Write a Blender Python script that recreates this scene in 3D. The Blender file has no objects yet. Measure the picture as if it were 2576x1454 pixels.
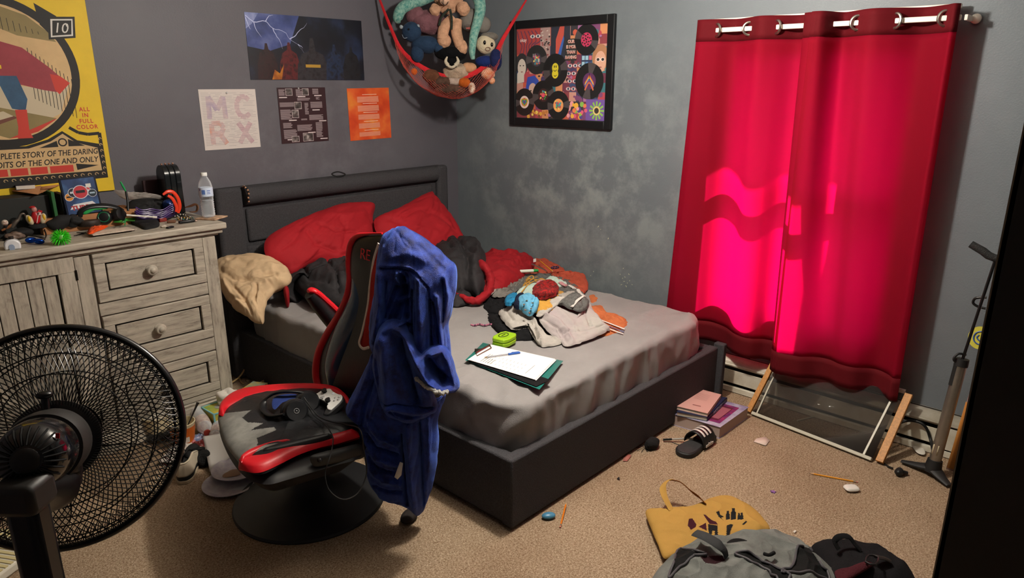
import bpy, math, random
from mathutils import Vector, Matrix, noise, Euler
V = Vector
PI = math.pi
SC = bpy.context.scene
COL = SC.collection
# ------------------------------------------------------------------ camera
IMW, IMH, FPX = 2576.0, 1454.0, 1760.6
YAW, PITCH, ROLL = map(math.radians, (47.07, 16.35, 0.084))
CAM = V((0, 0, 1.65))
FWD = V((math.sin(YAW)*math.cos(PITCH), math.cos(YAW)*math.cos(PITCH), -math.sin(PITCH)))
_r = V((math.cos(YAW), -math.sin(YAW), 0)); _u = _r.cross(FWD)
RGT = math.cos(ROLL)*_r + math.sin(ROLL)*_u
UPV = RGT.cross(FWD)
cd = bpy.data.cameras.new('camera'); cam = bpy.data.objects.new('camera', cd); COL.objects.link(cam)
cd.sensor_width = 36; cd.lens = FPX/IMW*36; cd.clip_start = 0.02
cam.matrix_world = Matrix(((RGT.x, UPV.x, -FWD.x, CAM.x), (RGT.y, UPV.y, -FWD.y, CAM.y), (RGT.z, UPV.z, -FWD.z, CAM.z), (0, 0, 0, 1)))
SC.camera = cam
SC.view_settings.view_transform = 'Standard'; SC.view_settings.look = 'None'
SC.view_settings.gamma = 1; SC.view_settings.use_curve_mapping = False
SC.view_settings.exposure = 0.12
# ------------------------------------------------------------------ daylight outside
wd = bpy.data.worlds.new('daylight'); SC.world = wd; wd.use_nodes = True
bg = wd.node_tree.nodes['Background']; bg.inputs[0].default_value = (0.75, 0.87, 1.0, 1); bg.inputs[1].default_value = 9.0
sl = bpy.data.lights.new('sun', 'SUN'); sl.energy = 32; sl.angle = math.radians(0.9); sl.color = (1, .93, .9)
so = bpy.data.objects.new('sun', sl); COL.objects.link(so)
so.rotation_euler = V((-1, .77, -1.0)).to_track_quat('-Z', 'Y').to_euler(); so.location = (7, -2, 5)
# ceiling lamp light of the room
LAMP = V((2.05, 1.55, 2.34))
ll = bpy.data.lights.new('ceiling_lamp_bulb', 'POINT'); ll.energy = 120; ll.shadow_soft_size = 0.06; ll.color = (1, .93, .83)
lo = bpy.data.objects.new('ceiling_lamp_bulb', ll); COL.objects.link(lo); lo.location = LAMP - V((0, 0, .12))

YA, XB, ZC = 3.82, 3.52, 2.46        # back wall plane, window wall plane, ceiling

# ------------------------------------------------------------------ pixel -> place in the room
def ray(px, py): return FWD + RGT*((px-IMW/2)/FPX) - UPV*((py-IMH/2)/FPX)
def at_z(px, py, z): d = ray(px, py); return CAM + d*((z-CAM.z)/d.z)
def at_x(px, py, x): d = ray(px, py); return CAM + d*((x-CAM.x)/d.x)
def at_y(px, py, y): d = ray(px, py); return CAM + d*((y-CAM.y)/d.y)
def at_d(px, py, D): return CAM + ray(px, py)*D
def at_pl(p0, n):
    p0, n = V(p0), V(n).normalized()
    def f(px, py):
        d = ray(px, py); return CAM + d*((p0-CAM).dot(n)/d.dot(n))
    return f
def zf(z): return lambda px, py: at_z(px, py, z)
def hf(H, z0=0.5, it=24):
    def f(px, py):
        z = z0
        for _ in range(it):
            p = at_z(px, py, z); z = .5*z + .5*H(p.x, p.y)
        return at_z(px, py, z)
    return f

# ------------------------------------------------------------------ materials
def lin(c):
    if isinstance(c, str):
        c = c.lstrip('#'); c = [int(c[i:i+2], 16)/255 for i in (0, 2, 4)]
    elif max(c) > 1: c = [v/255 for v in c]
    return tuple(v/12.92 if v <= .04045 else ((v+.055)/1.055)**2.4 for v in c)
MATS = {}
def mat(name, col, rough=.6, metal=0, var=0, vs=8, bump=0, bs=60, spec=.5, sheen=0, sheent=None, trans=0, col2=None, coat=0, alpha=1, aniso=None, ior=1.45, sss=0):
    if name in MATS: return MATS[name]
    m = bpy.data.materials.new(name); m.use_nodes = True; nt = m.node_tree; N = nt.nodes; L = nt.links
    b = N['Principled BSDF']; c = lin(col)
    b.inputs['Base Color'].default_value = (*c, 1); b.inputs['Roughness'].default_value = rough
    b.inputs['Metallic'].default_value = metal; b.inputs['Specular IOR Level'].default_value = spec
    b.inputs['Sheen Weight'].default_value = sheen; b.inputs['Transmission Weight'].default_value = trans
    b.inputs['Coat Weight'].default_value = coat; b.inputs['IOR'].default_value = ior; b.inputs['Alpha'].default_value = alpha
    if sheen: b.inputs['Sheen Tint'].default_value = (*(lin(sheent) if sheent else [min(1, v*1.5+.1) for v in c]), 1); b.inputs['Sheen Roughness'].default_value = .35
    tc = None
    if var or bump:
        tc = N.new('ShaderNodeTexCoord'); mp = N.new('ShaderNodeMapping'); L.new(tc.outputs['Object'], mp.inputs[0])
        if aniso: mp.inputs['Scale'].default_value = aniso
    if var:
        n = N.new('ShaderNodeTexNoise'); n.inputs['Scale'].default_value = vs; n.inputs['Detail'].default_value = 5; n.inputs['Roughness'].default_value = .65
        L.new(mp.outputs[0], n.inputs[0]); r = N.new('ShaderNodeValToRGB'); L.new(n.outputs[0], r.inputs[0])
        c2 = lin(col2) if col2 else tuple(v*(1-var) for v in c)
        c3 = c if col2 else tuple(min(1, v*(1+var*.6)) for v in c)
        r.color_ramp.elements[0].color = (*c2, 1); r.color_ramp.elements[1].color = (*c3, 1)
        r.color_ramp.elements[0].position = .35; r.color_ramp.elements[1].position = .65
        L.new(r.outputs[0], b.inputs['Base Color'])
    if bump:
        n2 = N.new('ShaderNodeTexNoise'); n2.inputs['Scale'].default_value = bs; n2.inputs['Detail'].default_value = 3
        L.new(mp.outputs[0], n2.inputs[0]); bp = N.new('ShaderNodeBump'); bp.inputs['Strength'].default_value = bump; bp.inputs['Distance'].default_value = .004
        L.new(n2.outputs[0], bp.inputs['Height']); L.new(bp.outputs[0], b.inputs['Normal'])
    MATS[name] = m; return m
def fabric(name, col, var=.12, **k): return mat(name, col, rough=k.pop('rough', .9), var=var, vs=k.pop('vs', 14), bump=k.pop('bump', .35), bs=k.pop('bs', 220), spec=k.pop('spec', .2), **k)
def plastic(name, col, rough=.35, **k): return mat(name, col, rough=rough, **k)
def see(name, col, opacity=.25, rough=.05, fres=False):
    """thin clear plastic or glass: see-through mixed with a glossy skin"""
    if name in MATS: return MATS[name]
    m = bpy.data.materials.new(name); m.use_nodes = True; nt = m.node_tree; N = nt.nodes; L = nt.links
    b = N['Principled BSDF']; b.inputs['Base Color'].default_value = (*lin(col), 1); b.inputs['Roughness'].default_value = rough
    t = N.new('ShaderNodeBsdfTransparent'); t.inputs[0].default_value = (*[max(v, .0) for v in lin(col)], 1) if opacity > .3 else (1, 1, 1, 1)
    lw = N.new('ShaderNodeLayerWeight'); lw.inputs[0].default_value = .12 if fres else .35
    ma = N.new('ShaderNodeMath'); ma.operation = 'MAXIMUM'; ma.inputs[1].default_value = opacity
    L.new(lw.outputs['Fresnel' if fres else 'Facing'], ma.inputs[0]); mx = N.new('ShaderNodeMixShader'); L.new(ma.outputs[0], mx.inputs[0])
    L.new(t.outputs[0], mx.inputs[1]); L.new(b.outputs[0], mx.inputs[2]); L.new(mx.outputs[0], N['Material Output'].inputs[0])
    MATS[name] = m; return m

# ------------------------------------------------------------------ mesh builder
ROOT = {}
def catmull(P, n, closed=False):
    out = []; k = len(P)
    segs = k if closed else k-1
    for i in range(segs):
        if closed: a, b, c, d = P[(i-1) % k], P[i], P[(i+1) % k], P[(i+2) % k]
        else: a, b, c, d = P[max(i-1, 0)], P[i], P[i+1], P[min(i+2, k-1)]
        for j in range(n):
            t = j/n; t2 = t*t; t3 = t2*t
            out.append(.5*((2*b) + (c-a)*t + (2*a-5*b+4*c-d)*t2 + (3*b-a-3*c+d)*t3))
    if not closed: out.append(P[-1])
    return out
def frame(o, x, y):
    x = V(x).normalized(); y = V(y); y = (y-x*y.dot(x)).normalized(); z = x.cross(y)
    return Matrix(((x.x, y.x, z.x, o[0]), (x.y, y.y, z.y, o[1]), (x.z, y.z, z.z, o[2]), (0, 0, 0, 1)))
def TR(loc, rz=0, rx=0, ry=0): return Matrix.Translation(V(loc)) @ Euler((rx, ry, rz)).to_matrix().to_4x4()
def rnd(p, seed=0): return noise.noise(V(p)+V((seed*7.13, seed*3.7, seed*1.91)))
def folds(p, freq, d=None, stretch=1, seed=0):
    q = V(p)
    if d is not None: d = V(d).normalized(); q = q - d*q.dot(d)*(1-1/stretch)
    w = V((rnd(q*freq*.45, seed+3), rnd(q*freq*.45, seed+5), rnd(q*freq*.45, seed+9)))*.55
    a = max(0, 1-2.6*abs(rnd(q*freq+w, seed))); b = max(0, 1-2.8*abs(rnd(q*freq*1.9+w*2, seed+21))); c = rnd(q*freq*.7, seed+40)
    return a**1.6*.75+b**1.5*.35+c*.7-.35
class MB:
    def __init__(s, T=None): s.v = []; s.f = []; s.m = []; s.s = []; s.T = T or Matrix()
    def add(s, vs, fs, m=0, sm=True):
        k = len(s.v); s.v += [s.T @ V(p) for p in vs]
        for f in fs: s.f.append([i+k for i in f]); s.m.append(m); s.s.append(sm)
        return s
    def box(s, c, d, R=None, m=0):
        c = V(c); h = V(d)/2; R = R or Matrix.Identity(3)
        vs = [c + R @ V((x*h.x, y*h.y, z*h.z)) for x in (-1, 1) for y in (-1, 1) for z in (-1, 1)]
        return s.add(vs, [(0, 1, 3, 2), (4, 6, 7, 5), (0, 4, 5, 1), (2, 3, 7, 6), (0, 2, 6, 4), (1, 5, 7, 3)], m, False)
    def prism(s, pts, z0, z1, m=0, sm=False):          # pts in local xy
        n = len(pts); vs = [(p[0], p[1], z0) for p in pts] + [(p[0], p[1], z1) for p in pts]
        fs = [tuple(range(n-1, -1, -1)), tuple(range(n, 2*n))] + [(i, (i+1) % n, n+(i+1) % n, n+i) for i in range(n)]
        return s.add(vs, fs, m, sm)
    def tube(s, P, r, n=10, m=0, closed=False, sub=6, flat=1, up=None):
        P = [V(p) for p in P]
        R = r if isinstance(r, (list, tuple)) else [r]*len(P)
        if sub > 1 and len(P) > 2:
            Rv = catmull([V((q, 0, 0)) for q in R], sub, closed); P = catmull(P, sub, closed); R = [abs(q.x) for q in Rv]
        k = len(P); vs = []; prev = None
        for i, p in enumerate(P):
            t = (P[(i+1) % k]-P[i-1]) if closed else (P[min(i+1, k-1)]-P[max(i-1, 0)])
            if t.length < 1e-9: t = V((0, 0, 1))
            t.normalize()
            if up is not None: a = V(up)
            else: a = prev if prev is not None else (V((0, 0, 1)) if abs(t.z) < .9 else V((1, 0, 0)))
            a = (a-t*a.dot(t))
            if a.length < 1e-6: a = t.orthogonal()
            a.normalize(); prev = a; b = t.cross(a)
            for j in range(n):
                an = 2*PI*j/n; vs.append(p + a*(math.cos(an)*R[i]*flat) + b*(math.sin(an)*R[i]))
        fs = []
        for i in range(k if closed else k-1):
            for j in range(n):
                a0 = i*n+j; a1 = i*n+(j+1) % n; b0 = ((i+1) % k)*n+j; b1 = ((i+1) % k)*n+(j+1) % n
                fs.append((a0, a1, b1, b0))
        if not closed: fs += [tuple(range(n-1, -1, -1)), tuple(range((k-1)*n, k*n))]
        return s.add(vs, fs, m)
    def cyl(s, a, b, r, r2=None, n=20, m=0): return s.tube([a, b], [r, r if r2 is None else r2], n, m, sub=1)
    def lathe(s, prof, n=28, m=0, o=(0, 0, 0), sx=1, sy=1):   # prof: (r,z)
        vs = []; k = len(prof)
        for r, z in prof:
            for j in range(n): a = 2*PI*j/n; vs.append((o[0]+r*math.cos(a)*sx, o[1]+r*math.sin(a)*sy, o[2]+z))
        fs = [(i*n+j, i*n+(j+1) % n, (i+1)*n+(j+1) % n, (i+1)*n+j) for i in range(k-1) for j in range(n)]
        if prof[0][0] > 1e-5: fs.append(tuple(range(n-1, -1, -1)))
        if prof[-1][0] > 1e-5: fs.append(tuple(range((k-1)*n, k*n)))
        return s.add(vs, fs, m)
    def ball(s, c, r, m=0, nu=18, nv=12, R=None, amp=0, fr=8, seed=0):
        r = V((r, r, r)) if not hasattr(r, '__len__') else V(r); R = R or Matrix.Identity(3); c = V(c); vs = []
        for i in range(nv+1):
            for j in range(nu):
                t = PI*i/nv; a = 2*PI*j/nu; d = V((math.sin(t)*math.cos(a), math.sin(t)*math.sin(a), math.cos(t)))
                q = V((d.x*r.x, d.y*r.y, d.z*r.z)); q = R @ q
                if amp: q = q*(1+amp*rnd((c+q)*fr, seed))
                vs.append(c+q)
        fs = [(i*nu+j, (i+1)*nu+j, (i+1)*nu+(j+1) % nu, i*nu+(j+1) % nu) for i in range(nv) for j in range(nu)]
        return s.add(vs, fs, m)
    def grid(s, fn, nu, nv, m=0, closeu=False, mf=None):
        k = len(s.v)
        vs = [fn(i/(nu if closeu else nu), j/nv) for i in range(nu if closeu else nu+1) for j in range(nv+1)]
        w = nv+1; cnt = nu
        base = len(s.v); s.v += [s.T @ V(p) for p in vs]
        for i in range(cnt):
            for j in range(nv):
                i2 = (i+1) % nu if closeu else i+1
                s.f.append([base+i*w+j, base+i2*w+j, base+i2*w+j+1, base+i*w+j+1])
                s.m.append(mf(i/nu, j/nv) if mf else m); s.s.append(True)
        return s
    def poly(s, pts, m=0): return s.add(pts, [tuple(range(len(pts)))], m, False)
    def text(s, body, T, size, m=0, ext=.0004, align='CENTER', sx=1, shear=0, font_b=0, sp=1):
        cu = bpy.data.curves.new('t', 'FONT'); cu.body = body; cu.size = size; cu.extrude = ext; cu.align_x = align; cu.align_y = 'CENTER'
        cu.shear = shear; cu.offset = font_b; cu.space_character = sp; cu.resolution_u = 3
        o = bpy.data.objects.new('t', cu); me = bpy.data.meshes.new_from_object(o)
        s0 = s.T; s.T = s0 @ T @ Matrix.Diagonal((sx, 1, 1, 1))
        s.add([v.co.copy() for v in me.vertices], [tuple(p.vertices) for p in me.polygons], m, False)
        s.T = s0; bpy.data.objects.remove(o); bpy.data.curves.remove(cu); bpy.data.meshes.remove(me); return s
    def build(s, name, mats, parent=None, bev=0, sub=0, solid=0, ang=38, origin=None, disp=None):
        if not isinstance(mats, (list, tuple)): mats = [mats]
        if parent is not None: M = ROOT[parent].inverted(); loc = None
        else:
            if origin is None:
                xs = [p.x for p in s.v]; ys = [p.y for p in s.v]; zs = [p.z for p in s.v]
                origin = V(((min(xs)+max(xs))/2, (min(ys)+max(ys))/2, min(zs)))
            M = Matrix.Translation(-V(origin))
        me = bpy.data.meshes.new(name)
        if disp:
            me.from_pydata(s.v, [], s.f); me.update(); am, fr_, d_, st_, sd_ = disp
            s.v = [v.co+v.normal*(folds(v.co, fr_, d_, st_, sd_)*am) for v in me.vertices]; me.clear_geometry()
        me.from_pydata([M @ p for p in s.v], [], s.f); me.update()
        for i, p in enumerate(me.polygons): p.material_index = s.m[i]; p.use_smooth = s.s[i]
        for q in mats: me.materials.append(q)
        me.validate()
        try: me.set_sharp_from_angle(angle=math.radians(ang))
        except Exception: pass
        o = bpy.data.objects.new(name, me); COL.objects.link(o)
        if parent is not None: o.parent = parent; ROOT[o] = ROOT[parent]
        else: o.location = V(origin); ROOT[o] = Matrix.Translation(V(origin))
        if solid: md = o.modifiers.new('thickness', 'SOLIDIFY'); md.thickness = solid; md.offset = 0
        if bev: md = o.modifiers.new('bevel', 'BEVEL'); md.width = bev; md.segments = 2; md.limit_method = 'ANGLE'; md.angle_limit = math.radians(40)
        if sub: md = o.modifiers.new('subdivision', 'SUBSURF'); md.levels = sub; md.render_levels = sub
        return o
def thing(name, label, cat, loc=(0, 0, 0), rz=0, group=None, T=None):
    o = bpy.data.objects.new(name, None); COL.objects.link(o); o.empty_display_size = .05
    T = T or TR(loc, rz); o.matrix_world = T; ROOT[o] = T
    o['label'] = label; o['category'] = cat
    if group: o['group'] = group
    return o
def tag(o, label, cat, group=None, kind=None):
    o['label'] = label; o['category'] = cat
    if group: o['group'] = group
    if kind: o['kind'] = kind
    return o
def struct(o, label=None):
    o['kind'] = 'structure'
    if label: o['label'] = label
    return o
def lab(o, l): o['label'] = l; return o

def stroke_h(x, y, strokes):
    h = 0
    for pts, w, a in strokes:
        d2 = 1e9
        for i in range(len(pts)-1):
            x0, y0 = pts[i]; dx, dy = pts[i+1][0]-x0, pts[i+1][1]-y0; L2 = dx*dx+dy*dy or 1
            t = ((x-x0)*dx+(y-y0)*dy)/L2; t = 0 if t < 0 else 1 if t > 1 else t
            e = (x-x0-t*dx)**2+(y-y0-t*dy)**2
            if e < d2: d2 = e
        q = d2/(w*w)
        if q < 6: h += a*math.exp(-q)
    return h
def cushion(mb, outline, surf=None, bulge=.03, back=.01, nrm=None, nr=12, sub=5, p=2.6, q=.6, fold=0, ff=9, fd=None, fst=1, seed=0, m=0, edge=0, mf=None, c=None, strokes=()):
    """closed soft body over an outline; outline = pixels (with surf) or world points"""
    if surf is not None:
        O = catmull([V((a, b, 0)) for a, b in outline], sub, True)
        cc = V((*c, 0)) if c else sum(O, V((0, 0, 0)))/len(O)
        fn = lambda pt: surf(pt.x, pt.y)
    else:
        O = catmull([V(a) for a in outline], sub, True); cc = V(c) if c else sum(O, V((0, 0, 0)))/len(O)
        fn = lambda pt: pt
    W = [fn(a) for a in O]
    if nrm is None:
        n = V((0, 0, 0))
        for i in range(len(W)): n += W[i].cross(W[(i+1) % len(W)])
        n.normalize()
        if n.dot(CAM-W[0]) < 0: n = -n
    else: n = V(nrm).normalized()
    k = len(O)
    def pt(r, j, side):
        a = O[j]; base = fn(cc+(a-cc)*r)
        prof = max(0, 1-r**p)**q
        z = folds(base, ff, fd, fst, seed)*fold*(max(0, 1-r**8)) if fold else 0
        if strokes and side > 0: q_ = cc+(a-cc)*r; z += stroke_h(q_.x, q_.y, strokes)*max(0, 1-r**10)
        if edge and r > .6: base = base + n*0
        return base + n*((bulge*prof+z) if side > 0 else -back*prof)
    vs = [pt(0, 0, 1)]; fs = []
    for i in range(1, nr+1):
        for j in range(k):
            r = i/nr; r = r**.85
            vs.append(pt(r, j, 1))
    for j in range(k): fs.append((0, 1+j, 1+(j+1) % k))
    for i in range(nr-1):
        for j in range(k):
            a = 1+i*k+j; b = 1+i*k+(j+1) % k; fs.append((a, a+k, b+k, b))
    nb = len(vs); vs.append(pt(0, 0, -1))
    for i in range(1, 4):
        for j in range(k): vs.append(pt(i/4, j, -1))
    for j in range(k): fs.append((nb, nb+1+(j+1) % k, nb+1+j))
    for i in range(2):
        for j in range(k):
            a = nb+1+i*k+j; b = nb+1+i*k+(j+1) % k; fs.append((a, b, b+k, a+k))
    for j in range(k):
        a = nb+1+2*k+j; b = nb+1+2*k+(j+1) % k; fs.append((a, b, 1+(nr-1)*k+(j+1) % k, 1+(nr-1)*k+j))
    k0 = len(mb.f); mb.add(vs, fs, m)
    if mf:
        for i, f in enumerate(fs): mb.m[k0+i] = mf(sum((V(vs[q]) for q in f), V((0, 0, 0)))/len(f))
    return mb
def px_of(p):
    v = V(p)-CAM; z = v.dot(FWD); return (IMW/2+FPX*v.dot(RGT)/z, IMH/2-FPX*v.dot(UPV)/z)
def inside(p, poly):
    x, y = p; c = False; n = len(poly)
    for i in range(n):
        (x1, y1), (x2, y2) = poly[i], poly[(i+1) % n]
        if (y1 > y) != (y2 > y) and x < (x2-x1)*(y-y1)/(y2-y1)+x1: c = not c
    return c
def loft(mb, secs, A=None, B=None, n=64, sub=18, fold=0, ff=12, fd=(0, 0, 1), fst=5, seed=0, m=0, pw=2):
    """secs: (center, ra, rb); cross-sections spanned by A and B"""
    A0 = V(A) if A else V((_r.x, _r.y, 0)); B0 = V(B) if B else V((FWD.x, FWD.y, 0)).normalized()
    C = catmull([V(s[0]) for s in secs], sub); R = catmull([V((s[1], s[2], 0)) for s in secs], sub); vs = []
    for c, r in zip(C, R):
        for j in range(n):
            a = 2*PI*j/n; ca, sa = math.cos(a), math.sin(a)
            e = (abs(ca)**pw+abs(sa)**pw)**(-1/pw)
            d = A0*(ca*r.x*e) + B0*(sa*r.y*e); p = c+d
            if fold: p = p + d.normalized()*folds(p, ff, fd, fst, seed)*fold
            vs.append(p)
    k = len(C)
    fs = [(i*n+j, i*n+(j+1) % n, (i+1)*n+(j+1) % n, (i+1)*n+j) for i in range(k-1) for j in range(n)]
    fs += [tuple(range(n-1, -1, -1)), tuple(range((k-1)*n, k*n))]
    return mb.add(vs, fs, m)
# ================================================================== ROOM
def wallmat(name, c1, c2, c3, patch_loc, patch_r):
    m = bpy.data.materials.new(name); m.use_nodes = True; nt = m.node_tree; N = nt.nodes; L = nt.links; b = N['Principled BSDF']
    tc = N.new('ShaderNodeTexCoord')
    def nz(scale, det=4, rough=.6):
        n = N.new('ShaderNodeTexNoise'); n.inputs['Scale'].default_value = scale; n.inputs['Detail'].default_value = det; n.inputs['Roughness'].default_value = rough
        L.new(tc.outputs['Object'], n.inputs[0]); return n
    n1 = nz(1.6, 3); r1 = N.new('ShaderNodeValToRGB'); L.new(n1.outputs[0], r1.inputs[0])
    r1.color_ramp.elements[0].color = (*lin(c1), 1); r1.color_ramp.elements[1].color = (*lin(c2), 1)
    r1.color_ramp.elements[0].position = .3; r1.color_ramp.elements[1].position = .7
    # scuffed, chalky patch of worn paint
    n2 = nz(5.5, 8, .68); r2 = N.new('ShaderNodeValToRGB'); L.new(n2.outputs[0], r2.inputs[0])
    r2.color_ramp.elements[0].position = .44; r2.color_ramp.elements[1].position = .64
    dist = N.new('ShaderNodeVectorMath'); dist.operation = 'DISTANCE'; L.new(tc.outputs['Object'], dist.inputs[0]); dist.inputs[1].default_value = patch_loc
    mr = N.new('ShaderNodeMapRange'); L.new(dist.outputs['Value'], mr.inputs[0]); mr.inputs[1].default_value = patch_r*.25; mr.inputs[2].default_value = patch_r; mr.inputs[3].default_value = .85; mr.inputs[4].default_value = .05
    mu = N.new('ShaderNodeMath'); mu.operation = 'MULTIPLY'; L.new(r2.outputs[0], mu.inputs[0]); L.new(mr.outputs[0], mu.inputs[1])
    mx = N.new('ShaderNodeMix'); mx.data_type = 'RGBA'; L.new(mu.outputs[0], mx.inputs[0]); L.new(r1.outputs[0], mx.inputs[6]); mx.inputs[7].default_value = (*lin(c3), 1)
    L.new(mx.outputs[2], b.inputs['Base Color']); b.inputs['Roughness'].default_value = .5; b.inputs['Specular IOR Level'].default_value = .35
    n3 = nz(140, 2); n4 = nz(7, 3); ad = N.new('ShaderNodeMath'); L.new(n3.outputs[0], ad.inputs[0]); L.new(n4.outputs[0], ad.inputs[1])
    bp = N.new('ShaderNodeBump'); bp.inputs['Strength'].default_value = .18; bp.inputs['Distance'].default_value = .004; L.new(ad.outputs[0], bp.inputs['Height']); L.new(bp.outputs[0], b.inputs['Normal'])
    return m
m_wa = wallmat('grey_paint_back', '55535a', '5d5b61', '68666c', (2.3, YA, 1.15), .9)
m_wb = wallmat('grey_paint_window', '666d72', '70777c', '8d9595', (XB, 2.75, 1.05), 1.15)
def carpet():
    m = bpy.data.materials.new('beige_carpet'); m.use_nodes = True; nt = m.node_tree; N = nt.nodes; L = nt.links; b = N['Principled BSDF']
    tc = N.new('ShaderNodeTexCoord')
    n = N.new('ShaderNodeTexNoise'); n.inputs['Scale'].default_value = 160; n.inputs['Detail'].default_value = 4; n.inputs['Roughness'].default_value = .75; n.inputs['Distortion'].default_value = .6
    L.new(tc.outputs['Object'], n.inputs[0]); r = N.new('ShaderNodeValToRGB'); L.new(n.outputs[0], r.inputs[0]); e = r.color_ramp.elements
    e[0].position = .34; e[0].color = (*lin('7c6048'), 1); e[1].position = .70; e[1].color = (*lin('dfcbb0'), 1)
    q = e.new(.45); q.color = (*lin('a58b70'), 1); q = e.new(.56); q.color = (*lin('c3ab90'), 1)
    n2 = N.new('ShaderNodeTexNoise'); n2.inputs['Scale'].default_value = 2.2; n2.inputs['Detail'].default_value = 5; L.new(tc.outputs['Object'], n2.inputs[0])
    r2 = N.new('ShaderNodeValToRGB'); L.new(n2.outputs[0], r2.inputs[0]); r2.color_ramp.elements[0].position = .38; r2.color_ramp.elements[0].color = (.72, .68, .64, 1); r2.color_ramp.elements[1].position = .62; r2.color_ramp.elements[1].color = (1, 1, 1, 1)
    mx = N.new('ShaderNodeMix'); mx.data_type = 'RGBA'; mx.blend_type = 'MULTIPLY'; mx.inputs[0].default_value = .6; L.new(r.outputs[0], mx.inputs[6]); L.new(r2.outputs[0], mx.inputs[7])
    L.new(mx.outputs[2], b.inputs['Base Color']); b.inputs['Roughness'].default_value = 1; b.inputs['Specular IOR Level'].default_value = .1
    bp = N.new('ShaderNodeBump'); bp.inputs['Strength'].default_value = .9; bp.inputs['Distance'].default_value = .008; L.new(n.outputs[0], bp.inputs['Height']); L.new(bp.outputs[0], b.inputs['Normal'])
    return m
X0, Y0 = -1.1, -1.2
def slab(name, c, d, m):
    return struct(MB().box(c, d).build(name, m))
slab('floor', ((X0+XB)/2, (Y0+YA)/2, -.05), (XB-X0, YA-Y0, .1), carpet())
slab('ceiling', ((X0+XB)/2, (Y0+YA)/2, ZC+.05), (XB-X0, YA-Y0, .1), mat('white_ceiling', 'd8d6d0', .9, bump=.2, bs=80))
def wall(name, c, d, m):
    o = MB().box(c, d).build(name, m, origin=(0, 0, 0)); return struct(o)
wall('wall_back', ((X0+XB)/2, YA+.07, ZC/2), (XB-X0+.3, .14, ZC+.2), m_wa)
wall('wall_left', (X0-.07, (Y0+YA)/2, ZC/2), (.14, YA-Y0, ZC+.2), m_wa)
wall('wall_front', ((X0+XB)/2, Y0-.07, ZC/2), (XB-X0+.3, .14, ZC+.2), m_wa)
# window wall with an opening
WY0, WY1, WZ0, WZ1, WT = .92, 1.70, .52, 1.84, .14
b = MB()
b.box((XB+WT/2, (Y0+WY0)/2, ZC/2), (WT, WY0-Y0, ZC+.2)); b.box((XB+WT/2, (YA+WY1)/2, ZC/2), (WT, YA-WY1, ZC+.2))
b.box((XB+WT/2, (WY0+WY1)/2, (WZ0-.1)/2), (WT, WY1-WY0, WZ0+.1)); b.box((XB+WT/2, (WY0+WY1)/2, (WZ1+ZC+.1)/2), (WT, WY1-WY0, ZC+.1-WZ1))
struct(b.build('wall_right', m_wb, origin=(0, 0, 0)))
white = mat('white_paint', 'dedbd2', .45, var=.06, vs=5)
b = MB(); fx = XB+.085
for y, w in ((WY0+.02, .04), (WY1-.02, .04)): b.box((fx, y, (WZ0+WZ1)/2), (.05, w, WZ1-WZ0))
for z, h in ((WZ0+.025, .05), (WZ1-.02, .04)): b.box((fx, (WY0+WY1)/2, z), (.049, WY1-WY0-.08, h))
b.box((fx-.005, (WY0+WY1)/2, 1.175), (.06, WY1-WY0-.08, .07))
w1 = struct(b.build('window_1', white, bev=.003))
b = MB(); b.box((fx+.01, (WY0+WY1)/2, .86), (.004, WY1-WY0-.08, .6)); b.box((fx+.01, (WY0+WY1)/2, 1.505), (.004, WY1-WY0-.08, .59))
b.build('pane', see('window_glass', 'ffffff', .03, .05, True), w1)
b = MB(); b.box((XB-.006, (WY0+WY1)/2, WZ0-.02), (.05, WY1-WY0+.12, .03)); b.build('window_sill', white, w1, bev=.004)
b = MB()
for y in (WY0-.03, WY1+.03): b.box((XB-.008, y, (WZ0+WZ1)/2), (.016, .06, WZ1-WZ0))
b.box((XB-.008, (WY0+WY1)/2, WZ1+.03), (.016, WY1-WY0+.12, .06)); b.build('window_casing', white, w1, bev=.003)
# roof overhang, ground and planting outside
struct(MB().box((XB+WT+.27, 1.3, 2.02), (.54, 4.5, .1)).build('roof_eave', white))
struct(MB().box((9, 1.3, -.3), (10.5, 16, .3)).build('ground', mat('lawn_green', '5b6b35', .95, var=.4, vs=3, bump=.5)))
hb = MB(); random.seed(5)
for i in range(7):
    hb.ball((8+random.uniform(-.5, .5), 6.5-i*1.4, .55), (1.0, .95, random.uniform(.8, 1.15)), nu=30, nv=20, amp=.5, fr=3, seed=i)
tag(hb.build('hedge', mat('hedge_green', '4f4a26', .95, var=.5, vs=9, bump=.8, bs=30)), 'olive brown hedge on the lawn outside the window', 'hedge')
# baseboards
bm = mat('dark_grey_trim', '4a4c4e', .5, var=.1)
struct(MB().box(((X0+XB)/2, YA-.008, .05), (XB-X0, .016, .1)).build('baseboard_back', bm, bev=.003))
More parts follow.
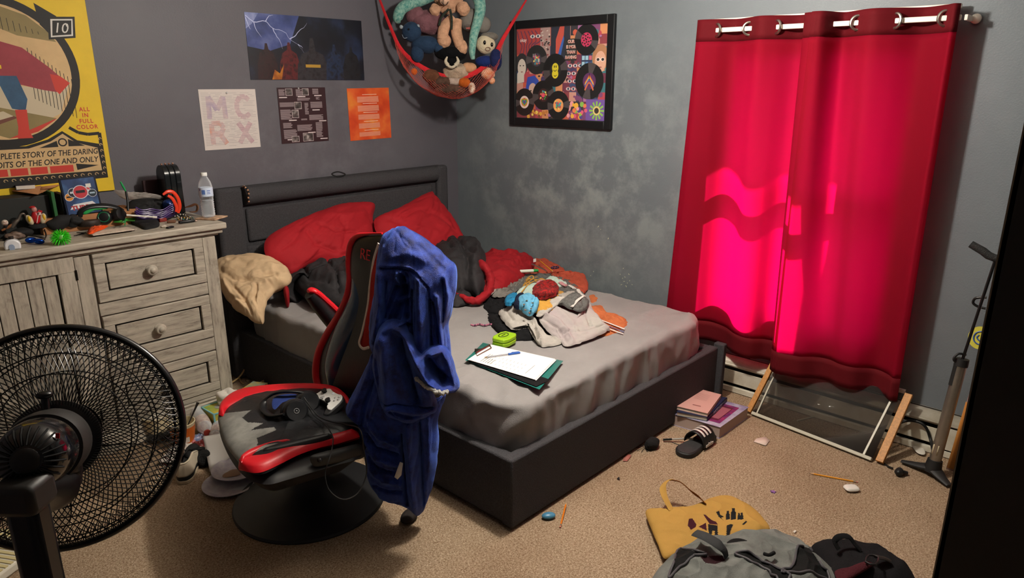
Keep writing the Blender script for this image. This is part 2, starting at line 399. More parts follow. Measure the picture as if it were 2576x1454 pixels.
# baseboard heater along the window wall
enam = mat('white_enamel', 'd9d4c4', .4, var=.1, vs=12, col2='c3bba6'); dk = mat('heater_dark', '17140f', .7)
HY0, HY1 = .44, 3.60; L_ = HY1-HY0; cy = (HY0+HY1)/2
h = thing('baseboard_heater', 'long white metal baseboard heater under the red curtains', 'heater', (XB-.03, cy, 0))
MB().box((XB-.004, cy, .105), (.007, L_, .19)).build('back_panel', dk, h)
b = MB(); b.poly([(XB-.062, HY0, .165), (XB-.062, HY1, .165), (XB, HY1, .2), (XB, HY0, .2)]); b.poly([(XB-.062, HY1, .165), (XB-.062, HY0, .165), (XB-.062, HY0, .15), (XB-.062, HY1, .15)])
lab(b.build('top_cover', enam, h, solid=.002), 'sloping top cover')
MB().box((XB-.058, cy, .0925), (.004, L_, .075)).build('front_panel', enam, h, bev=.001)
MB().box((XB-.052, cy, .018), (.02, L_, .03)).build('bottom_rail', enam, h, bev=.002)
b = MB(); b.box((XB-.033, HY0-.012, .1), (.066, .024, .2)); b.box((XB-.06, HY0+.05, .1), (.006, .09, .12)); b.build('end_cap', enam, h, bev=.003)
b = MB(); b.box((XB-.03, cy, .06), (.03, L_-.05, .03))
lab(b.build('heating_fins', mat('fins', '4b4436', .4, metal=.8), h), 'dusty metal fins')
# tall black cabinet at the right edge
cb = mat('black_laminate', '15110d', .55, var=.25, vs=3, bump=.1, bs=90)
c = thing('tall_cabinet', 'tall flat black cabinet side filling the right edge of the photo', 'cabinet', (1.55, -.27, 0))
MB().box((1.551, -.27, 1.0), (.52, .878, 2.0)).build('carcass', cb, c, bev=.002)
MB().box((1.2925, .165, 1.0), (.003, .009, 2.0)).build('edge_highlight', mat('highlight_tan', '6f6353', .6), c)  # thin tan strip that paints a highlight along the cabinet's edge
# ceiling lamp
c = thing('ceiling_light', 'round frosted ceiling light on the white ceiling', 'lamp', (LAMP.x, LAMP.y, ZC))
MB(TR((LAMP.x, LAMP.y, 0))).lathe([(.0, ZC), (.16, ZC), (.16, ZC-.025), (.14, ZC-.035), (0, ZC-.035)]).build('ceiling_plate', white, c)
MB(TR((LAMP.x, LAMP.y, 0))).lathe([(.135, ZC-.035), (.13, ZC-.07), (.1, ZC-.1), (.05, ZC-.115), (0, ZC-.12)]).build('lamp_shade', mat('frosted', 'fff4e0', .6), c)
# ================================================================== BED
bedf = fabric('charcoal_upholstery', '414043', var=.3, vs=220, bump=.8, bs=320)
HBX0, HBX1, HBY, HBZ = 1.65, 3.31, 3.72, 1.105
FX0, FX1, FY, FZ = 1.69, 3.31, 1.57, .303
bed = thing('bed_frame', 'charcoal fabric upholstered bed frame with padded headboard in the corner', 'bed', (2.5, 2.7, 0))
def roundbox(mb, c, d, r, m=0, n=5):
    mb.box(c, d, m=m)
b = MB(); b.box(((HBX0+HBX1)/2, HBY+.045, .555), (HBX1-HBX0, .07, 1.09))
b.build('headboard', bedf, bed, bev=.018)
b = MB(); b.tube([(HBX0+.16, HBY, HBZ-.055), (HBX1-.10, HBY, HBZ-.055)], .05, 20, sub=1)
b.build('headboard_roll', bedf, bed)
for x0, x1, nm in ((HBX0, HBX0+.15, 'headboard_wing'), (HBX1-.09, HBX1, 'headboard_wing')):
    MB().box(((x0+x1)/2, HBY+.0, .555), (x1-x0, .06, 1.1)).build(nm, bedf, bed, bev=.02)
MB().box(((HBX0+HBX1)/2+.02, HBY+.006, .885), (HBX1-HBX0-.3, .03, .19)).build('headboard_panel', bedf, bed, bev=.012)
MB().box(((HBX0+HBX1)/2+.02, HBY+.0, .52), (HBX1-HBX0-.245, .045, .5)).build('headboard_panel', bedf, bed, bev=.015)
MB().box((FX0+.03, (FY+HBY)/2, FZ/2+.01), (.055, HBY-FY-.05, FZ-.02)).build('side_rail', bedf, bed, bev=.008)
MB().box((FX1-.03, (FY+HBY)/2, FZ/2+.01), (.055, HBY-FY-.05, FZ-.02)).build('side_rail', bedf, bed, bev=.008)
MB().box(((FX0+FX1)/2, FY+.03, FZ/2+.008), (FX1-FX0, .055, FZ-.012)).build('foot_panel', bedf, bed, bev=.008)
MB().box((FX1+.012, FY+.0, FZ/2+.012), (.04, .06, FZ+.02)).build('corner_post', bedf, bed, bev=.008)
MB().box((2.5, 2.65, .2), (1.5, 2.0, .06)).build('slat_base', mat('slat_dark', '1c1a19', .8), bed)
# mattress with fitted sheet
sheet = fabric('grey_sheet', '8b8786', var=.08, vs=5, bump=.25, bs=300, rough=.7, sheen=.3)
MX0, MX1, MY0, MY1, MZ = 1.72, 3.25, 1.61, 3.66, .487
def mat_top(x, y): return MZ + .012*math.sin(x*2.1+1)*math.sin(y*1.7)
def mattress():
    mb = MB(); cx, cyy = (MX0+MX1)/2, (MY0+MY1)/2; hx, hy = (MX1-MX0)/2, (MY1-MY0)/2
    NU = 420; prof = [(i/40, 1.0) for i in range(38)]+[(.945, 1), (.962, .998), (.976, .992), (.988, .975), (.996, .945), (1, .90)]+[(1.0+.004*math.sin(PI*k/16), .86-.86*k/16) for k in range(17)]
    zb = FZ-.08
    vs = []
    for r, h in prof:
        for j in range(NU):
            a = 2*PI*j/NU; ca, sa = math.cos(a), math.sin(a); pw = 13
            e = (abs(ca)**pw+abs(sa)**pw)**(-1/pw)
            x = cx+hx*r*ca*e; y = cyy+hy*r*sa*e; top = mat_top(x, y); z = zb+(top-zb)*h
            p = V((x, y, z)); out = V((ca, sa, 0))
            k = min(1, max(0, (r-.93)/.06))
            # pulled wrinkles down the sides, gathered at the corners
            corner = max(0, 1-min(abs(abs(x-cx)-hx), abs(abs(y-cyy)-hy)*1)*1.0)
            cd_ = math.hypot(max(0, hx-abs(x-cx)), max(0, hy-abs(y-cyy))); cn = math.exp(-(cd_/.42)**2)
            if r > .97:
                sx_, sy_ = x-MX0, y-MY0
                if abs(ca)*hy > abs(sa)*hx*.98 and ca < 0 and sy_ < 1.1:     # left side: drapes pulled towards the foot corner
                    f_ = math.sin(26*(sy_+.05)**.8-5.5*(1-h)); p += out*(.017*max(0, f_)**1.5-.006)*(1-sy_/1.1)*min(1, (1-h)*5+.15)
                elif sa < 0 and sx_ < 1.5:
                    f_ = math.sin(30*sx_+3*(1-h)+2*math.sin(sx_*9)); p += out*.007*f_*min(1, (1-h)*4)*(1-.5*sx_/1.5)
            if k > 0: p += out*(folds(V((x, y, z*.3)), 9, None, 1, 4)*(.008+.012*cn)*k*(1-max(0, h-.85)*3))
            if r < .995:
                ed = math.exp(-((1-r)/.14)**2)
                p.z += folds(V((x, y, 0)), 7, (1, .25, 0), 4, 2)*(.0055+.006*ed+.02*cn)*(1 if r < .97 else .4) + .004*rnd(V((x*3, y*3, 0)), 8)
            vs.append(p)
    fs = [(i*NU+j, i*NU+(j+1) % NU, (i+1)*NU+(j+1) % NU, (i+1)*NU+j) for i in range(len(prof)-1) for j in range(NU)]
    fs.append(tuple(range((len(prof)-1)*NU, len(prof)*NU)))
    mb.add(vs, [f[::-1] for f in fs]); return mb
tag(mattress().build('mattress', sheet, ang=80), 'mattress in a wrinkled grey fitted sheet on the charcoal bed frame', 'mattress')
# pillows
redc = fabric('red_cotton', '9c1c24', var=.1, vs=6, bump=.2, rough=.75, sheen=.15)
def pillow(name, outl, p0, n, bulge, m, label, seed, cuff=None, **k):
    b = MB(); cushion(b, outl, at_pl(p0, n), bulge, k.pop('back', .05), fold=k.pop('fold', .012), ff=k.pop('ff', 7), seed=seed, nr=34, sub=10, **k)
    return tag(b.build(name, m, ang=80, disp=(.007, 13, k.get('fd'), 4, seed+50)), label, 'pillow')
pillow('pillow', [(668, 640), (672, 600), (715, 572), (780, 540), (860, 514), (939, 511), (938, 550), (945, 600), (952, 640), (930, 680), (860, 680), (790, 668), (735, 690), (700, 665)], (2.3, 3.52, .72), (.05, -.75, .66), .085, redc, 'red pillow nearer the dresser, leaning on the grey headboard', 1, fold=.006, fd=(1, .3, .5), fst=3, strokes=[([(902, 515), (915, 545), (938, 590)], 2, -.008), ([(909, 515), (922, 545), (944, 588)], 2, -.006), ([(790, 580), (830, 600), (880, 598)], 4, -.012), ([(760, 600), (780, 630), (830, 645)], 5, -.014), ([(840, 565), (858, 600), (850, 640)], 4, -.010), ([(700, 640), (730, 620), (745, 590)], 6, -.012), ([(800, 548), (850, 560), (900, 552)], 8, .008), ([(850, 655), (900, 650), (930, 640)], 4, -.010)])
pillow('pillow', [(943, 552), (1000, 525), (1040, 503), (1083, 482), (1092, 492), (1112, 515), (1140, 555), (1160, 590), (1168, 612), (1120, 640), (1050, 650), (985, 640), (955, 600)], (2.95, 3.5, .76), (.05, -.75, .66), .09, redc, 'red pillow nearer the room corner, its pointed corner up on the headboard', 2, fold=.006, fd=(1, .3, .5), fst=3, strokes=[([(1085, 490), (1080, 530), (1060, 560)], 5, -.010), ([(1000, 560), (1040, 545), (1090, 560), (1130, 595)], 5, -.010), ([(960, 560), (1000, 580)], 4, -.008), ([(1120, 560), (1140, 600), (1150, 620)], 5, -.010), ([(1030, 590), (1080, 600), (1120, 625)], 6, .008)])
pillow('pillow', [(548, 655), (600, 642), (660, 642), (712, 662), (732, 692), (726, 715), (690, 735), (668, 768), (664, 812), (652, 815), (622, 800), (590, 778), (562, 740), (548, 700)], (1.78, 3.25, .58), (-.45, -.35, .8), .075, fabric('cream_cotton', 'cdb08c', var=.15, vs=7, bump=.2, rough=.8), 'cream pillow hanging over the bed side beside the dresser', 3, fold=.010, fd=(.3, .2, -.8), fst=3, ff=9, strokes=[([(560, 690), (600, 720), (650, 725), (700, 705)], 6, -.014), ([(650, 760), (620, 770), (585, 760)], 4, -.016), ([(664, 800), (650, 770), (655, 735)], 4, -.016), ([(640, 800), (625, 770), (600, 740)], 4, -.012), ([(600, 660), (650, 668), (690, 680)], 10, .010), ([(570, 720), (590, 755), (620, 785)], 5, .012), ([(700, 720), (670, 745), (662, 780)], 4, -.014)])
b = MB(); b.tube([at_y(912+i*.6, 512+i*11, 3.47) + V((0, -.03, 0)) for i in range(5)], .0025, 6, sub=2)
# duvet: charcoal side and red side
def Hd(x, y): return MZ+.02
blk = fabric('charcoal_duvet', '2b292b', var=.12, vs=6, bump=.25, rough=.7, sheen=.15)
redd = fabric('red_duvet', '8f1820', var=.12, vs=6, bump=.25, rough=.7, sheen=.15)
dv = thing('duvet', 'bunched duvet, charcoal on one side and red on the other, behind the chair', 'duvet', (2.5, 3.2, MZ))
b = MB()
cushion(b, [(712, 735), (730, 705), (742, 690), (790, 668), (860, 672), (930, 690), (1000, 690), (1010, 740), (960, 770), (870, 772), (800, 760), (760, 742), (740, 725), (722, 740)], zf(MZ+.075), .12, .085, nrm=(0, 0, 1), fold=.022, ff=7, seed=5, strokes=[([(790, 690), (850, 680), (900, 700)], 6, -.03), ([(760, 700), (780, 735), (830, 750)], 5, -.03), ([(820, 700), (850, 730), (855, 765)], 4, -.03), ([(740, 705), (790, 700), (840, 715)], 8, .02), ([(870, 690), (880, 740)], 6, .02)], nr=40, sub=10, q=.5)
cushion(b, [(1080, 690), (1085, 640), (1108, 640), (1150, 632), (1195, 642), (1225, 670), (1228, 715), (1205, 745), (1165, 738), (1120, 745)], zf(MZ+.03), .19, .04, nrm=(0, 0, 1), fold=.018, ff=7, seed=6, strokes=[([(1140, 640), (1165, 680), (1195, 700)], 5, -.035), ([(1165, 690), (1180, 720), (1178, 745)], 6, -.03), ([(1190, 650), (1205, 680), (1200, 715)], 9, .03), ([(1115, 650), (1140, 690)], 5, -.03)], nr=40, sub=12, q=.5)
cushion(b, [(1120, 755), (1150, 742), (1178, 742), (1190, 755), (1170, 768), (1140, 770)], zf(MZ+.01), .05, .02, nrm=(0, 0, 1), fold=.015, ff=12, seed=7)
lab(b.build('charcoal_side', blk, dv, ang=80, disp=(.010, 10, None, 1, 4)), 'charcoal side of the duvet')
b = MB()
cushion(b, [(1195, 668), (1205, 648), (1245, 650), (1300, 650), (1340, 656), (1346, 672), (1330, 690), (1300, 715), (1262, 735), (1225, 740), (1190, 720)], zf(MZ+.025), .10, .03, nrm=(0, 0, 1), fold=.02, ff=8, seed=8, strokes=[([(1210, 670), (1260, 680), (1310, 660)], 4, -.02), ([(1230, 700), (1280, 700), (1330, 680)], 4, -.02), ([(1240, 660), (1300, 662)], 6, .015)], nr=36, sub=12)
lab(b.build('red_side', redd, dv, ang=80, disp=(.009, 12, None, 1, 6)), 'red side of the duvet'); b = MB(); b.tube([at_z(1192, 655, MZ+.02+.14), at_z(1216, 668, MZ+.02+.14), at_z(1233, 700, MZ+.02+.08), at_z(1228, 735, MZ+.02+.03), at_z(1200, 756, MZ+.02+.015), at_z(1165, 750, MZ+.02+.02), at_z(1140, 735, MZ+.02+.03)], [.016, .02, .024, .024, .022, .016, .01], 24, sub=14)
lab(b.build('red_border', redd, dv, ang=80, disp=(.008, 22, None, 1, 9)), 'red border folded around the charcoal side'); b = MB()
cushion(b, [(715, 738), (712, 722), (722, 720), (728, 736), (722, 742)], zf(MZ+.10), .03, .09, nrm=(0, 0, 1), seed=9)
lab(b.build('red_corner', redd, dv, ang=80), 'small red corner beside the cream pillow')
MB().box(at_z(1345, 655, MZ+.10), (.022, .004, .02)).build('care_tag', mat('tag_white', 'd8d8d8', .8), dv)
# headboard trinkets
b = MB(); random.seed(2)
for i in range(14):
    t = i/13; a = -.6+t*2.6
    b.ball((HBX0+.165+.003*math.sin(i), HBY-.012-.05*math.sin(a+.2), HBZ-.055+.056*math.cos(a)), .0055, m=i % 2, nu=8, nv=6)
tag(b.build('beaded_bracelet', [mat('bead_black', '14100e', .3), mat('bead_amber', 'b98a6a', .25)]), 'dark beaded bracelet looped over the left end of the headboard', 'bracelet')
b = MB(); b.tube([at_y(835, 441, HBY-.0)+V((0, 0, .008)), at_y(850, 437, HBY)+V((0, 0, .012)), at_y(868, 441, HBY)+V((0, 0, .008)), at_y(858, 445, HBY)+V((0, -.02, .01)), at_y(842, 446, HBY)+V((0, -.02, .008))], .004, 8, closed=True)
tag(b.build('hair_tie', mat('tie_black', '0c0c0c', .7)), 'small black hair tie lying on top of the headboard', 'hair tie')
# ================================================================== DRESSER
def woodw(name, aniso):
    m = bpy.data.materials.new(name); m.use_nodes = True; nt = m.node_tree; N = nt.nodes; L = nt.links; b = N['Principled BSDF']
    tc = N.new('ShaderNodeTexCoord'); mp = N.new('ShaderNodeMapping'); mp.inputs['Scale'].default_value = aniso; L.new(tc.outputs['Object'], mp.inputs[0])
    n = N.new('ShaderNodeTexNoise'); n.inputs['Scale'].default_value = 6; n.inputs['Detail'].default_value = 9; n.inputs['Roughness'].default_value = .7; L.new(mp.outputs[0], n.inputs[0])
    r = N.new('ShaderNodeValToRGB'); L.new(n.outputs[0], r.inputs[0]); e = r.color_ramp.elements
    e[0].position = .30; e[0].color = (*lin('6a6258'), 1); e[1].position = .62; e[1].color = (*lin('b9b0a0'), 1); q = e.new(.44); q.color = (*lin('a1988a'), 1)
    n2 = N.new('ShaderNodeTexNoise'); n2.inputs['Scale'].default_value = 3.2; n2.inputs['Detail'].default_value = 8; n2.inputs['Roughness'].default_value = .75; L.new(tc.outputs['Object'], n2.inputs[0])
    r2 = N.new('ShaderNodeValToRGB'); L.new(n2.outputs[0], r2.inputs[0]); r2.color_ramp.elements[0].position = .28; r2.color_ramp.elements[0].color = (.35, .31, .27, 1); r2.color_ramp.elements[1].position = .42; r2.color_ramp.elements[1].color = (1, 1, 1, 1)
    mx = N.new('ShaderNodeMix'); mx.data_type = 'RGBA'; mx.blend_type = 'MULTIPLY'; mx.inputs[0].default_value = .8; L.new(r.outputs[0], mx.inputs[6]); L.new(r2.outputs[0], mx.inputs[7])
    L.new(mx.outputs[2], b.inputs['Base Color']); b.inputs['Roughness'].default_value = .55
    bp = N.new('ShaderNodeBump'); bp.inputs['Strength'].default_value = .2; bp.inputs['Distance'].default_value = .002; L.new(n.outputs[0], bp.inputs['Height']); L.new(bp.outputs[0], b.inputs['Normal'])
    return m
wh = woodw('whitewash_horizontal', (1.2, 6, 9)); wv = woodw('whitewash_vertical', (9, 6, 1.2)); glz = mat('dark_glaze', '191511', .6)
DF, DR, DL, DZ = 3.35, 1.465, -.12, 1.0
dr = thing('dresser', 'wide distressed whitewashed wooden dresser with round knobs against the back wall', 'dresser', ((DL+DR)/2, 3.57, 0))
dw = DR-DL; dx = (DR+DL)/2; db = YA-.03
MB().box((dx, (DF+db)/2+.006, .53), (dw-.004, db-DF-.012, .85)).build('carcass', wv, dr, bev=.004)
b = MB(); b.box((dx, (DF+db)/2-.02, .985), (dw+.1, db-DF+.04, .03)); b.build('top_board', wh, dr, bev=.006)
b = MB(); b.box((dx, (DF+db)/2-.012, .958), (dw+.07, db-DF+.022, .02)); b.box((dx, (DF+db)/2-.006, .944), (dw+.035, db-DF+.01, .01)); b.build('cornice', wh, dr, bev=.005)
b = MB(); b.box((dx, (DF+db)/2-.012, .05), (dw+.03, db-DF+.02, .1)); b.box((dx, (DF+db)/2-.006, .108), (dw+.015, db-DF+.01, .016)); b.build('plinth', wh, dr, bev=.006)
b = MB()
b.box((DR-.033, DF-.003, .525), (.062, .012, .82))                        # corner stile
b.build('stile', wv, dr, bev=.002); b = MB(); b.box(((.912+.845)/2, DF-.003, .525), (.06, .012, .82))
b.build('stile', wv, dr, bev=.002); b = MB()
for z0, z1 in ((.655, .712), (.362, .428), (.118, .147)): b.box((1.157, DF-.0025, (z0+z1)/2), (.486, .011, z1-z0))
b.build('face_frame_rails', wh, dr, bev=.002)
def drawer(x0, x1, z0, z1, knob=True):
    b = MB(); w = .045; y = DF-.004
    b.box(((x0+x1)/2, y, z1-w/2), (x1-x0, .02, w)); b.box(((x0+x1)/2, y, z0+w/2), (x1-x0, .02, w))
    b.box((x0+w/2, y, (z0+z1)/2), (w, .0202, z1-z0-2*w)); b.box((x1-w/2, y, (z0+z1)/2), (w, .0202, z1-z0-2*w))
    b.box(((x0+x1)/2, y+.003, (z0+z1)/2), (x1-x0-2*w-.016, .012, z1-z0-2*w-.016))
    b.box(((x0+x1)/2, y+.009, (z0+z1)/2), (x1-x0-.002, .006, z1-z0-.002), m=1)
    d = b.build('drawer', [wh, glz], dr, bev=.0025)
    if knob:
        kb = MB(TR(((x0+x1)/2-.01, y-.003, (z0+z1)/2), 0, PI/2)).lathe([(.022, 0), (.022, .003), (.014, .006), (.011, .014), (.021, .018), (.025, .025), (.021, .032), (.013, .035), (.011, .039), (.006, .042), (0, .043)], 24)
        kb.build('knob', wh, d)
        kb = MB(TR(((x0+x1)/2-.01, y-.002, (z0+z1)/2), 0, PI/2)).lathe([(.0145, -.002), (.0145, .0015), (0, .0015)], 20); kb.build('knob_shadow_gap', glz, d) if False else None
drawer(.918, 1.398, .717, .937); drawer(.918, 1.398, .433, .65); drawer(.918, 1.398, .15, .357)
for xa, xb2 in ((.43, .845), (-.0, .42)):
    b = MB(); w = .065; y = DF-.004; z0, z1 = .12, .94
    b.box(((xa+xb2)/2, y, z1-w/2), (xb2-xa, .02, w)); b.box(((xa+xb2)/2, y, z0+w/2), (xb2-xa, .02, w))
    b.box((xa+w/2, y, .53), (w, .0202, z1-z0-2*w)); b.box((xb2-w/2, y, .53), (w, .0202, z1-z0-2*w))
    n = 5; iw = (xb2-xa-2*w-.01)/n
    for i in range(n): b.box((xa+w+.005+iw*(i+.5), y+.006, .53), (iw-.004, .01, z1-z0-2*w-.01))
    b.box(((xa+xb2)/2, y+.011, .53), (xb2-xa-.002, .004, z1-z0-.002), m=1)
    d = b.build('door', [wv, glz], dr, bev=.0025)
    for z in (.86, .2): MB().cyl((xb2+.002, DF-.016, z-.022), (xb2+.002, DF-.016, z+.022), .0045, n=10).build('hinge', mat('hinge_iron', '1a1612', .5, metal=.6), d)
# ================================================================== CURTAINS
def curtmat(name, dif, tr, k):
    m = bpy.data.materials.new(name); m.use_nodes = True; nt = m.node_tree; N = nt.nodes; L = nt.links
    b = N['Principled BSDF']; b.inputs['Base Color'].default_value = (*lin(dif), 1); b.inputs['Roughness'].default_value = .8; b.inputs['Specular IOR Level'].default_value = .15
    t = N.new('ShaderNodeBsdfTranslucent'); t.inputs[0].default_value = (*tr, 1)
    mx = N.new('ShaderNodeMixShader'); mx.inputs[0].default_value = k; L.new(b.outputs[0], mx.inputs[1]); L.new(t.outputs[0], mx.inputs[2])
    tc = N.new('ShaderNodeTexCoord'); mp = N.new('ShaderNodeMapping'); mp.inputs['Scale'].default_value = (1, 1, 8); L.new(tc.outputs['Object'], mp.inputs[0])
    n = N.new('ShaderNodeTexNoise'); n.inputs['Scale'].default_value = 60; n.inputs['Detail'].default_value = 4; L.new(mp.outputs[0], n.inputs[0])
    bp = N.new('ShaderNodeBump'); bp.inputs['Strength'].default_value = .25; bp.inputs['Distance'].default_value = .002; L.new(n.outputs[0], bp.inputs['Height']); L.new(bp.outputs[0], b.inputs['Normal'])
    L.new(mx.outputs[0], N['Material Output'].inputs[0]); return m
cm = curtmat('red_curtain', '96102a', (.85, .012, .24), .54); hem = curtmat('red_curtain_double', '5e0d16', (.3, .003, .04), .12)
XR = 3.405
def curtain(ys, xs, yb, xsb, label, ztop=1.958, zbot=.235, zb2=None, grom=()):
    """ys/xs: fold line at the top; yb/xsb at the bottom"""
    top = catmull([V((x, y, 0)) for x, y in zip(xs, ys)], 10); bot = catmull([V((x, y, 0)) for x, y in zip(xsb, yb)], 10)
    n = len(top)-1; zb2 = zbot if zb2 is None else zb2
    def fn(u, v):
        i = min(n, int(round(u*n))); a, c = top[i], bot[i]; t = v; s = t**1.2
        p = a*(1-s)+c*s; z = ztop*(1-v)+(zbot*(1-u)+zb2*u)*v
        p = V((p.x+.004*rnd(V((p.y*14, v*2.2, 0)), 3)*(.3+v)+.010*rnd(V((p.y*5, v*1.6, 2)), 8)*v*(1 if .05 < u < .95 else 0), p.y, z)); return p
    c = thing('curtain', label, 'curtain', (XR, (ys[0]+ys[-1])/2, zbot))
    hz = .078; vt = .062; vb = .935
    def sub_(a, b, mb, off=0):
        return mb.grid(lambda u, v: fn(u, a+(b-a)*v)+V((off, 0, 0)), n, max(4, int((b-a)*60)))
    MBa = MB(); sub_(vt, vb, MBa); MBa.build('cloth', cm, c, solid=.0012, ang=80)
    MBa = MB(); sub_(0, vt, MBa); MBa.build('header', hem, c, solid=.003, ang=80)
    MBa = MB(); sub_(vb, 1, MBa); MBa.build('hem', hem, c, solid=.003, ang=80)
    gm = mat('brushed_nickel', 'b9b4aa', .3, metal=1)
    for (y, x, tilt) in grom:
        MB(TR((x, y, ZR), tilt, 0, PI/2)).tube([V((.029*math.cos(a*PI/6), .029*math.sin(a*PI/6), 0)) for a in range(12)], .0065, 8, closed=True, sub=3).build('grommet', gm, c)
    return c
ZR = 1.906
# left panel: fold crosses the rod at each grommet
curtain([1.875, 1.84, 1.776, 1.70, 1.61, 1.54, 1.473, 1.40, 1.34, 1.26, 1.30, 1.335, 1.30, 1.262],
        [3.385, 3.375, 3.40, 3.455, 3.41, 3.365, 3.40, 3.455, 3.45, 3.44, 3.41, 3.375, 3.35, 3.355],
        [1.96, 1.88, 1.79, 1.70, 1.60, 1.52, 1.44, 1.38, 1.32, 1.25, 1.28, 1.315, 1.28, 1.24],
        [3.40, 3.375, 3.405, 3.45, 3.44, 3.385, 3.37, 3.43, 3.445, 3.44, 3.41, 3.38, 3.355, 3.36], 'red grommet curtain nearer the bed, glowing pink with sunlight',
        zbot=.285, zb2=.225, grom=((1.776, 3.40, -.5), (1.61, 3.41, .5), (1.473, 3.40, -.5)))
curtain([1.285, 1.262, 1.235, 1.19, 1.111, 1.04, .962, .87, .78, .745, .727],
        [3.325, 3.322, 3.34, 3.45, 3.40, 3.36, 3.40, 3.46, 3.405, 3.37, 3.39],
        [1.285, 1.24, 1.16, 1.09, 1.03, .97, .91, .84, .78, .745, .716],
        [3.325, 3.325, 3.34, 3.39, 3.41, 3.385, 3.39, 3.44, 3.42, 3.39, 3.40], 'red grommet curtain nearer the bicycle pump, hanging lower on one side',
        zbot=.245, zb2=.235, grom=((1.111, 3.40, .5), (.962, 3.40, -.5), (.775, 3.405, .5)))
r = thing('curtain_rod', 'white metal curtain rod threaded through both red curtains', 'curtain rod', (XR, 1.3, ZR))
cr = mat('cream_rod', 'e6dcd0', .35)
MB().box((XR-.004, 1.3, ZR), (.008, 1.16, .022)).build('rod', cr, r, bev=.003)
for y in (1.87, .705): MB().box(((XR+XB)/2, y, ZR), (XB-XR, .012, .022)).build('bracket', cr, r, bev=.002)
MB().ball((XB-.012, .69, ZR-.0), (.012, .02, .02)).build('wall_mount', cr, r)
MB().box((3.47, 1.3, 1.955), (.02, 1.12, .02)).build('upper_rod', cr, r, bev=.003)
# ================================================================== GAMING CHAIR
lea = mat('black_leather', '17181b', .38, var=.3, vs=9, bump=.12, bs=120); leab = mat('black_leather_sheen', '2c4258', .24, var=.25, vs=6, bump=.08, bs=120, coat=.5)  # second leather has the wing's bluish sheen mixed into its colour
redl = mat('red_leather', 'c4121f', .42, bump=.1, bs=90); peel = mat('peeled_backing', '8b8a84', .8, var=.25, vs=14, col2='6d6c68'); shell = mat('black_shell', '222225', .45, var=.3, vs=12)
ch = thing('gaming_chair', 'black and red pedestal gaming chair with a peeling grey seat', 'chair', (1.29, 2.34, 0))
MB(TR((1.29, 2.335, 0))).lathe([(.303, 0), (.305, .006), (.30, .014), (.27, .021), (.18, .035), (.11, .06), (.075, .10), (.06, .16), (.055, .30), (.0, .30)], 72).build('pedestal_base', mat('pedestal_black', '1b1b1d', .5, var=.3, vs=5), ch)
MB().cyl((1.29, 2.3, .28), (1.27, 2.25, .38), .045, .06).build('swivel_post', shell, ch)
SZ = .425
seat = [(549, 1062), (553, 1036), (575, 1008), (620, 988), (700, 977), (800, 974), (850, 985), (890, 1020), (905, 1060), (900, 1090), (840, 1110), (780, 1128), (732, 1150), (694, 1178), (655, 1194), (622, 1186), (596, 1158), (565, 1115)]
und = [(552, 1075), (575, 1030), (640, 1000), (800, 990), (900, 1040), (925, 1100), (905, 1150), (840, 1172), (780, 1190), (723, 1207), (674, 1219), (630, 1208), (597, 1180), (567, 1130)]
b = MB(); cushion(b, und, zf(SZ-.05), .03, .075, nrm=(0, 0, 1), p=4, q=.5); b.build('seat_shell', shell, ch)
pg = [(2.0766*0+x, y) for x, y in [(530+a/2.0766, 560+c/2.0766) for a, c in [(20, 1040), (40, 1000), (210, 980), (165, 1018), (190, 1042), (275, 1048), (205, 1085), (330, 1068), (343, 1083), (290, 1106), (240, 1125), (248, 1150), (238, 1165), (430, 1142), (420, 1150), (300, 1172), (170, 1225), (150, 1300), (100, 1260), (40, 1150), (20, 1090)]]]
b = MB(); cushion(b, seat, zf(SZ-.01), .045, .05, nrm=(0, 0, 1), p=3.5, q=.55, nr=70, sub=14, fold=.003, ff=9, seed=3, mf=lambda c: 1 if inside(px_of(c), pg) else 0)
lab(b.build('seat_cushion', [lea, peel], ch), 'black seat top peeling to grey at the front')
zs = zf(SZ+.012)
b = MB(); cushion(b, [(551, 1044), (553, 1030), (568, 1010), (600, 990), (650, 977), (723, 969), (800, 968), (845, 980), (880, 1005), (862, 1012), (800, 984), (720, 986), (650, 996), (620, 1008), (598, 1034), (575, 1040)], zs, .022, .02, nrm=(0, 0, 1), sub=5, c=(640, 990)) if False else None
def ribbon(mb, P, W, z, h=.02, m=0, n=10):
    """padded strip along px centreline, half width W px"""
    C = catmull([V((x, y, 0)) for x, y in P], 8); Wd = catmull([V((w, 0, 0)) for w in W], 8); k = len(C); vs = []
    for i in range(k):
        t = (C[min(i+1, k-1)]-C[max(i-1, 0)]).normalized(); s = V((-t.y, t.x, 0)); w = abs(Wd[i].x)
        for j in range(n+1):
            u = j/n*2-1; q = C[i]+s*(u*w); p = at_z(q.x, q.y, z); p.z += h*math.sqrt(max(0, 1-u*u)) * min(1, i/3+.01, (k-1-i)/3+.01); vs.append(p)
        vs.append(at_z(C[i].x, C[i].y, z)-V((0, 0, .02)))
    r = n+2
    fs = [(i*r+j, i*r+j+1, (i+1)*r+j+1, (i+1)*r+j) for i in range(k-1) for j in range(n)]
    fs += [(i*r+n, i*r+n+1, (i+1)*r+n+1, (i+1)*r+n) for i in range(k-1)] + [(i*r+n+1, i*r, (i+1)*r, (i+1)*r+n+1) for i in range(k-1)]
    return mb.add(vs, fs, m)
b = MB(); ribbon(b, [(556, 1046), (566, 1022), (600, 1000), (650, 986), (723, 978), (800, 977), (845, 988), (880, 1014)], [7, 12, 16, 12, 9, 7, 10, 5], SZ+.012, .018)
lab(b.build('side_bolster', redl, ch), 'red far side bolster')
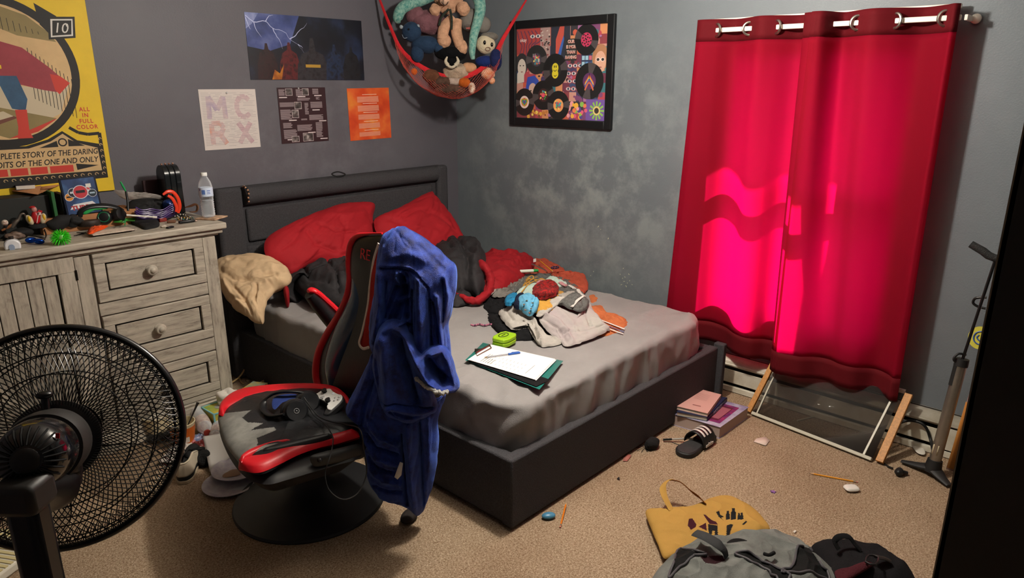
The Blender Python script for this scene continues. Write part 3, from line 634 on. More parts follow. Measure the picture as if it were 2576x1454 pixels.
b = MB(); ribbon(b, [(604, 1022), (640, 1012), (700, 1003), (760, 1000), (800, 1000)], [5, 10, 12, 12, 5], SZ+.012, .016); b.build('side_insert', lea, ch)
b = MB(); ribbon(b, [(598, 1036), (626, 1033), (680, 1026), (740, 1019)], [2, 2.2, 2, 1], SZ+.014, .012); b.build('piping', redl, ch)
b = MB(); ribbon(b, [(600, 1170), (625, 1172), (655, 1168), (700, 1150), (745, 1132), (800, 1118), (850, 1108), (903, 1092)], [7, 16, 20, 18, 14, 9, 8, 7], SZ-.002, .028)
lab(b.build('side_bolster', redl, ch), 'red near side bolster')
b = MB(); ribbon(b, [(655, 1141), (700, 1128), (745, 1117), (800, 1106), (840, 1099)], [3, 7, 7, 5, 2], SZ+.02, .016); b.build('side_insert', lea, ch)
b = MB(); ribbon(b, [(604, 1160), (630, 1140), (684, 1119), (738, 1110)], [5, 6, 4, 1], SZ+.022, .012); b.build('piping', redl, ch)
b = MB(); cushion(b, [(780, 1150), (800, 1140), (850, 1128), (905, 1118), (915, 1150), (860, 1162), (800, 1174), (785, 1168)], at_pl((1.2, 1.93, .36), (-.1, -1, .15)), .02, .02); b.build('hinge_bracket', mat('bracket_dark', '2c2c2c', .5), ch)
q = at_pl((1.2, 1.91, .36), (-.1, -1, .15))(805, 1158); MB().ball(q, .009).build('bolt', shell, ch)
# backrest
BP = V((1.50, 2.2, .45)); BN = V((-1, 0, .14)).normalized(); bk = at_pl(BP, BN)
Ledge = [(968, 587), (936, 588), (905, 594), (889, 618), (885, 660), (887, 705), (880, 748), (860, 793), (833, 838), (812, 882), (804, 925), (808, 965), (830, 1000)]
LW = [bk(*q) for q in Ledge]
ymid = 2.08
RW = [V((p.x, max(1.86, min(2*ymid-p.y, LW[0].y-.06)), p.z)) for p in LW][::-1]
out = LW+[V((LW[-1].x, ymid, LW[-1].z-.04))]+RW
b = MB(); cushion(b, out, None, .03, .07, nrm=BN, p=6, q=.5, nr=26, sub=5); b.build('backrest', lea, ch, ang=70)
for s_, P_ in (('near', RW), ('far', LW)):
    b = MB(); P_ = P_ if s_ == 'far' else P_[:8]
    b.tube([p+BN*.012 for p in P_], [.004, .005, .011, .015, .016, .016, .017, .018, .02, .021, .022, .02, .014][:len(P_)], 12, sub=6)
    lab(b.build('edge_piping', redl, ch), 'red edge of the backrest, %s side' % s_)
b = MB(); b.tube([bk(q[0]+dx_, q[1]+2)+BN*.012 for q, dx_ in zip(Ledge[4:12], (10, 16, 26, 34, 42, 46, 42, 34))], [.012, .028, .045, .055, .062, .062, .055, .03], 24, sub=8, flat=.55, up=BN); lab(b.build('side_wing', leab, ch), 'glossy side wing')
b = MB(frame(bk(936, 641)+BN*.033, V((0, -1, 0)), V((.14, 0, 1)))).text('RE', Matrix.Identity(4), .062, ext=.0008, font_b=-.0008); b.build('lettering', redl, ch)
ar = at_pl((1.4, 2.56, .7), (0, -1, 0))
b = MB(); b.tube([ar(778, 728)+V((0, 0, -.02)), ar(800, 752)+V((0, 0, -.02)), ar(830, 785)+V((0, 0, -.03)), ar(862, 830)+V((0, 0, -.03))], [.025, .034, .036, .03], 14, flat=1.0); b.build('armrest', lea, ch)
b = MB(); b.tube([ar(775, 733), ar(788, 733)+V((0, 0, .0)), ar(815, 756), ar(845, 785), ar(866, 812)], [.012, .03, .034, .034, .026], 14, flat=.55, up=(0, 0, 1)); lab(b.build('armrest_pad', redl, ch), 'red top of the flipped-up armrest')

# red and white jersey under the robe
jr = at_pl(BP+BN*.05, BN)
t = thing('jersey', 'red jersey with a white border hanging down the chair back under the blue robe', 'jersey', jr(930, 760))
o_ = [(990, 588), (962, 608), (944, 650), (934, 710), (928, 770), (914, 830), (906, 862), (915, 876), (932, 874), (946, 850), (960, 790), (975, 700), (1000, 620)]
b = MB(); cushion(b, o_, jr, .014, .01, nrm=BN, fold=.006, ff=14, fd=(0, 0, 1), fst=4, seed=3); b.build('cloth', fabric('jersey_red', 'a8281f', bump=.5, bs=150), t)
b = MB(); b.tube([jr(*q)+BN*.01 for q in [(958, 612), (945, 655), (936, 715), (930, 772), (917, 832), (909, 862), (918, 876), (933, 873)]], .006, 8, flat=.5, up=BN); lab(b.build('border', fabric('jersey_white', 'd8c8b8'), t), 'white border')

# ------------------------------------------------------------------ blue robe
plush = mat('blue_plush', '2743a2', .55, var=.35, vs=22, col2='0e1850', bump=.7, bs=420, sheen=1.0, sheent='6f8fe8', spec=.35)
plushd = plush
RD = 2.40; HN = V((FWD.x, FWD.y, 0)).normalized()
def rp(off): return at_pl(HN*(RD-off), -HN)
rb = thing('robe', 'royal blue plush hooded robe draped over the back of the gaming chair', 'robe', rp(0)(1010, 1250))
def rpiece(mb, outl, off, bulge, back=.03, fold=.02, ff=9, seed=0, fd=(.1, 0, 1), fst=2.6, nr=22, p=2.4, q=.55):
    return cushion(mb, outl, rp(off), bulge, back, nrm=-HN+V((0, 0, .15)), fold=fold, ff=ff, fd=fd, fst=fst, seed=seed, nr=nr+22, sub=12, p=p, q=q)
def robe_part(nm, outl, off, bulge, strokes, seed, amp=.006, fr=16):
    b = MB(); cushion(b, outl, rp(off), bulge, .03, nrm=-HN+V((0, 0, .15)), fold=.006, ff=9, fd=(.1, 0, 1), fst=3, seed=seed, nr=64, sub=12, p=3.2, q=.5, strokes=strokes)
    return b.build(nm, plush, rb, ang=80, disp=(amp, fr, (.12, .08, 1), 3.5, seed))
robe_part('cape', [(932, 870), (930, 830), (932, 800), (940, 736), (949, 649), (962, 594), (986, 575), (1010, 571), (1032, 577), (1064, 596), (1099, 620), (1125, 646), (1146, 668), (1149, 714), (1146, 746), (1136, 790), (1128, 815), (1133, 856), (1136, 910), (1120, 950), (1060, 960), (990, 940), (950, 905)], .04, .11, [
    ([(958, 670), (985, 668), (1012, 668), (1043, 673), (1069, 690), (1086, 714), (1090, 745)], 1.8, -.010), ([(956, 664), (1012, 661), (1046, 666), (1074, 684)], 4, .007),
    ([(1024, 690), (1021, 725), (1014, 760), (1004, 790)], 13, -.055), ([(1030, 710), (1034, 760), (1036, 800)], 9, -.045), ([(1006, 714), (992, 752), (978, 790)], 6, -.03),
    ([(1012, 678), (1010, 692), (1016, 704), (1030, 706)], 4, .035), ([(1020, 676), (1032, 690), (1034, 702)], 4, .03), ([(1014, 746), (1028, 742), (1040, 735)], 4.5, .035), ([(998, 815), (1018, 802), (1038, 795)], 6, .04),
    ([(1064, 695), (1066, 760), (1068, 830), (1070, 900)], 15, .035), ([(1089, 745), (1091, 800), (1093, 870)], 3, -.03), ([(1047, 720), (1047, 800), (1048, 870)], 3, -.025),
    ([(1108, 735), (1112, 800), (1120, 860)], 7, .025), ([(1096, 750), (1104, 790), (1110, 850)], 3, -.02), ([(1126, 690), (1134, 740), (1126, 800)], 7, .018), ([(1120, 700), (1122, 760), (1118, 800)], 2.5, -.014),
    ([(962, 685), (966, 740), (962, 800), (950, 850)], 12, .035), ([(946, 720), (944, 790), (938, 850)], 4, -.015), ([(984, 700), (980, 750), (970, 820)], 5, -.02),
    ([(975, 610), (985, 590), (1000, 582)], 5, -.010), ([(1000, 640), (1040, 630), (1080, 650)], 10, .008), ([(1060, 615), (1090, 640), (1120, 670)], 6, -.008)], 31)
robe_part('hood', [(938, 890), (944, 850), (960, 816), (989, 803), (1017, 813), (1039, 846), (1062, 878), (1085, 871), (1112, 866), (1131, 884), (1148, 930), (1157, 968), (1146, 984), (1110, 986), (1090, 984), (1101, 1018), (1090, 1040), (1030, 1062), (975, 1045), (957, 1010), (946, 960), (938, 925)], .13, .07, [
    ([(950, 862), (965, 826), (990, 813), (1015, 823), (1038, 857), (1058, 902), (1085, 947), (1115, 969), (1148, 973)], 10, .035), ([(972, 850), (976, 900), (980, 960), (984, 1003)], 16, .03),
    ([(1012, 850), (1024, 900), (1040, 950), (1052, 995)], 12, -.06), ([(1082, 900), (1100, 925), (1120, 945)], 9, -.065), ([(1092, 880), (1118, 874), (1134, 905), (1149, 955)], 7, .03),
    ([(957, 1005), (1000, 1002), (1040, 1010), (1100, 1019)], 2, -.014), ([(960, 1014), (1000, 1014), (1050, 1025), (1092, 1027)], 6, .022), ([(1000, 1030), (1025, 1045), (1060, 1040)], 5, .02), ([(985, 1028), (1010, 1042)], 3, -.02), ([(950, 900), (955, 960)], 4, -.015)], 33, .005)
robe_part('skirt', [(940, 888), (970, 940), (1000, 1000), (1060, 1000), (1100, 1000), (1122, 985), (1118, 1010), (1104, 1050), (1104, 1110), (1098, 1170), (1088, 1225), (1075, 1264), (1063, 1290), (1048, 1294), (1030, 1280), (1000, 1268), (960, 1256), (938, 1225), (925, 1190), (912, 1120), (898, 1055), (868, 1035), (878, 1002), (905, 955), (925, 915)], .05, .07, [
    ([(1034, 1050), (1038, 1100), (1043, 1180), (1047, 1240), (1052, 1284)], 11, .035), ([(1016, 1080), (1022, 1160), (1028, 1260)], 4, -.035), ([(1060, 1050), (1065, 1150), (1068, 1260)], 4, -.03),
    ([(940, 1050), (965, 1085), (1008, 1100)], 6, .025), ([(930, 1080), (955, 1112), (1008, 1128)], 4, -.02), ([(928, 1100), (955, 1135), (1008, 1150)], 7, .025), ([(932, 1140), (960, 1165), (1010, 1176)], 4, -.02), ([(935, 1165), (970, 1192), (1012, 1200)], 7, .02), ([(945, 1210), (980, 1222), (1014, 1225)], 4, -.018),
    ([(930, 930), (905, 990), (885, 1030)], 8, .02), ([(945, 950), (925, 1010), (915, 1060)], 5, -.02), ([(960, 980), (945, 1030)], 6, .015), ([(1084, 1040), (1086, 1120), (1080, 1220)], 8, .02)], 35)
b = MB(); random.seed(3)
hp = catmull([rp(.20)(1046, 950), rp(.215)(1062, 966), rp(.225)(1085, 981), rp(.23)(1108, 988), rp(.23)(1126, 987)], 14)
for p in hp: b.ball(p+V((random.uniform(-.003, .003),)*3), random.uniform(.0045, .007), nu=7, nv=5)
lab(b.build('fleece_hem', mat('grey_fleece', 'a9a7a3', .95), rb), 'pale fleece edge of the hood')
q = rp(.135)
b = MB(); P4 = [q(1006, 1162), q(1014, 1165), q(1010, 1195), q(1000, 1206), q(992, 1200)]; b.poly(P4); lab(b.build('care_tag', mat('tag_white', 'd8d8d8', .8), rb, solid=.001), 'small white care tag')

# ------------------------------------------------------------------ headset on the seat
hs = thing('headset', 'black over-ear headset lying on the chair seat', 'headset', at_z(730, 1030, SZ+.03))
hbk = mat('headset_black', '121316', .4, var=.2); hpad = mat('ear_cushion', '1a1a1c', .85)
ax = V((-.25, -.85, .5)).normalized()
b = MB(); b.tube([at_z(716, 1042, SZ+.06), at_z(684, 1046, SZ+.045), at_z(664, 1030, SZ+.045), at_z(664, 1008, SZ+.06), at_z(690, 990, SZ+.08), at_z(725, 985, SZ+.09), at_z(765, 988, SZ+.08), at_z(786, 998, SZ+.07)], [.012, .015, .014, .013, .013, .013, .013, .01], 12, flat=.45, sub=8, up=(0.3, 0.3, 1)); b.build('headband', hbk, hs)
b = MB(); cushion(b, [at_z(x, y, SZ+.065) for x, y in [(684, 1018), (690, 1000), (715, 992), (745, 992), (740, 1005), (712, 1012), (692, 1030)]], None, .003, .003); lab(b.build('suspension_band', fabric('dark_blue_fabric', '26366e'), hs), 'dark blue elastic band')
for nm, (px, py, zz, r) in (('ear_cup', (744, 1035, SZ+.055, .045)), ('ear_cup', (776, 1012, SZ+.055, .042))):
    c_ = at_z(px, py, zz); T = frame(c_, ax.orthogonal(), ax.cross(ax.orthogonal()))
    b = MB(T); b.lathe([(0, -.02), (r*.95, -.02), (r, -.01), (r, .005), (r*.85, .016), (r*.8, .018), (0, .016)], 30); e_ = b.build(nm, hbk, hs)
    MB(T).tube([(r*.85*math.cos(a*PI/8), r*.85*math.sin(a*PI/8), -.026) for a in range(16)], .014, 10, closed=True, sub=2).build('ear_cushion', hpad, e_)
    if r > .044:
        MB(T).tube([(.009*math.cos(a*PI/5), .009*math.sin(a*PI/5), .0175) for a in range(10)], .0012, 6, closed=True, sub=2).ball((0, 0, .0175), .003).build('emblem', mat('emblem_grey', '8a8a8a', .4), e_)
# ------------------------------------------------------------------ controller
g = thing('game_controller', 'white game controller with black thumbsticks beside the headset', 'controller', at_z(825, 1010, SZ+.03))
T = frame(at_z(828, 1006, SZ+.05), at_z(858, 1018, SZ+.03)-at_z(797, 990, SZ+.05), at_z(815, 985, SZ+.07)-at_z(800, 1030, SZ+.03)) if False else frame(at_z(829, 1008, SZ+.05), at_z(852, 1018, SZ+.05)-at_z(800, 988, SZ+.05), V((-.35, -.4, .85)).cross(at_z(852, 1018, SZ+.05)-at_z(800, 988, SZ+.05)))
wp = mat('white_plastic', 'dcdcd8', .35)
ol = [(-.07, .02), (-.045, .04), (-.02, .036), (.02, .036), (.045, .04), (.07, .02), (.078, -.02), (.078, -.055), (.062, -.066), (.045, -.045), (.03, -.026), (-.03, -.026), (-.045, -.045), (-.062, -.066), (-.078, -.055), (-.078, -.02)]
oo = [(p.x, p.y) for p in catmull([V((*p, 0)) for p in ol], 4, True)]
MB(T).prism(oo, -.014, .012).build('back_shell', mat('grip_black', '1b1b1d', .6), g, bev=.005)
MB(T).prism([(x*.93, min(.04, y*.9+.002) if y > -.03 else -.03+(y+.03)*.3) for x, y in oo], .008, .016).build('face_plate', wp, g, bev=.003)
for x, y in ((-.043, .014), (.022, -.012)):
    MB(T).lathe([(.009, .014), (.008, .022), (.0105, .024), (.0105, .028), (.008, .029), (0, .027)], 18, o=(x, y, 0)).build('thumbstick', mat('stick_black', '0c0c0d', .5), g)
for i, (x, y) in enumerate(((.043, .025), (.043, .003), (.054, .014), (.032, .014))): MB(T).ball((x, y, .0165), (.0048, .0048, .003), nu=12, nv=6).build('button', mat('button_grey', 'b8b8b8', .35), g)
MB(T).box((-.022, -.012, .017), (.018, .006, .004)).box((-.022, -.012, .017), (.006, .018, .004)).build('directional_pad', mat('button_grey', 'b8b8b8', .35), g)
MB(T).ball((0, .026, .016), (.006, .006, .002), nu=12, nv=6).build('power_button', mat('lit_white', 'eef4ff', .3), g)
b = MB(); b.tube([at_z(745, 1010, SZ+.07), at_z(768, 1015, SZ+.06), at_z(790, 1045, SZ+.05), at_z(815, 1065, SZ+.045), at_z(832, 1088, SZ+.05), at_z(838, 1110, SZ+.04), rp(.35)(830, 1150), rp(.38)(818, 1190), rp(.4)(828, 1232), rp(.4)(862, 1256), rp(.36)(900, 1240), rp(.32)(922, 1190), rp(.3)(915, 1130), rp(.28)(905, 1080), at_z(870, 1068, SZ+.045), at_z(830, 1060, SZ+.045), at_z(800, 1046, SZ+.05), at_z(775, 1015, SZ+.07), at_z(765, 1000, SZ+.085)], .0022, 6)
tag(b.build('headset_cable', mat('cable_black', '141414', .5)), 'thin black cable looping off the chair seat', 'cable')
# ================================================================== FAN
fb = mat('fan_black', '0e0e0f', .28, var=.2, vs=6); wire = mat('fan_wire', '0c0b0b', .35)
G = at_d(157, 1099, 1.25); BKp = at_d(44, 1172, .976)
AX = (BKp-G).normalized(); FR = .195
XX = V((0, 0, 1)).cross(AX).normalized(); FT = frame(G, XX, AX.cross(XX))
pz = BKp-AX*.11
fan = thing('pedestal_fan', 'black pedestal fan seen from behind at the left edge', 'fan', (pz.x, pz.y, 0))
MB(FT).tube([(FR*math.cos(a*PI/18), FR*math.sin(a*PI/18), 0) for a in range(36)], .0065, 12, closed=True, sub=3, flat=1.6, up=None).build('guard_ring', fb, fan)
def prof(r): t = r/FR; return .062*(1-t**2.6)
def guard(sgn, sw, n, zsc):
    b = MB(FT)
    for i in range(n):
        a0 = 2*PI*i/n; P = []
        for k in range(9):
            t = k/8; r = .055+(FR-.055)*t; a = a0+sw*(t**1.0)*.55; P.append((r*math.cos(a), r*math.sin(a), sgn*(prof(r)*zsc+.004)))
        b.tube(P, .0009, 4, sub=1)
        # rim loop between neighbouring wires
        P = []
        for k in range(5):
            t = k/4; a = a0+sw*.55+t*2*PI/n*2.4; r = FR-.004-.026*math.sin(PI*t); P.append((r*math.cos(a), r*math.sin(a), sgn*(prof(r)*zsc+.006)))
        b.tube(P, .0008, 4, sub=1)
    for r in (.115, .15, .182):
        b.tube([(r*math.cos(a*PI/12), r*math.sin(a*PI/12), sgn*(prof(r)*zsc+.004)) for a in range(24)], .0012, 5, closed=True, sub=2)
    return b
lab(guard(1, 1, 96, 1).build('rear_guard', wire, fan), 'rear wire guard')
lab(guard(-1, -1, 96, 1).build('front_guard', wire, fan), 'front wire guard')
MB(FT).lathe([(0, .064), (.062, .064), (.07, .058), (.07, .05), (0, .05)], 40).build('guard_hub', fb, fan)
MB(FT).lathe([(0, -.072), (.05, -.07), (.055, -.06), (0, -.06)], 40).build('front_badge', fb, fan)
bl = see('smoked_blade', '2a2624', .2, .35, True)
for i in range(5):
    a0 = 2*PI*i/5+.3
    def fn(u, v, a0=a0):
        r = .03+(.168-.03)*u; w = .28+.35*math.sin(PI*min(1, u*.75+.15)); a = a0+(v-.5)*w*1.7+u*.25; return V((r*math.cos(a), r*math.sin(a), (v-.5)*.035*(1-u*.3)-.005))
    MB(FT).grid(fn, 14, 8).build('blade', bl, fan, solid=.0018)
MB(FT).lathe([(0, -.03), (.03, -.028), (.034, 0), (.034, .03), (0, .03)], 30).build('blade_hub', fb, fan)
# motor housing
MB(FT).lathe([(0, .064), (.054, .064), (.058, .075), (.059, .10), (.059, .135), (.056, .15), (0, .15)], 48).build('motor_collar', mat('fan_satin', '211f1d', .5, var=.3, vs=8), fan)
b = MB(FT).lathe([(0, .148), (.052, .148), (.0535, .165), (.0525, .195), (.049, .22), (.038, .242), (.02, .252), (0, .252)], 48)
hsg = b.build('motor_housing', mat('fan_gloss', '0b0b0c', .16, coat=.5), fan)
b = MB(FT)
for i in range(26):
    a = 2*PI*i/26; P = []
    for r, z in ((.022, .253), (.030, .2485), (.038, .2425), (.0465, .2285)): P.append((r*math.cos(a), r*math.sin(a), z))
    b.tube(P, .0016, 5, sub=2)
b.build('cooling_slot', mat('slot_black', '020202', .9), hsg)
MB(FT).lathe([(.018, .251), (.018, .256), (.012, .259), (0, .259)], 24).build('rear_cap', mat('fan_satin', '211f1d', .5), hsg)
q = FT @ V((.036, .024, .228)) if (FT @ V((.03, 0, 0))-FT @ V((0, 0, 0))).dot(RGT) > 0 else FT @ V((-.036, .024, .228))
dd = (q-(FT @ V((0, 0, .15)))).normalized()
b = MB(frame(q+dd*.008, RGT, UPV.cross(dd).cross(dd)*-1 if False else UPV)).box((0, 0, 0), (.006, .008, .0012)); lab(b.build('red_label', mat('label_red', 'a01c22', .5), hsg), 'small red label')
MB(FT).cyl((0, .055, .095), (0, .08, .095), .006).ball((0, .083, .095), (.013, .007, .013)).build('oscillation_knob', fb, fan)
nk = at_d(60, 1232, 1.02); pole = V((nk.x, nk.y, 0))
fx_ = V((RGT.x, RGT.y, 0)).normalized(); R3 = Matrix((fx_, V((-fx_.y, fx_.x, 0)), V((0, 0, 1)))).transposed()
b = MB(); b.tube([FT @ V((0, -.03, .11)), FT @ V((0, -.065, .12)), nk+V((0, 0, .0))], [.045, .04, .03], 20, sub=4); b.build('tilt_bracket', fb, fan)
b = MB(); b.box((nk.x, nk.y, nk.z-.005), (.062, .06, .05), R3); b.build('neck', mat('fan_satin', '211f1d', .5), fan, bev=.01)
b = MB(); b.box((nk.x, nk.y, nk.z-.22), (.046, .044, .40), R3); lab(b.build('control_column', fb, fan, bev=.012), 'square control column')
b = MB(TR(pole)); b.lathe([(.022, .04), (.02, nk.z-.4), (0, nk.z-.4)], 28); b.build('pole', fb, fan)
MB(TR(pole)).lathe([(.2, 0), (.2, .015), (.16, .035), (.05, .05), (0, .05)], 48).build('base', fb, fan)
# ================================================================== THINGS ON THE WALLS
def flat(name, col, rough_=None, **k): return mat(name, col, rough=rough_ or k.pop('rough', .6), **k)
class Sheet:
    """a flat picture: local x to the right, y up, z out of the wall; art laid as thin ink shapes in metres"""
    def __init__(s, T): s.T = T; s.mb = MB(T); s.mats = []; s.k = 0
    def mi(s, m):
        if m not in s.mats: s.mats.append(m)
        return s.mats.index(m)
    def z(s): s.k += 1; return .0019+s.k*.000006
    def poly(s, pts, m): z = s.z(); s.mb.add([(x, y, z) for x, y in pts], [tuple(range(len(pts)))], s.mi(m), False)
    def rect(s, x0, y0, x1, y1, m): s.poly([(x0, y0), (x1, y0), (x1, y1), (x0, y1)], m)
    def disc(s, x, y, r, m, n=32, ry=None, a0=0, a1=2*PI):
        ry = ry or r; s.poly([(x+r*math.cos(a0+(a1-a0)*i/n), y+ry*math.sin(a0+(a1-a0)*i/n)) for i in range(n)], m)
    def line(s, pts, w, m, taper=False):
        for i in range(len(pts)-1):
            if i % 4 == 0 or w > .01: z = s.z()
            (x0, y0), (x1, y1) = pts[i], pts[i+1]; d = math.hypot(x1-x0, y1-y0) or 1; nx, ny = -(y1-y0)/d*w/2, (x1-x0)/d*w/2
            t = (1-(i+1)/len(pts)) if taper else 1; t0 = (1-i/len(pts)) if taper else 1
            s.mb.add([(x0-nx*t0, y0-ny*t0, z), (x1-nx*t, y1-ny*t, z), (x1+nx*t, y1+ny*t, z), (x0+nx*t0, y0+ny*t0, z)], [(0, 1, 2, 3)], s.mi(m), False)
    def text(s, t, x, y, size, m, **k): s.mb.text(t, TR((x, y, s.z())), size, s.mi(m), ext=.00001, **k)
    def done(s, name, parent): return s.mb.build(name, s.mats, parent)
WA = lambda x, z, off=.001: frame((x, YA-off, z), (1, 0, 0), (0, 0, 1))      # z axis = x cross y = (0,-1,0): out of the back wall
ink = flat('ink_black', '15120f'); yel = flat('poster_yellow', 'e0bd22', var=.08, vs=5); tan = flat('poster_tan', 'cfae7c', var=.1, vs=6); pred = flat('poster_red', 'c43a2c'); pblu = flat('poster_blue', '2f5575', var=.2, vs=20); ppnk = flat('poster_rose', '96353f', var=.15, vs=9); olv = flat('poster_olive', '8a7a4c', var=.1); pwh = flat('paper_white', 'd9d6cf', .8)
# --- yellow comic style board (generic stand-in art)
CX, CZ, PW, PH = .80, 1.72, .80, 1.16
t = thing('comic_poster', 'large yellow comic style poster board with a black oval ring and tan caption panel', 'poster', T=WA(CX, CZ-PH/2))
T = WA(CX, CZ); B_ = MB(T); B_.box((0, 0, .004), (PW, PH, .008)); B_.build('board', flat('board_edge', '2a2620'), t)
S = Sheet(T @ Matrix.Translation((0, 0, .0072)))
S.rect(-PW/2+.001, -PH/2+.001, PW/2-.001, PH/2-.001, yel)
ox, oz, orx, ory = 0, -.025, .326, .322
S.disc(ox, oz, orx, ink, 64, ory); S.disc(ox, oz, orx-.034, tan, 64, ory-.034)
def sh(pts): return [(x+.055, y-.16) for x, y in pts]
def clipd(pts):
    out = []
    for x, y in sh(pts):
        k = min(1, .99/max(1e-6, math.hypot((x-ox)/(orx-.036), (y-oz)/(ory-.036)))); out.append((ox+(x-ox)*k, oz+(y-oz)*k))
    return out
S.poly(clipd([(-.02, .42), (.10, .38), (.19, .33), (.22, .28), (.05, .29), (-.04, .33)]), olv)
S.poly(clipd([(-.4, .12), (-.15, .1), (.16, .06), (.28, .10), (.26, -.12), (0, -.13), (-.38, -.14)]), flat('art_cream', 'c5b79b'))
S.poly(clipd([(-.38, -.05), (-.12, .0), (.16, -.08), (-.05, -.17), (-.36, -.16)]), olv)
S.poly(clipd([(.16, -.08), (-.05, -.17), (.0, -.22), (.1, -.2), (.18, -.12)]), pred)
S.poly(sh([(-.14, -.055), (-.055, -.03), (-.005, -.06), (-.09, -.09)]), flat('art_brown', '6d4032')); S.poly(sh([(-.135, -.05), (-.055, -.03), (-.02, -.052), (-.1, -.075)]), flat('art_cream', 'c5b79b'))
for i in range(12): x = .08+i*.014; S.line(sh([(x, .24-i*.012), (x-.004, .02-i*.008)]), .0025, ink)
for i in range(7): x = .0+i*.022; S.line(sh([(x, .37-i*.01), (x+.002, .31-i*.002)]), .002, ink)
# plain abstract shapes where the picture's figure was: a red banner and blue blocks
S.poly(sh([(-.04, .27), (.06, .24), (.15, .16), (.215, .09), (.165, .05), (.11, .06), (.04, .08), (-.06, .10)]), ppnk)
S.poly(sh([(.15, .13), (.19, .12), (.225, .09), (.175, .04), (.16, .06)]), pred)
S.poly(sh([(-.2, .28), (-.07, .3), (-.03, .24), (-.05, .14), (-.16, .14)]), pblu); S.poly(sh([(-.19, .12), (-.09, .13), (-.1, .02), (-.2, .0)]), pblu); S.poly(sh([(-.06, .12), (.02, .12), (.045, .02), (.03, -.03), (-.02, -.02)]), pblu)
S.poly(sh([(-.01, -.025), (.035, -.025), (.03, -.12), (.04, -.15), (-.02, -.15), (-.01, -.1)]), pred); S.poly(sh([(-.2, .0), (-.12, .01), (-.15, -.05), (-.22, -.04)]), pred)
S.poly(sh([(-.15, .13), (-.03, .15), (-.03, .165), (-.15, .145)]), yel)
S.poly([(.19, .27), (.27, .22), (.30, .15), (.25, .12), (.2, .18)], ink)
S.poly([(.235, .215), (.345, .222), (.335, .13), (.225, .118)], ink); S.poly([(.245, .206), (.335, .212), (.326, .138), (.235, .128)], pwh); S.poly([(.252, .2), (.329, .205), (.32, .144), (.242, .135)], ink)
S.text('10', .278, .168, .062, pwh, shear=.25); S.text('c', .308, .185, .028, pwh)
for i, w in enumerate(('ALL', 'IN', 'FULL', 'COLOR')): S.text(w, .322, -.190-i*.027, .026, pred, sp=1.2, font_b=.0007, sx=.92)
S.line([(.245, -.27), (.28, -.295), (.32, -.305), (.37, -.302)], .014, ink)
# caption panel
S.poly([(-.4, -.345), (.06, -.345), (.15, -.32), (.214, -.285), (.27, -.33), (.362, -.352), (.362, -.3), (.378, -.3), (.378, -.515), (-.4, -.535)], ink)
S.poly([(-.4, -.356), (.07, -.356), (.16, -.33), (.214, -.297), (.262, -.34), (.352, -.37), (.356, -.478), (-.4, -.478)], tan)
S.disc(.208, -.336, .019, ink); S.disc(.208, -.336, .013, tan); S.poly([(.11, -.357), (.185, -.328), (.188, -.356)], ink); S.poly([(.30, -.357), (.232, -.322), (.23, -.356)], ink)
S.text('COMPLETE STORY OF THE DARING', .35, -.386, .036, ink, shear=.2, sx=.80, font_b=.0006, align='RIGHT')
S.text('EXPLOITS OF THE ONE AND ONLY', .345, -.424, .036, ink, shear=.2, sx=.84, font_b=.0006, align='RIGHT')
S.rect(-.4, -.474, .235, -.442, pred); S.poly([(.248, -.438), (.25, -.468), (.345, -.452)], ink)
for i in range(7): S.rect(-.34+i*.078, -.473, -.33+i*.078, -.443, tan)
for i in range(25):
    x = -.385+i*.031
    S.line([(x+.010*math.cos(a*.5)*(1-a/12), -.495+.010*math.sin(a*.5)*(1-a/12)) for a in range(10)], .003, tan)
for i in range(6):
    y = -.47+i*.028; S.line([(.367+.007*math.cos(a*.5)*(1-a/12), y+.010*math.sin(a*.5)*(1-a/12)) for a in range(10)], .003, tan)
S.done('printed_art', t)
# --- dark storm poster (generic stand-in art)
def wallsheet(name, label, cat, x0, z0, x1, z1, m, rot=0, th=.0012):
    cx, cz = (x0+x1)/2, (z0+z1)/2; w, h = abs(x1-x0), abs(z1-z0)
    T = WA(cx, cz) @ Matrix.Rotation(rot, 4, 'Z'); t = thing(name, label, cat, T=T)
    MB(T).box((0, 0, th/2+.0004), (w, h, th)).build('paper', m, t)
    return t, Sheet(T), w, h
def gradmat(name, cols, axis=0, noise_s=6, det=5):
    m = bpy.data.materials.new(name); m.use_nodes = True; nt = m.node_tree; N = nt.nodes; L = nt.links; b = N['Principled BSDF']
    tc = N.new('ShaderNodeTexCoord'); n = N.new('ShaderNodeTexNoise'); n.inputs['Scale'].default_value = noise_s; n.inputs['Detail'].default_value = det; L.new(tc.outputs['Object'], n.inputs[0])
    r = N.new('ShaderNodeValToRGB'); L.new(n.outputs[0], r.inputs[0]); e = r.color_ramp.elements
    e[0].position = .3; e[0].color = (*lin(cols[0]), 1); e[1].position = .7; e[1].color = (*lin(cols[-1]), 1)
    for i, c in enumerate(cols[1:-1]): q = e.new(.3+.4*(i+1)/(len(cols)-1)); q.color = (*lin(c), 1)
    L.new(r.outputs[0], b.inputs['Base Color']); b.inputs['Roughness'].default_value = .4; return m
t, S, w, h = wallsheet('storm_poster', 'wide dark poster of white lightning over a blue night sky', 'poster', 1.976, 1.669, 2.736, 2.02, gradmat('storm_sky', ['080a10', '0f1420', '22304e'], noise_s=5))
S.poly([(-w/2, h/2), (-.05, h/2), (-.12, .02), (-.25, -.02), (-w/2, 0)], gradmat('storm_glow', ['26345e', '3c4a80', '5a6698'], noise_s=9))
S.poly([(-w/2, h/2), (-.30, h/2), (-.34, .12), (-w/2, .09)], gradmat('storm_light', ['5a6698', '7f8ab8', '9aa3c8'], noise_s=20))
lt = flat('lightning', 'b9c0e0')
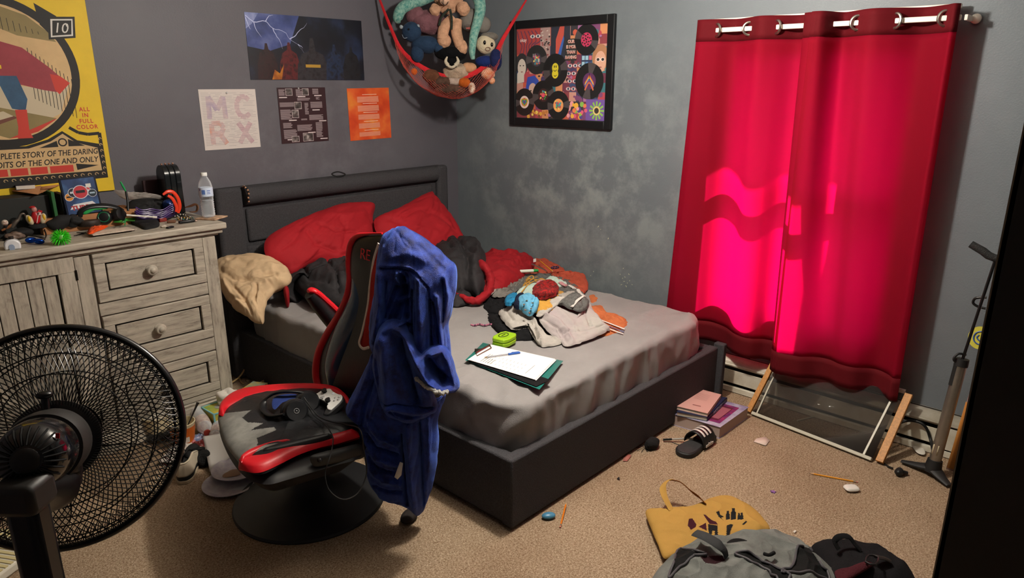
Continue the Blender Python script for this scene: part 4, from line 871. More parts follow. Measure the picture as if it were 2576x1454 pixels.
for P in ([(-.375, .16), (-.33, .13), (-.26, .135), (-.22, .10), (-.15, .085), (-.12, .05), (-.07, .02), (-.03, -.03)], [(-.26, .135), (-.235, .165), (-.21, .168)], [(-.22, .10), (-.2, .06), (-.18, .03), (-.17, -.01)],
          [(-.12, .05), (-.08, .07), (-.05, .1), (-.02, .12), (.0, .14)], [(-.33, .13), (-.32, .09), (-.29, .05)], [(-.375, .15), (-.36, .1), (-.35, .09)], [(-.07, .02), (-.05, .015), (-.04, -.0)]):
    Q = catmull([V((*p, 0)) for p in P], 4); S.line([(q.x+.002*rnd(q*90, 1), q.y+.006*rnd(q*70, 2)) for q in Q], .005, lt, taper=True)
random.seed(9)
gn = lambda c: gradmat('art_'+c, ['0a0a0c', c, '1a1616'], noise_s=26)
for x, wd_, top, c in ((-.27, .13, .02, '2a1416'), (-.13, .14, .03, '5a1a1c'), (.02, .22, .06, '2c2b30'), (.17, .13, .03, '1c2c48'), (.29, .13, .02, '1a1c22')):
    S.poly([(x-wd_*.5, -h/2+.002), (x-wd_*.46, -.09), (x-wd_*.32, -.03), (x-wd_*.1, -.012), (x-wd_*.05, top), (x+wd_*.05, top), (x+wd_*.1, -.012), (x+wd_*.32, -.03), (x+wd_*.46, -.09), (x+wd_*.5, -h/2+.002)], gn(c))
S.poly([(-.25, -h/2+.002), (-.23, -.12), (-.2, -.14), (-.17, -.09), (-.19, -h/2+.002)], gradmat('art_orange', ['7a3a10', 'c0781c'], noise_s=20)); S.rect(-.03, -.105, .07, -.088, flat('art_gold', 'a8822c'))
S.done('printed_art', t)
# --- lyric sheets
t, S, w, h = wallsheet('lyric_sheet', 'white square lyric sheet with pale pink letters, leftmost of three', 'poster', 1.676, 1.302, 1.996, 1.619, flat('sheet_cream', 'cfc6c0', .7))
for P_, cc in (([(-.115, .005), (-.112, .12), (-.07, .05), (-.03, .12), (-.026, .005)], 'a294b0'), ([(.115, .10), (.095, .118), (.065, .118), (.045, .09), (.042, .05), (.06, .015), (.09, .01), (.115, .028)], 'bd9aa3'),
               ([(-.11, -.13), (-.11, -.02), (-.06, -.018), (-.045, -.045), (-.06, -.072), (-.10, -.074), (-.065, -.08), (-.035, -.13)], 'cf9178'), ([(.04, -.02), (.115, -.13)], 'b88a98'), ([(.112, -.02), (.04, -.13)], 'b88a98')):
    S.line(P_, .027, gradmat('letter_'+cc, [cc, 'c4b0b0', cc], noise_s=10))
g1 = flat('fine_print', '8f8a8c')
for i in range(34):
    y = h/2-.02-i*.0085; x = -w/2+.01
    while x < w/2-.03:
        L_ = random.uniform(.02, .07)
        if random.random() < .75: S.rect(x, y, min(x+L_, w/2-.01), y+.0011, g1)
        x += L_+random.uniform(.006, .03)
S.done('printed_art', t); MB(WA(1.83, 1.60)).ball((0, 0, .004), .006, nu=10, nv=8).build('thumbtack', mat('tack_clear', 'b8b4b4', .3), t)
t, S, w, h = wallsheet('lyric_sheet', 'dark maroon lyric sheet with grey text blocks and small photos, middle of three', 'poster', 2.129, 1.311, 2.446, 1.627, flat('maroon_paper', '2c1218', .5), rot=.004)
gt = flat('grey_text', '8c7d80'); lt2 = flat('light_text', 'c9bcbc'); ph = gradmat('photo_grey', ['1a1614', '4a4442', 'a8a09c'], noise_s=30)
def block(x0, y0, x1, y1, m=gt):
    y = y1
    while y > y0: S.rect(x0, y-.0035, x1-random.uniform(0, .012)*(random.random() < .3), y, m); y -= .0052
for q in ((-.15, .115, -.112, .148), (-.04, .11, .0, .148), (.07, .12, .11, .15), (-.035, .085, .05, .098), (.09, .09, .115, .102), (-.15, .05, -.06, .075), (.05, .04, .13, .075), (-.15, -.02, -.08, .035), (.01, .005, .035, .07), (.035, -.03, .13, .0), (-.14, -.07, -.08, -.04), (-.05, -.09, .05, -.055), (-.14, -.13, -.055, -.08), (.075, -.13, .12, -.045), (-.02, -.03, .02, -.02)): block(*q)
for x, y in ((-.15, .1), (-.03, .103), (.08, .108), (.06, .025), (-.1, -.03), (.1, -.04), (-.12, -.14), (.02, -.105), (.1, -.145)): S.rect(x, y, x+.05, y+.006, lt2)
for x0, y0, x1, y1 in ((-.105, .115, -.065, .15), (.003, .115, .042, .15), (-.055, .038, -.012, .075), (-.075, -.012, -.035, .03), (-.09, -.15, -.045, -.12), (-.015, -.15, .05, -.105)):
    S.rect(x0-.002, y0-.002, x1+.002, y1+.002, lt2); S.rect(x0, y0, x1, y1, ph)
S.done('printed_art', t); MB(WA(2.265, 1.622)).ball((0, 0, .004), .005, nu=10, nv=8).build('thumbtack', mat('tack_clear', 'b8b4b4', .3), t)
t, S, w, h = wallsheet('lyric_sheet', 'orange marbled lyric sheet with pink text blocks, rightmost of three', 'poster', 2.602, 1.303, 2.924, 1.622, gradmat('orange_marble', ['a82c10', 'c9431a', 'd9602a', 'e08a34'], noise_s=6, det=3), rot=.012)
pk = flat('pink_text', 'd98e72')
for i in range(5):
    y = .105-i*.055; S.rect(-.05, y+.014, .06, y+.017, flat('cream_text', 'e8c8b0'))
    for k in range(8-i//2): S.rect(-.09, y-k*.0045, .075-random.uniform(0, .004), y-k*.0045+.0034, pk)
S.done('printed_art', t)
# --- framed record collage on the window wall
WB = lambda y, z, off=0.0: frame((XB-off, y, z), (0, -1, 0), (0, 0, 1))
fw, fh = .815, .645
T = WB(2.868, 1.71) @ Matrix.Rotation(0.0, 4, 'Z')
t = thing('framed_collage', 'black framed colourful collage of vinyl records and faces on the window wall', 'picture', T=T)
b = MB(T); bw = .048; fz = .026
for s_ in (-1, 1): b.box((s_*(fw/2-bw/2), 0, fz/2), (bw, fh, fz)); b.box((0, s_*(fh/2-bw/2), fz/2), (fw-2*bw, bw, fz))
b.build('frame', mat('frame_black', '101114', .5), t, bev=.004)
MB(T).box((0, 0, .006), (fw-.08, fh-.08, .008)).build('backing', mat('frame_black', '101114', .5), t)
S = Sheet(T @ Matrix.Translation((0, 0, .0095))); aw, ah = .355, .273
S.rect(-aw, -ah, aw, ah, flat('collage_base', '2a1c28'))
C_ = lambda c: flat('ink_'+c, c)
random.seed(21); pal = ['b33a4a', '3a2c5c', '8a2f3a', 'c9573a', '31456f', '7a3a6a', 'c78f80', '24202a', '6a2440', 'a86a9a', '2f6f78', 'd08a5a']
nx, ny = 13, 10
for i in range(nx):
    for j in range(ny):
        x0 = -aw+2*aw*i/nx; y0 = -ah+2*ah*j/ny; S.rect(x0, y0, x0+2*aw/nx, y0+2*ah/ny, C_(random.choice(pal)))
for k in range(150):
    x = random.uniform(-aw+.02, aw-.02); y = random.uniform(-ah+.02, ah-.02); r = random.uniform(.006, .02); S.disc(x, y, r, C_(random.choice(pal+['d9c9c0', '14121a'])), 9, r*random.uniform(.5, 1.1))
S.rect(-aw, .12, -.16, ah, C_('a8342f'))
for k in range(6): S.line([(q.x, q.y) for q in catmull([V((-.35+k*.03, .26, 0)), V((-.33+k*.035, .2, 0)), V((-.31+k*.02, .17, 0)), V((-.33+k*.03, .12, 0))], 5)], .006, C_('4a2a52'))
S.text('okay', -.30, .205, .03, C_('e6d2cc'), font_b=.0006)
for (x, y) in ((-.22, .225), (-.175, .225)): S.disc(x, y, .02, C_('d8cfc8'), 20, .011); S.disc(x, y, .008, C_('30486a'), 14); S.disc(x, y, .004, ink, 10)
S.rect(-.155, .06, -.075, ah, C_('a88a84'))
for k in range(34): S.disc(random.uniform(-.15, -.08), random.uniform(.07, .26), .008, C_(random.choice(['201a1e', 'c9b8b0', '8a3a3a'])), 8, .005)
S.rect(-.07, .09, .08, ah, C_('141a30')); S.poly([(-.03, .2), (.0, ah), (.035, ah), (.03, .2), (.0, .1), (-.03, .12)], C_('c04a3a')); S.poly([(.03, .22), (.035, .2), (.01, .1), (-.02, .09), (.005, .16)], C_('2f5fae'))
# portraits (generic): faces built of plain shapes
def face(x, y, s, skin, hair, gl=None):
    S.disc(x, y+.01*s, .035*s, C_(hair), 20, .045*s); S.disc(x, y-.004*s, .024*s, C_(skin), 20, .036*s)
    for dx_ in (-.009, .009): S.disc(x+dx_*s, y+.004*s, .004*s if not gl else .009*s, ink if not gl else C_(gl), 12, .0025*s if not gl else .007*s)
    if gl:
        for dx_ in (-.01, .01): S.disc(x+dx_*s, y+.004*s, .006*s, ink, 12, .005*s)
    S.rect(x-.006*s, y-.023*s, x+.006*s, y-.02*s, C_('7a2a2e'))
face(-.31, .045, 1.5, 'cfc4b8', '16141a'); S.poly([(-.35, -.06), (-.35, .0), (-.33, .03), (-.31, .0), (-.29, .0), (-.29, -.05)], C_('d0c6ba'))
face(-.215, -.11, 1.7, 'c9a898', '2344a8'); S.poly([(-.27, -.06), (-.26, -.02), (-.2, -.01), (-.165, -.04), (-.17, -.08), (-.19, -.05), (-.24, -.05), (-.25, -.1)], C_('2344a8'))
S.rect(.24, .02, aw, .15, C_('3f8088')); face(.31, .07, 1.7, 'd0a088', 'a8744e', 'e8d0c8')
for i in range(3):
    for j in range(4): x, y = .075+i*.04+(j % 2)*.01, -.09+j*.045; S.disc(x, y, .022, C_('8a3040'), 16, .016); S.disc(x, y, .017, C_('d8ccc8'), 16, .01); S.disc(x, y, .008, C_('30486a'), 12); S.disc(x, y, .0035, ink, 8)
S.rect(.045, .075, .135, .20, ink)
for i, w_ in enumerate(('OUR', 'IS MOR', 'THAN', 'RAVING')): S.text(w_, .09, .183-i*.03, .025, C_('e6d8cc'), font_b=.0014, sx=.95); S.text(w_, .0915, .1815-i*.03, .025, C_('b8442e'), font_b=.0002, sx=.95)
S.rect(.17, .0, .25, .11, C_('1c2a50'))
for i in range(3):
    for j in range(3): S.rect(.175+i*.026, .008+j*.034, .196+i*.026, .032+j*.034, C_(random.choice(['5c8fc0', 'c05a6a', '2f3f7a', '9ac0d0'])))
S.rect(.215, -ah, aw, -.15, C_('6d4a9c'))
for k in range(12): a = k*PI/6; S.poly([(.295+.02*math.cos(a-.25), -.215+.02*math.sin(a-.25)), (.295+.055*math.cos(a-.12), -.215+.055*math.sin(a-.12)), (.295+.055*math.cos(a+.12), -.215+.055*math.sin(a+.12)), (.295+.02*math.cos(a+.25), -.215+.02*math.sin(a+.25))], C_('86b84a'))
S.disc(.295, -.215, .026, C_('e0c078')); S.disc(.295, -.215, .017, C_('2a1a14'))
for k in range(26): S.disc(random.uniform(.07, .22), random.uniform(-.26, -.17), random.uniform(.008, .018), C_(random.choice(['e07a4a', 'd85a7a', 'e8b030', '86b84a', '4a3a8a', 'e89aa0'])), 12)
for k in range(24): S.disc(random.uniform(-.25, .02), random.uniform(-.265, -.225), random.uniform(.006, .014), C_(random.choice(['d8a030', 'c07a2a', 'e8d060', '7a3a20'])), 8)
rec = flat('record_black', '0d0d0f', rough=.3); recs = flat('record_sheen', '4c4446', rough=.3)
def record(x, y, r, a, cols, shape=None):
    S.disc(x, y, r, rec, 48)
    for s_ in (0, PI): S.poly([(x, y)]+[(x+r*math.cos(a+s_+q*.1), y+r*math.sin(a+s_+q*.1)) for q in range(-3, 4)], recs)
    for i, c in enumerate(cols): S.disc(x, y, r*.46*(1-i/len(cols)), C_(c), 30)
    if shape == 'heart':
        for i, c in enumerate(('d8a030', '5a9a3a', '3a6ab0', '8a3a6a')):
            s_ = r*.36*(1-i*.24); S.poly([(x+s_*.062*16*math.sin(q)**3, y+s_*.062*(13*math.cos(q)-5*math.cos(2*q)-2*math.cos(3*q)-math.cos(4*q))) for q in [k*PI/14 for k in range(28)]], C_(c))
    if shape == 'smile':
        S.disc(x, y+r*.14, r*.26, C_('d6c62a'), 24, r*.3); S.disc(x, y-r*.22, r*.26, C_('d6c62a'), 24, r*.28)
        for dx_ in (-.07, .07): S.disc(x+dx_*r, y+r*.22, r*.035, ink, 12, r*.08)
        S.line([(x-.14*r, y+.02*r), (x-.05*r, y-.06*r), (x+.05*r, y-.04*r), (x+.12*r, y+.04*r)], .004, ink); S.line([(x-.1*r, y-.3*r), (x, y-.38*r), (x+.12*r, y-.28*r)], .004, ink)
    if shape == 'spots':
        for k in range(16): a2 = k*2.4; rr = r*.42*math.sqrt(k/16); S.disc(x+rr*math.cos(a2), y+rr*math.sin(a2), r*.07, ink, 7, r*.05)
    if shape == 'wave':
        for i, c in enumerate(('5a2a6a', 'c05a2a', 'e0b040', '3a7ab0', '8a3a7a', 'd07040')):
            o_ = .3-i*.1; S.line([(x-.3*r, y+(o_-.3)*r), (x-.1*r, y+o_*r*.7), (x, y+(o_+.12)*r), (x+.1*r, y+o_*r*.7), (x+.3*r, y+(o_-.3)*r)], .009, C_(c))
    if shape == 'dots':
        for k in range(20): S.disc(x+random.uniform(-.28, .28)*r, y+random.uniform(-.28, .28)*r, r*.07, C_(random.choice(['e07a4a', '3aa0a0', 'e8d060', 'c03a5a', '4a9a4a'])), 7)
record(-.185, .085, .088, 0, ['3a3040', '5a6a80'], 'dots'); S.text('11', -.205, .11, .03, C_('e8e0d8')); S.text('8', -.165, .08, .03, C_('e8e0d8'))
record(-.285, -.175, .086, .1, ['e8d0c8', 'c85a3a', 'e0b040'], 'heart'); record(-.125, -.13, .09, .2, ['401a1a', '2a1418'], 'dots'); S.disc(-.125, -.13, .014, C_('e0506a'), 16)
record(-.03, .02, .098, .3, ['1a1a1a'], 'smile'); record(.0, -.19, .088, .1, ['e8a060', '4aa0b0'], 'dots'); record(.205, .19, .088, -.4, ['c0305a'], 'spots'); record(.235, -.045, .105, 1.4, ['5a2a5a'], 'wave')
S.done('printed_art', t)
b = MB(T); b.box((0, 0, .0155), (fw-.09, fh-.09, .002)); b.build('glazing', see('frame_glass', 'ffffff', .015, .12, True), t)
# --- paint flecks chipped from the window wall above the mattress
random.seed(4); b = MB()
for (px, py) in [(1560, 690), (1566, 700), (1572, 697), (1570, 708), (1578, 712), (1584, 706), (1590, 716), (1575, 720), (1563, 716), (1568, 675), (1582, 690), (1505, 570), (1511, 577), (1530, 600), (1493, 683), (1486, 693), (1740, 1), (1560, 727)][:-2]:
    p = at_x(px, py, XB-.0012); a = random.uniform(0, PI); l = random.uniform(.004, .013)
    b.box(p, (.0012, l, .003), Matrix.Rotation(a, 3, 'X'))
tag(b.build('paint_chip', flat('chip_cream', 'c8c7a4'), origin=at_x(1575, 720, XB)), 'pale chipped paint flecks on the grey wall above the mattress', 'paint flecks', kind='stuff')

# ================================================================== TOY HAMMOCK in the corner
redb = fabric('red_band', 'b5232a', bump=.4, bs=200); net = mat('net_red', 'b84a3c', .8)
hp1 = at_y(940, -40, YA-.01); hp2 = at_x(1325, -2, XB-.01); hp3 = V((XB-.05, YA-.05, 2.33))
t = thing('toy_hammock', 'red net toy hammock hung across the room corner, full of plush toys', 'hammock', (XB-.25, YA-.25, 1.5))
hpl = at_pl((3.08, 3.38, 1.9), (-.70, -.72, .0))
rim = [hp1, hpl(985, 75), hpl(1010, 125), hpl(1048, 160), hpl(1095, 185), hpl(1148, 196), hpl(1195, 183), hpl(1240, 145), hpl(1270, 90), hp2]
b = MB(); b.tube(rim, [.006, .010, .012, .014, .015, .015, .015, .015, .012, .005], 10, flat=.5, sub=8, up=(-.7, -.7, 0)); lab(b.build('rim_band', redb, t), 'broad red band')
b = MB(); b.tube([hp1, hp3], .005, 6, sub=1).tube([hp3, hp2], .005, 6, sub=1); b.build('back_cord', redb, t)
R_ = catmull([V(p) for p in rim[1:-1]], 5); low = hpl(1138, 248)+V((.06, .06, 0)); nR = len(R_)
def bag(u, v):
    i = min(nR-1, u*(nR-1)); a = R_[int(i)].lerp(R_[min(nR-1, int(i)+1)], i-int(i))
    bk_ = V((a.x*.3+(XB-.06)*.7, a.y*.3+(YA-.06)*.7, low.z+.28)); 
    m = low+ (a-low)*.25
    p = a.lerp(low+V(((u-.5)*.14, -(u-.5)*.14, .02*abs(u-.5))), v); side = (a-low).normalized()
    bulge = V((-.7, -.72, -.35))*math.sin(PI*v)*.085 + V(((u-.5)*.55, -(u-.5)*.55, -.15))*math.sin(PI*v)*.12 + V((-.7, -.7, 0))*(.014*rnd((u*9, v*4, 3), 2))
    return p+bulge
b = MB(); NU_, NV_ = 26, 12
for i in range(NU_):
    for s_ in (0, 1):
        P = [bag(min(1, max(0, (i+(j % 2 if s_ == 0 else 1-j % 2)*.9)/NU_)), j/NV_) for j in range(NV_+1)]; b.tube(P, .0009, 4, sub=1)
b.build('netting', net, t)
MB().ball(hp2+V((-.008, 0, .006)), .009).ball(hp2+V((-.014, -.02, .012)), .007).build('wall_hook', mat('hook_white', 'd8d8d8', .3), t)
MB().ball(hp1, .01).build('wall_hook', mat('hook_white', 'd8d8d8', .3), t)
# plush toys
def plushm(name, col, var=.25): return mat(name, col, 1, var=var, vs=26, bump=1, bs=90, sheen=.5, spec=.1)
def H(px, py, back=0): return hpl(px, py)+V((.7, .72, 0))*back
def blob(b, px, py, r, back=.06, amp=.12, fr=22, seed=0, m=0, sx=1, sz=1): c = H(px, py, back); R = Matrix((V((.71, -.7, 0)), V((.7, .71, 0)), V((0, 0, 1)))).transposed(); b.ball(c, (r*sx, r*.8, r*sz), m=m, nu=34, nv=24, R=R, amp=amp, fr=fr, seed=seed); return c
teddy = plushm('tan_plush', 'b98f72'); b = MB()
t = thing('teddy', 'curly tan plush teddy with dangling legs on top of the toy hammock', 'plush toy', H(1140, 130, .05))
blob(b, 1128, -5, .085, seed=1, amp=.18, fr=40); blob(b, 1095, 25, .035, 0, amp=.2, fr=40); blob(b, 1165, 22, .04, 0, amp=.2, fr=40)
b.tube([H(1140, 45, .02), H(1118, 70, .0), H(1113, 100, -.01)], [.03, .034, .032], 20, sub=10); b.tube([H(1150, 50, .02), H(1148, 80, .0), H(1158, 118, -.01)], [.03, .034, .03], 20, sub=10)
b.build('body', teddy, t, ang=80)
b = MB(); blob(b, 1118, 103, .042, -.01, amp=.15, fr=50, seed=4); b.build('foot', teddy, t, ang=80)
b = MB(); blob(b, 1162, 120, .036, -.01, amp=.15, fr=50, seed=5, sz=1.2); b.build('foot', teddy, t, ang=80)
b = MB(); b.tube([H(1112, 8, -.075), H(1117, 15, -.08), H(1124, 16, -.08), H(1129, 8, -.075)], .002, 6); b.tube([H(1117, 2, -.08), H(1117, 15, -.08)], .0018, 6, sub=1); b.build('mouth', flat('ink_dark', '1a1210'), t)
b = MB(); blob(b, 1119, 4, .03, -.035, amp=.05, seed=7, sz=.8); lab(b.build('muzzle', plushm('pale_muzzle', 'c4a188'), t), 'paler muzzle')
b = MB(); b.tube([H(1130, 25, -.06), H(1112, 45, -.05), H(1105, 65, -.03)], .007, 8, flat=.4, up=(-.7, -.7, 0)).tube([H(1133, 25, -.06), H(1137, 50, -.05), H(1136, 75, -.03)], .007, 8, flat=.4, up=(-.7, -.7, 0)); lab(b.build('ribbon', fabric('ribbon_dark', '2a3028', var=.6, vs=60), t), 'dark striped ribbon')
sn = mat('teal_plush', '3a7a74', 1, var=.5, vs=60, bump=1, bs=120, sheen=.5, col2='86a89a')
b = MB(); b.tube([H(1190, 150, -.07), H(1188, 130, -.075), H(1192, 90, -.06), H(1203, 50, -.04), H(1208, 20, -.02), H(1200, -10, .0), H(1170, -30, .06), H(1120, -32, .1), H(1060, -5, .05), H(1015, 18, .0), H(1000, 45, .0), H(1003, 55, .02)], [.012, .02, .026, .03, .034, .036, .036, .036, .038, .034, .03, .012], 20, sub=8)
tag(b.build('plush_snake', sn, ang=80), 'long teal speckled plush snake hanging over the hammock', 'plush toy')
b = MB(); blob(b, 1075, 55, .12, .07, amp=.12, fr=20, seed=11, sx=.9, sz=.62); blob(b, 1045, 40, .06, .04, amp=.12, fr=24, seed=12)
tag(b.build('plush_bear', plushm('mauve_plush', '6d4a50'), ang=80), 'dusky mauve plush animal behind the blue one in the hammock', 'plush toy')
t = thing('plush_dinosaur', 'navy blue plush dinosaur at the left of the toy hammock', 'plush toy', H(1060, 130))
nv = plushm('navy_plush', '25364c', .15); b = MB()
blob(b, 1035, 80, .058, .0, amp=.05, seed=13); blob(b, 1070, 112, .075, .02, amp=.08, seed=14, sx=1.2, sz=.7); blob(b, 1050, 135, .04, -.01, amp=.05, seed=15, sz=1.3); blob(b, 1105, 120, .035, .0, amp=.05, seed=16)
b.build('body', nv, t, ang=80); MB().ball(H(1030, 75, -.047), .006, nu=10, nv=8).build('eye', mat('eye_black', '050505', .15), t)
b = MB(); b.tube([H(1013, 88, -.03), H(1018, 97, -.045), H(1026, 96, -.048)], .0015, 5); b.build('mouth', flat('smile_pale', '8a98a8'), t)
b = MB(); blob(b, 1010, 68, .012, -.01, m=0); 
for q in ((1052, 66), (1120, 120), (1122, 128)): blob(b, *q, .011, -.01, seed=3)
b.build('spike', plushm('spike_grey', '8a9298'), t)
t = thing('plush_bat', 'black plush animal with cream horns in the middle of the hammock', 'plush toy', H(1135, 160))
b = MB(); blob(b, 1135, 135, .085, .02, amp=.08, seed=21, sx=1.2, sz=.55); blob(b, 1138, 155, .045, -.01, amp=.05, seed=22, sz=.6); b.build('body', plushm('black_plush', '0e0e10', .2), t, ang=80)
for q in ([(1128, 165), (1122, 155), (1126, 143)], [(1146, 165), (1153, 155), (1149, 143)]):
    b = MB(); b.tube([H(*p, -.05) for p in q], [.012, .010, .004], 10); b.build('horn', plushm('cream_plush', 'b3a894', .1), t)
b = MB(); b.tube([H(1128, 166, -.055), H(1137, 170, -.06), H(1146, 166, -.055)], .008, 8); lab(b.build('snout', plushm('cream_plush', 'b3a894'), t), 'cream snout')
t = thing('plush_boy', 'round cream faced plush doll with grey hair at the right of the hammock', 'plush toy', H(1227, 120))
b = MB(); c = blob(b, 1222, 112, .056, .0, amp=.02, fr=10, seed=2, sx=1.05, sz=1.0); b.build('head', plushm('cream_face', 'b9ac92', .06), t, ang=80)
for x, y, s_ in ((1219, 108, 1), (1237, 113, 1)): b = MB(); blob(b, x, y, .0085*s_, -.046 if x < 1230 else -.036, amp=0, sz=1.5); b.build('eye', mat('eye_black', '050505', .15), t)
b = MB(); b.tube([hpl(1227+6*math.cos(a), 124+4*math.sin(a))+V((-.7, -.72, 0))*.048 for a in [k*PI/5 for k in range(10)]], .0015, 6, closed=True); b.build('mouth', flat('ink_brown', '5a2a1c'), t)
b = MB(); blob(b, 1232, 92, .048, .01, amp=.12, fr=20, seed=5, sx=1.1, sz=.55); b.build('hair', plushm('grey_hair', '6a655e'), t, ang=80)
b = MB(); blob(b, 1222, 155, .06, .02, amp=.05, seed=6, sx=1.1, sz=.6); b.build('body', plushm('navy_cloth', '1c2a5c', .1), t, ang=80)
t = thing('cap', 'grey cap with small lettering between the teddy and the teal snake', 'cap', H(1190, 60))
b = MB(); blob(b, 1185, 50, .08, .06, amp=.02, seed=3, sx=.9, sz=.9); blob(b, 1215, 60, .05, .06, amp=.02, seed=3); b.build('crown', fabric('cap_grey', '6f6a64'), t, ang=80)
b = MB(); T = frame(H(1183, 68, -.025), V((.71, -.7, .0)), V((0, 0, 1))); b = MB(T); b.text("YOU'RE", TR((0, .008, 0)), .016, font_b=.0003); lab(b.build('lettering', flat('cap_ink', '3a2a28'), t), 'dark lettering'); b = MB(T); b.text("WEIRD", TR((0, -.010, 0)), .016, font_b=.0006); lab(b.build('lettering', flat('cap_red', 'a0362c'), t), 'red lettering')
fl = plushm('beige_fur', 'a08c78', .35)
def solo(nm, m, label, *bl):
    b = MB()
    for q in bl: blob(b, *q[:3], q[3] if len(q) > 3 else .0, amp=q[4] if len(q) > 4 else .1, fr=24, seed=q[0] % 17, sx=q[5] if len(q) > 5 else 1, sz=q[6] if len(q) > 6 else 1)
    return tag(b.build(nm, m, ang=80), label, 'plush toy')
solo('plush_sheep', fl, 'shaggy beige plush behind the red rim of the hammock', (1150, 180, .065, .02, .35, 1.3, .7))
solo('plush_monkey', plushm('brown_fur', '4c382f', .4), 'brown furry plush at the bottom of the hammock net', (1135, 226, .075, .01, .25, 1.3, .5), (1108, 208, .06, .01, .25, 1.2, .7))
solo('plush_ball', plushm('orange_plush', 'c9611e', .1), 'small orange plush poking through the net at left', (1042, 180, .02, .0, .05))
solo('plush_fox', plushm('orange_plush2', 'a8521e', .2), 'orange plush under the red rim near the middle', (1168, 208, .036, -.02, .08, 1.1, .8))
solo('plush_fish', mat('clownfish', 'c97a4a', 1, var=.6, vs=30, col2='d8b8a0', bump=.8), 'white and orange plush fish at the right side of the net', (1228, 185, .043, .02, .15, 1, .9), (1238, 203, .02, .02, .1))
solo('plush_doll', plushm('peach_plush', 'b88a68', .1), 'peach and blue plush head beside the snake tip', (1180, 170, .04, .02, .05, 1.2, .8))
solo('plush_lamb', plushm('offwhite_fur', 'a89488', .3), 'off-white plush seen through the net under the red rim', (1145, 206, .045, .0, .2, 1.6, .55))
solo('plush_tiger', mat('striped_plush', '8a4a24', 1, var=.8, vs=40, col2='cfc0b0', bump=.8), 'striped white and orange plush at the lower right of the net', (1187, 222, .028, -.03, .1, .8, 1.3))
solo('plush_puppy', plushm('brown_plush', '5c3a2a', .3), 'reddish brown plush seen through the net at lower left', (1085, 192, .05, .0, .12, 1.1, .8))
solo('plush_bird', plushm('blue_net_plush', '1e2447', .2), 'dark blue plush at the right side of the hammock net', (1247, 150, .05, -.01, .08, .8, 1.3))
# ================================================================== CLUTTER ON THE DRESSER
TZ = 1.0; dz = zf(TZ)
def D(px, py, up=0):
    p = at_z(px, py, TZ+up)
    if p.y > 3.60 and px < 345:
        p = at_z(px, py, TZ+.072+up)
        if p.y < 3.60: p = at_y(px, py, 3.60)
    return at_y(px, py, YA-.04) if p.y > YA-.04 else p
def blobm(nm, m, label, cat, c, r, amp=.05, fr=20, **k):
    b = MB(); b.ball(c, r, nu=28, nv=18, amp=amp, fr=fr); return tag(b.build(nm, m, **k), label, cat)
cardb = mat('cardboard', 'a8744c', .85, var=.12, vs=12); blackp = mat('black_plastic', '141416', .35); blackm = mat('black_matte', '121213', .8, var=.2)
# coaster + bottle
c = D(528, 549); T = frame(c, V((.85, .5, 0)), V((-.5, .85, 0)))
b = MB(T); b.box((0, -.01, .0035), (.11, .11, .007)); tag(b.build('coaster', mat('coaster_tan', 'c9a98a', .7, var=.3, vs=30, col2='8a6a52'), bev=.002), 'square tan coaster under the water bottle', 'coaster')
t = thing('water_bottle', 'clear half-full plastic water bottle with a white cap and blue label', 'bottle', (c.x-.004, c.y, TZ+.0072))
T = TR((c.x-.004, c.y, TZ+.0072)); pr_ = [(.0, .001), (.022, .0), (.030, .006), (.0315, .015)]
for i in range(7): z = .02+i*.0115; pr_ += [(.0315, z), (.0295, z+.004), (.0315, z+.008)]
pr_ += [(.0325, .105), (.0325, .15), (.0315, .158), (.027, .175), (.017, .195), (.0125, .203), (.0125, .208), (0, .208)]
MB(T).lathe(pr_, 40).build('bottle_body', see('clear_pet', 'f2f6fa', .12, .06), t, ang=60)
wp_ = [(0, .003), (.028, .004), (.0295, .012), (.029, .085), (0, .0855)]
MB(T).lathe(wp_, 30).build('water', see('water', 'dfe8ee', .18, .02), t)
b = MB(T); b.lathe([(.0331, .106), (.0333, .108), (.0333, .147), (.0331, .149)], 40)
b.mats = None; lb = b.build('label', mat('label_pale', 'c9d6ea', .4), t)
b = MB(T)
for k, (a0, w_, z, hh) in enumerate(((-2.35, .5, .128, .022), (-1.6, .5, .135, .004), (-1.6, .45, .127, .003), (-1.6, .5, .12, .003), (-2.9, .25, .14, .01))):
    b.grid(lambda u, v, a0=a0, w_=w_, z=z, hh=hh: (.0336*math.cos(a0+(u-.5)*w_), .0336*math.sin(a0+(u-.5)*w_), z+(v-.5)*hh), 6, 1)
b.build('label_print', mat('label_blue', '5b78b8', .4), lb)
MB(T).lathe([(.0148, .205), (.0152, .208), (.0152, .219), (.0142, .221), (0, .221)], 30).build('cap', mat('cap_white', 'e8e8e4', .4), t)
# black three-section canister
c0 = at_y(430, 520, 3.68); c = V((at_y(432, 500, 3.66).x, 3.66, TZ)); HT = at_y(430, 410, 3.66).z-TZ-.006
t = thing('canister', 'tall glossy black rounded case in three sections with four small studs on top', 'case', c)
for i in range(3):
    T = frame(c+V(((i-1)*.027, 0, 0)), (0, -1, 0), (0, 0, 1)); pts = [(-.052, .02), (-.04, .003), (.04, .003), (.052, .02)]
    pts += [(.052*math.cos(a*PI/14), HT-.052+.052*math.sin(a*PI/14)) for a in range(15)]
    MB(T).prism(pts, -.013, .013).build('section', mat('gloss_black', '14181a', .22, coat=.3), t, bev=.003)
for i in range(4): MB().ball(c+V(((i-1.5)*.018, 0, HT+.003)), .0048, nu=12, nv=8).build('stud', mat('stud_brass', 'b98a74', .3, metal=.8), t)
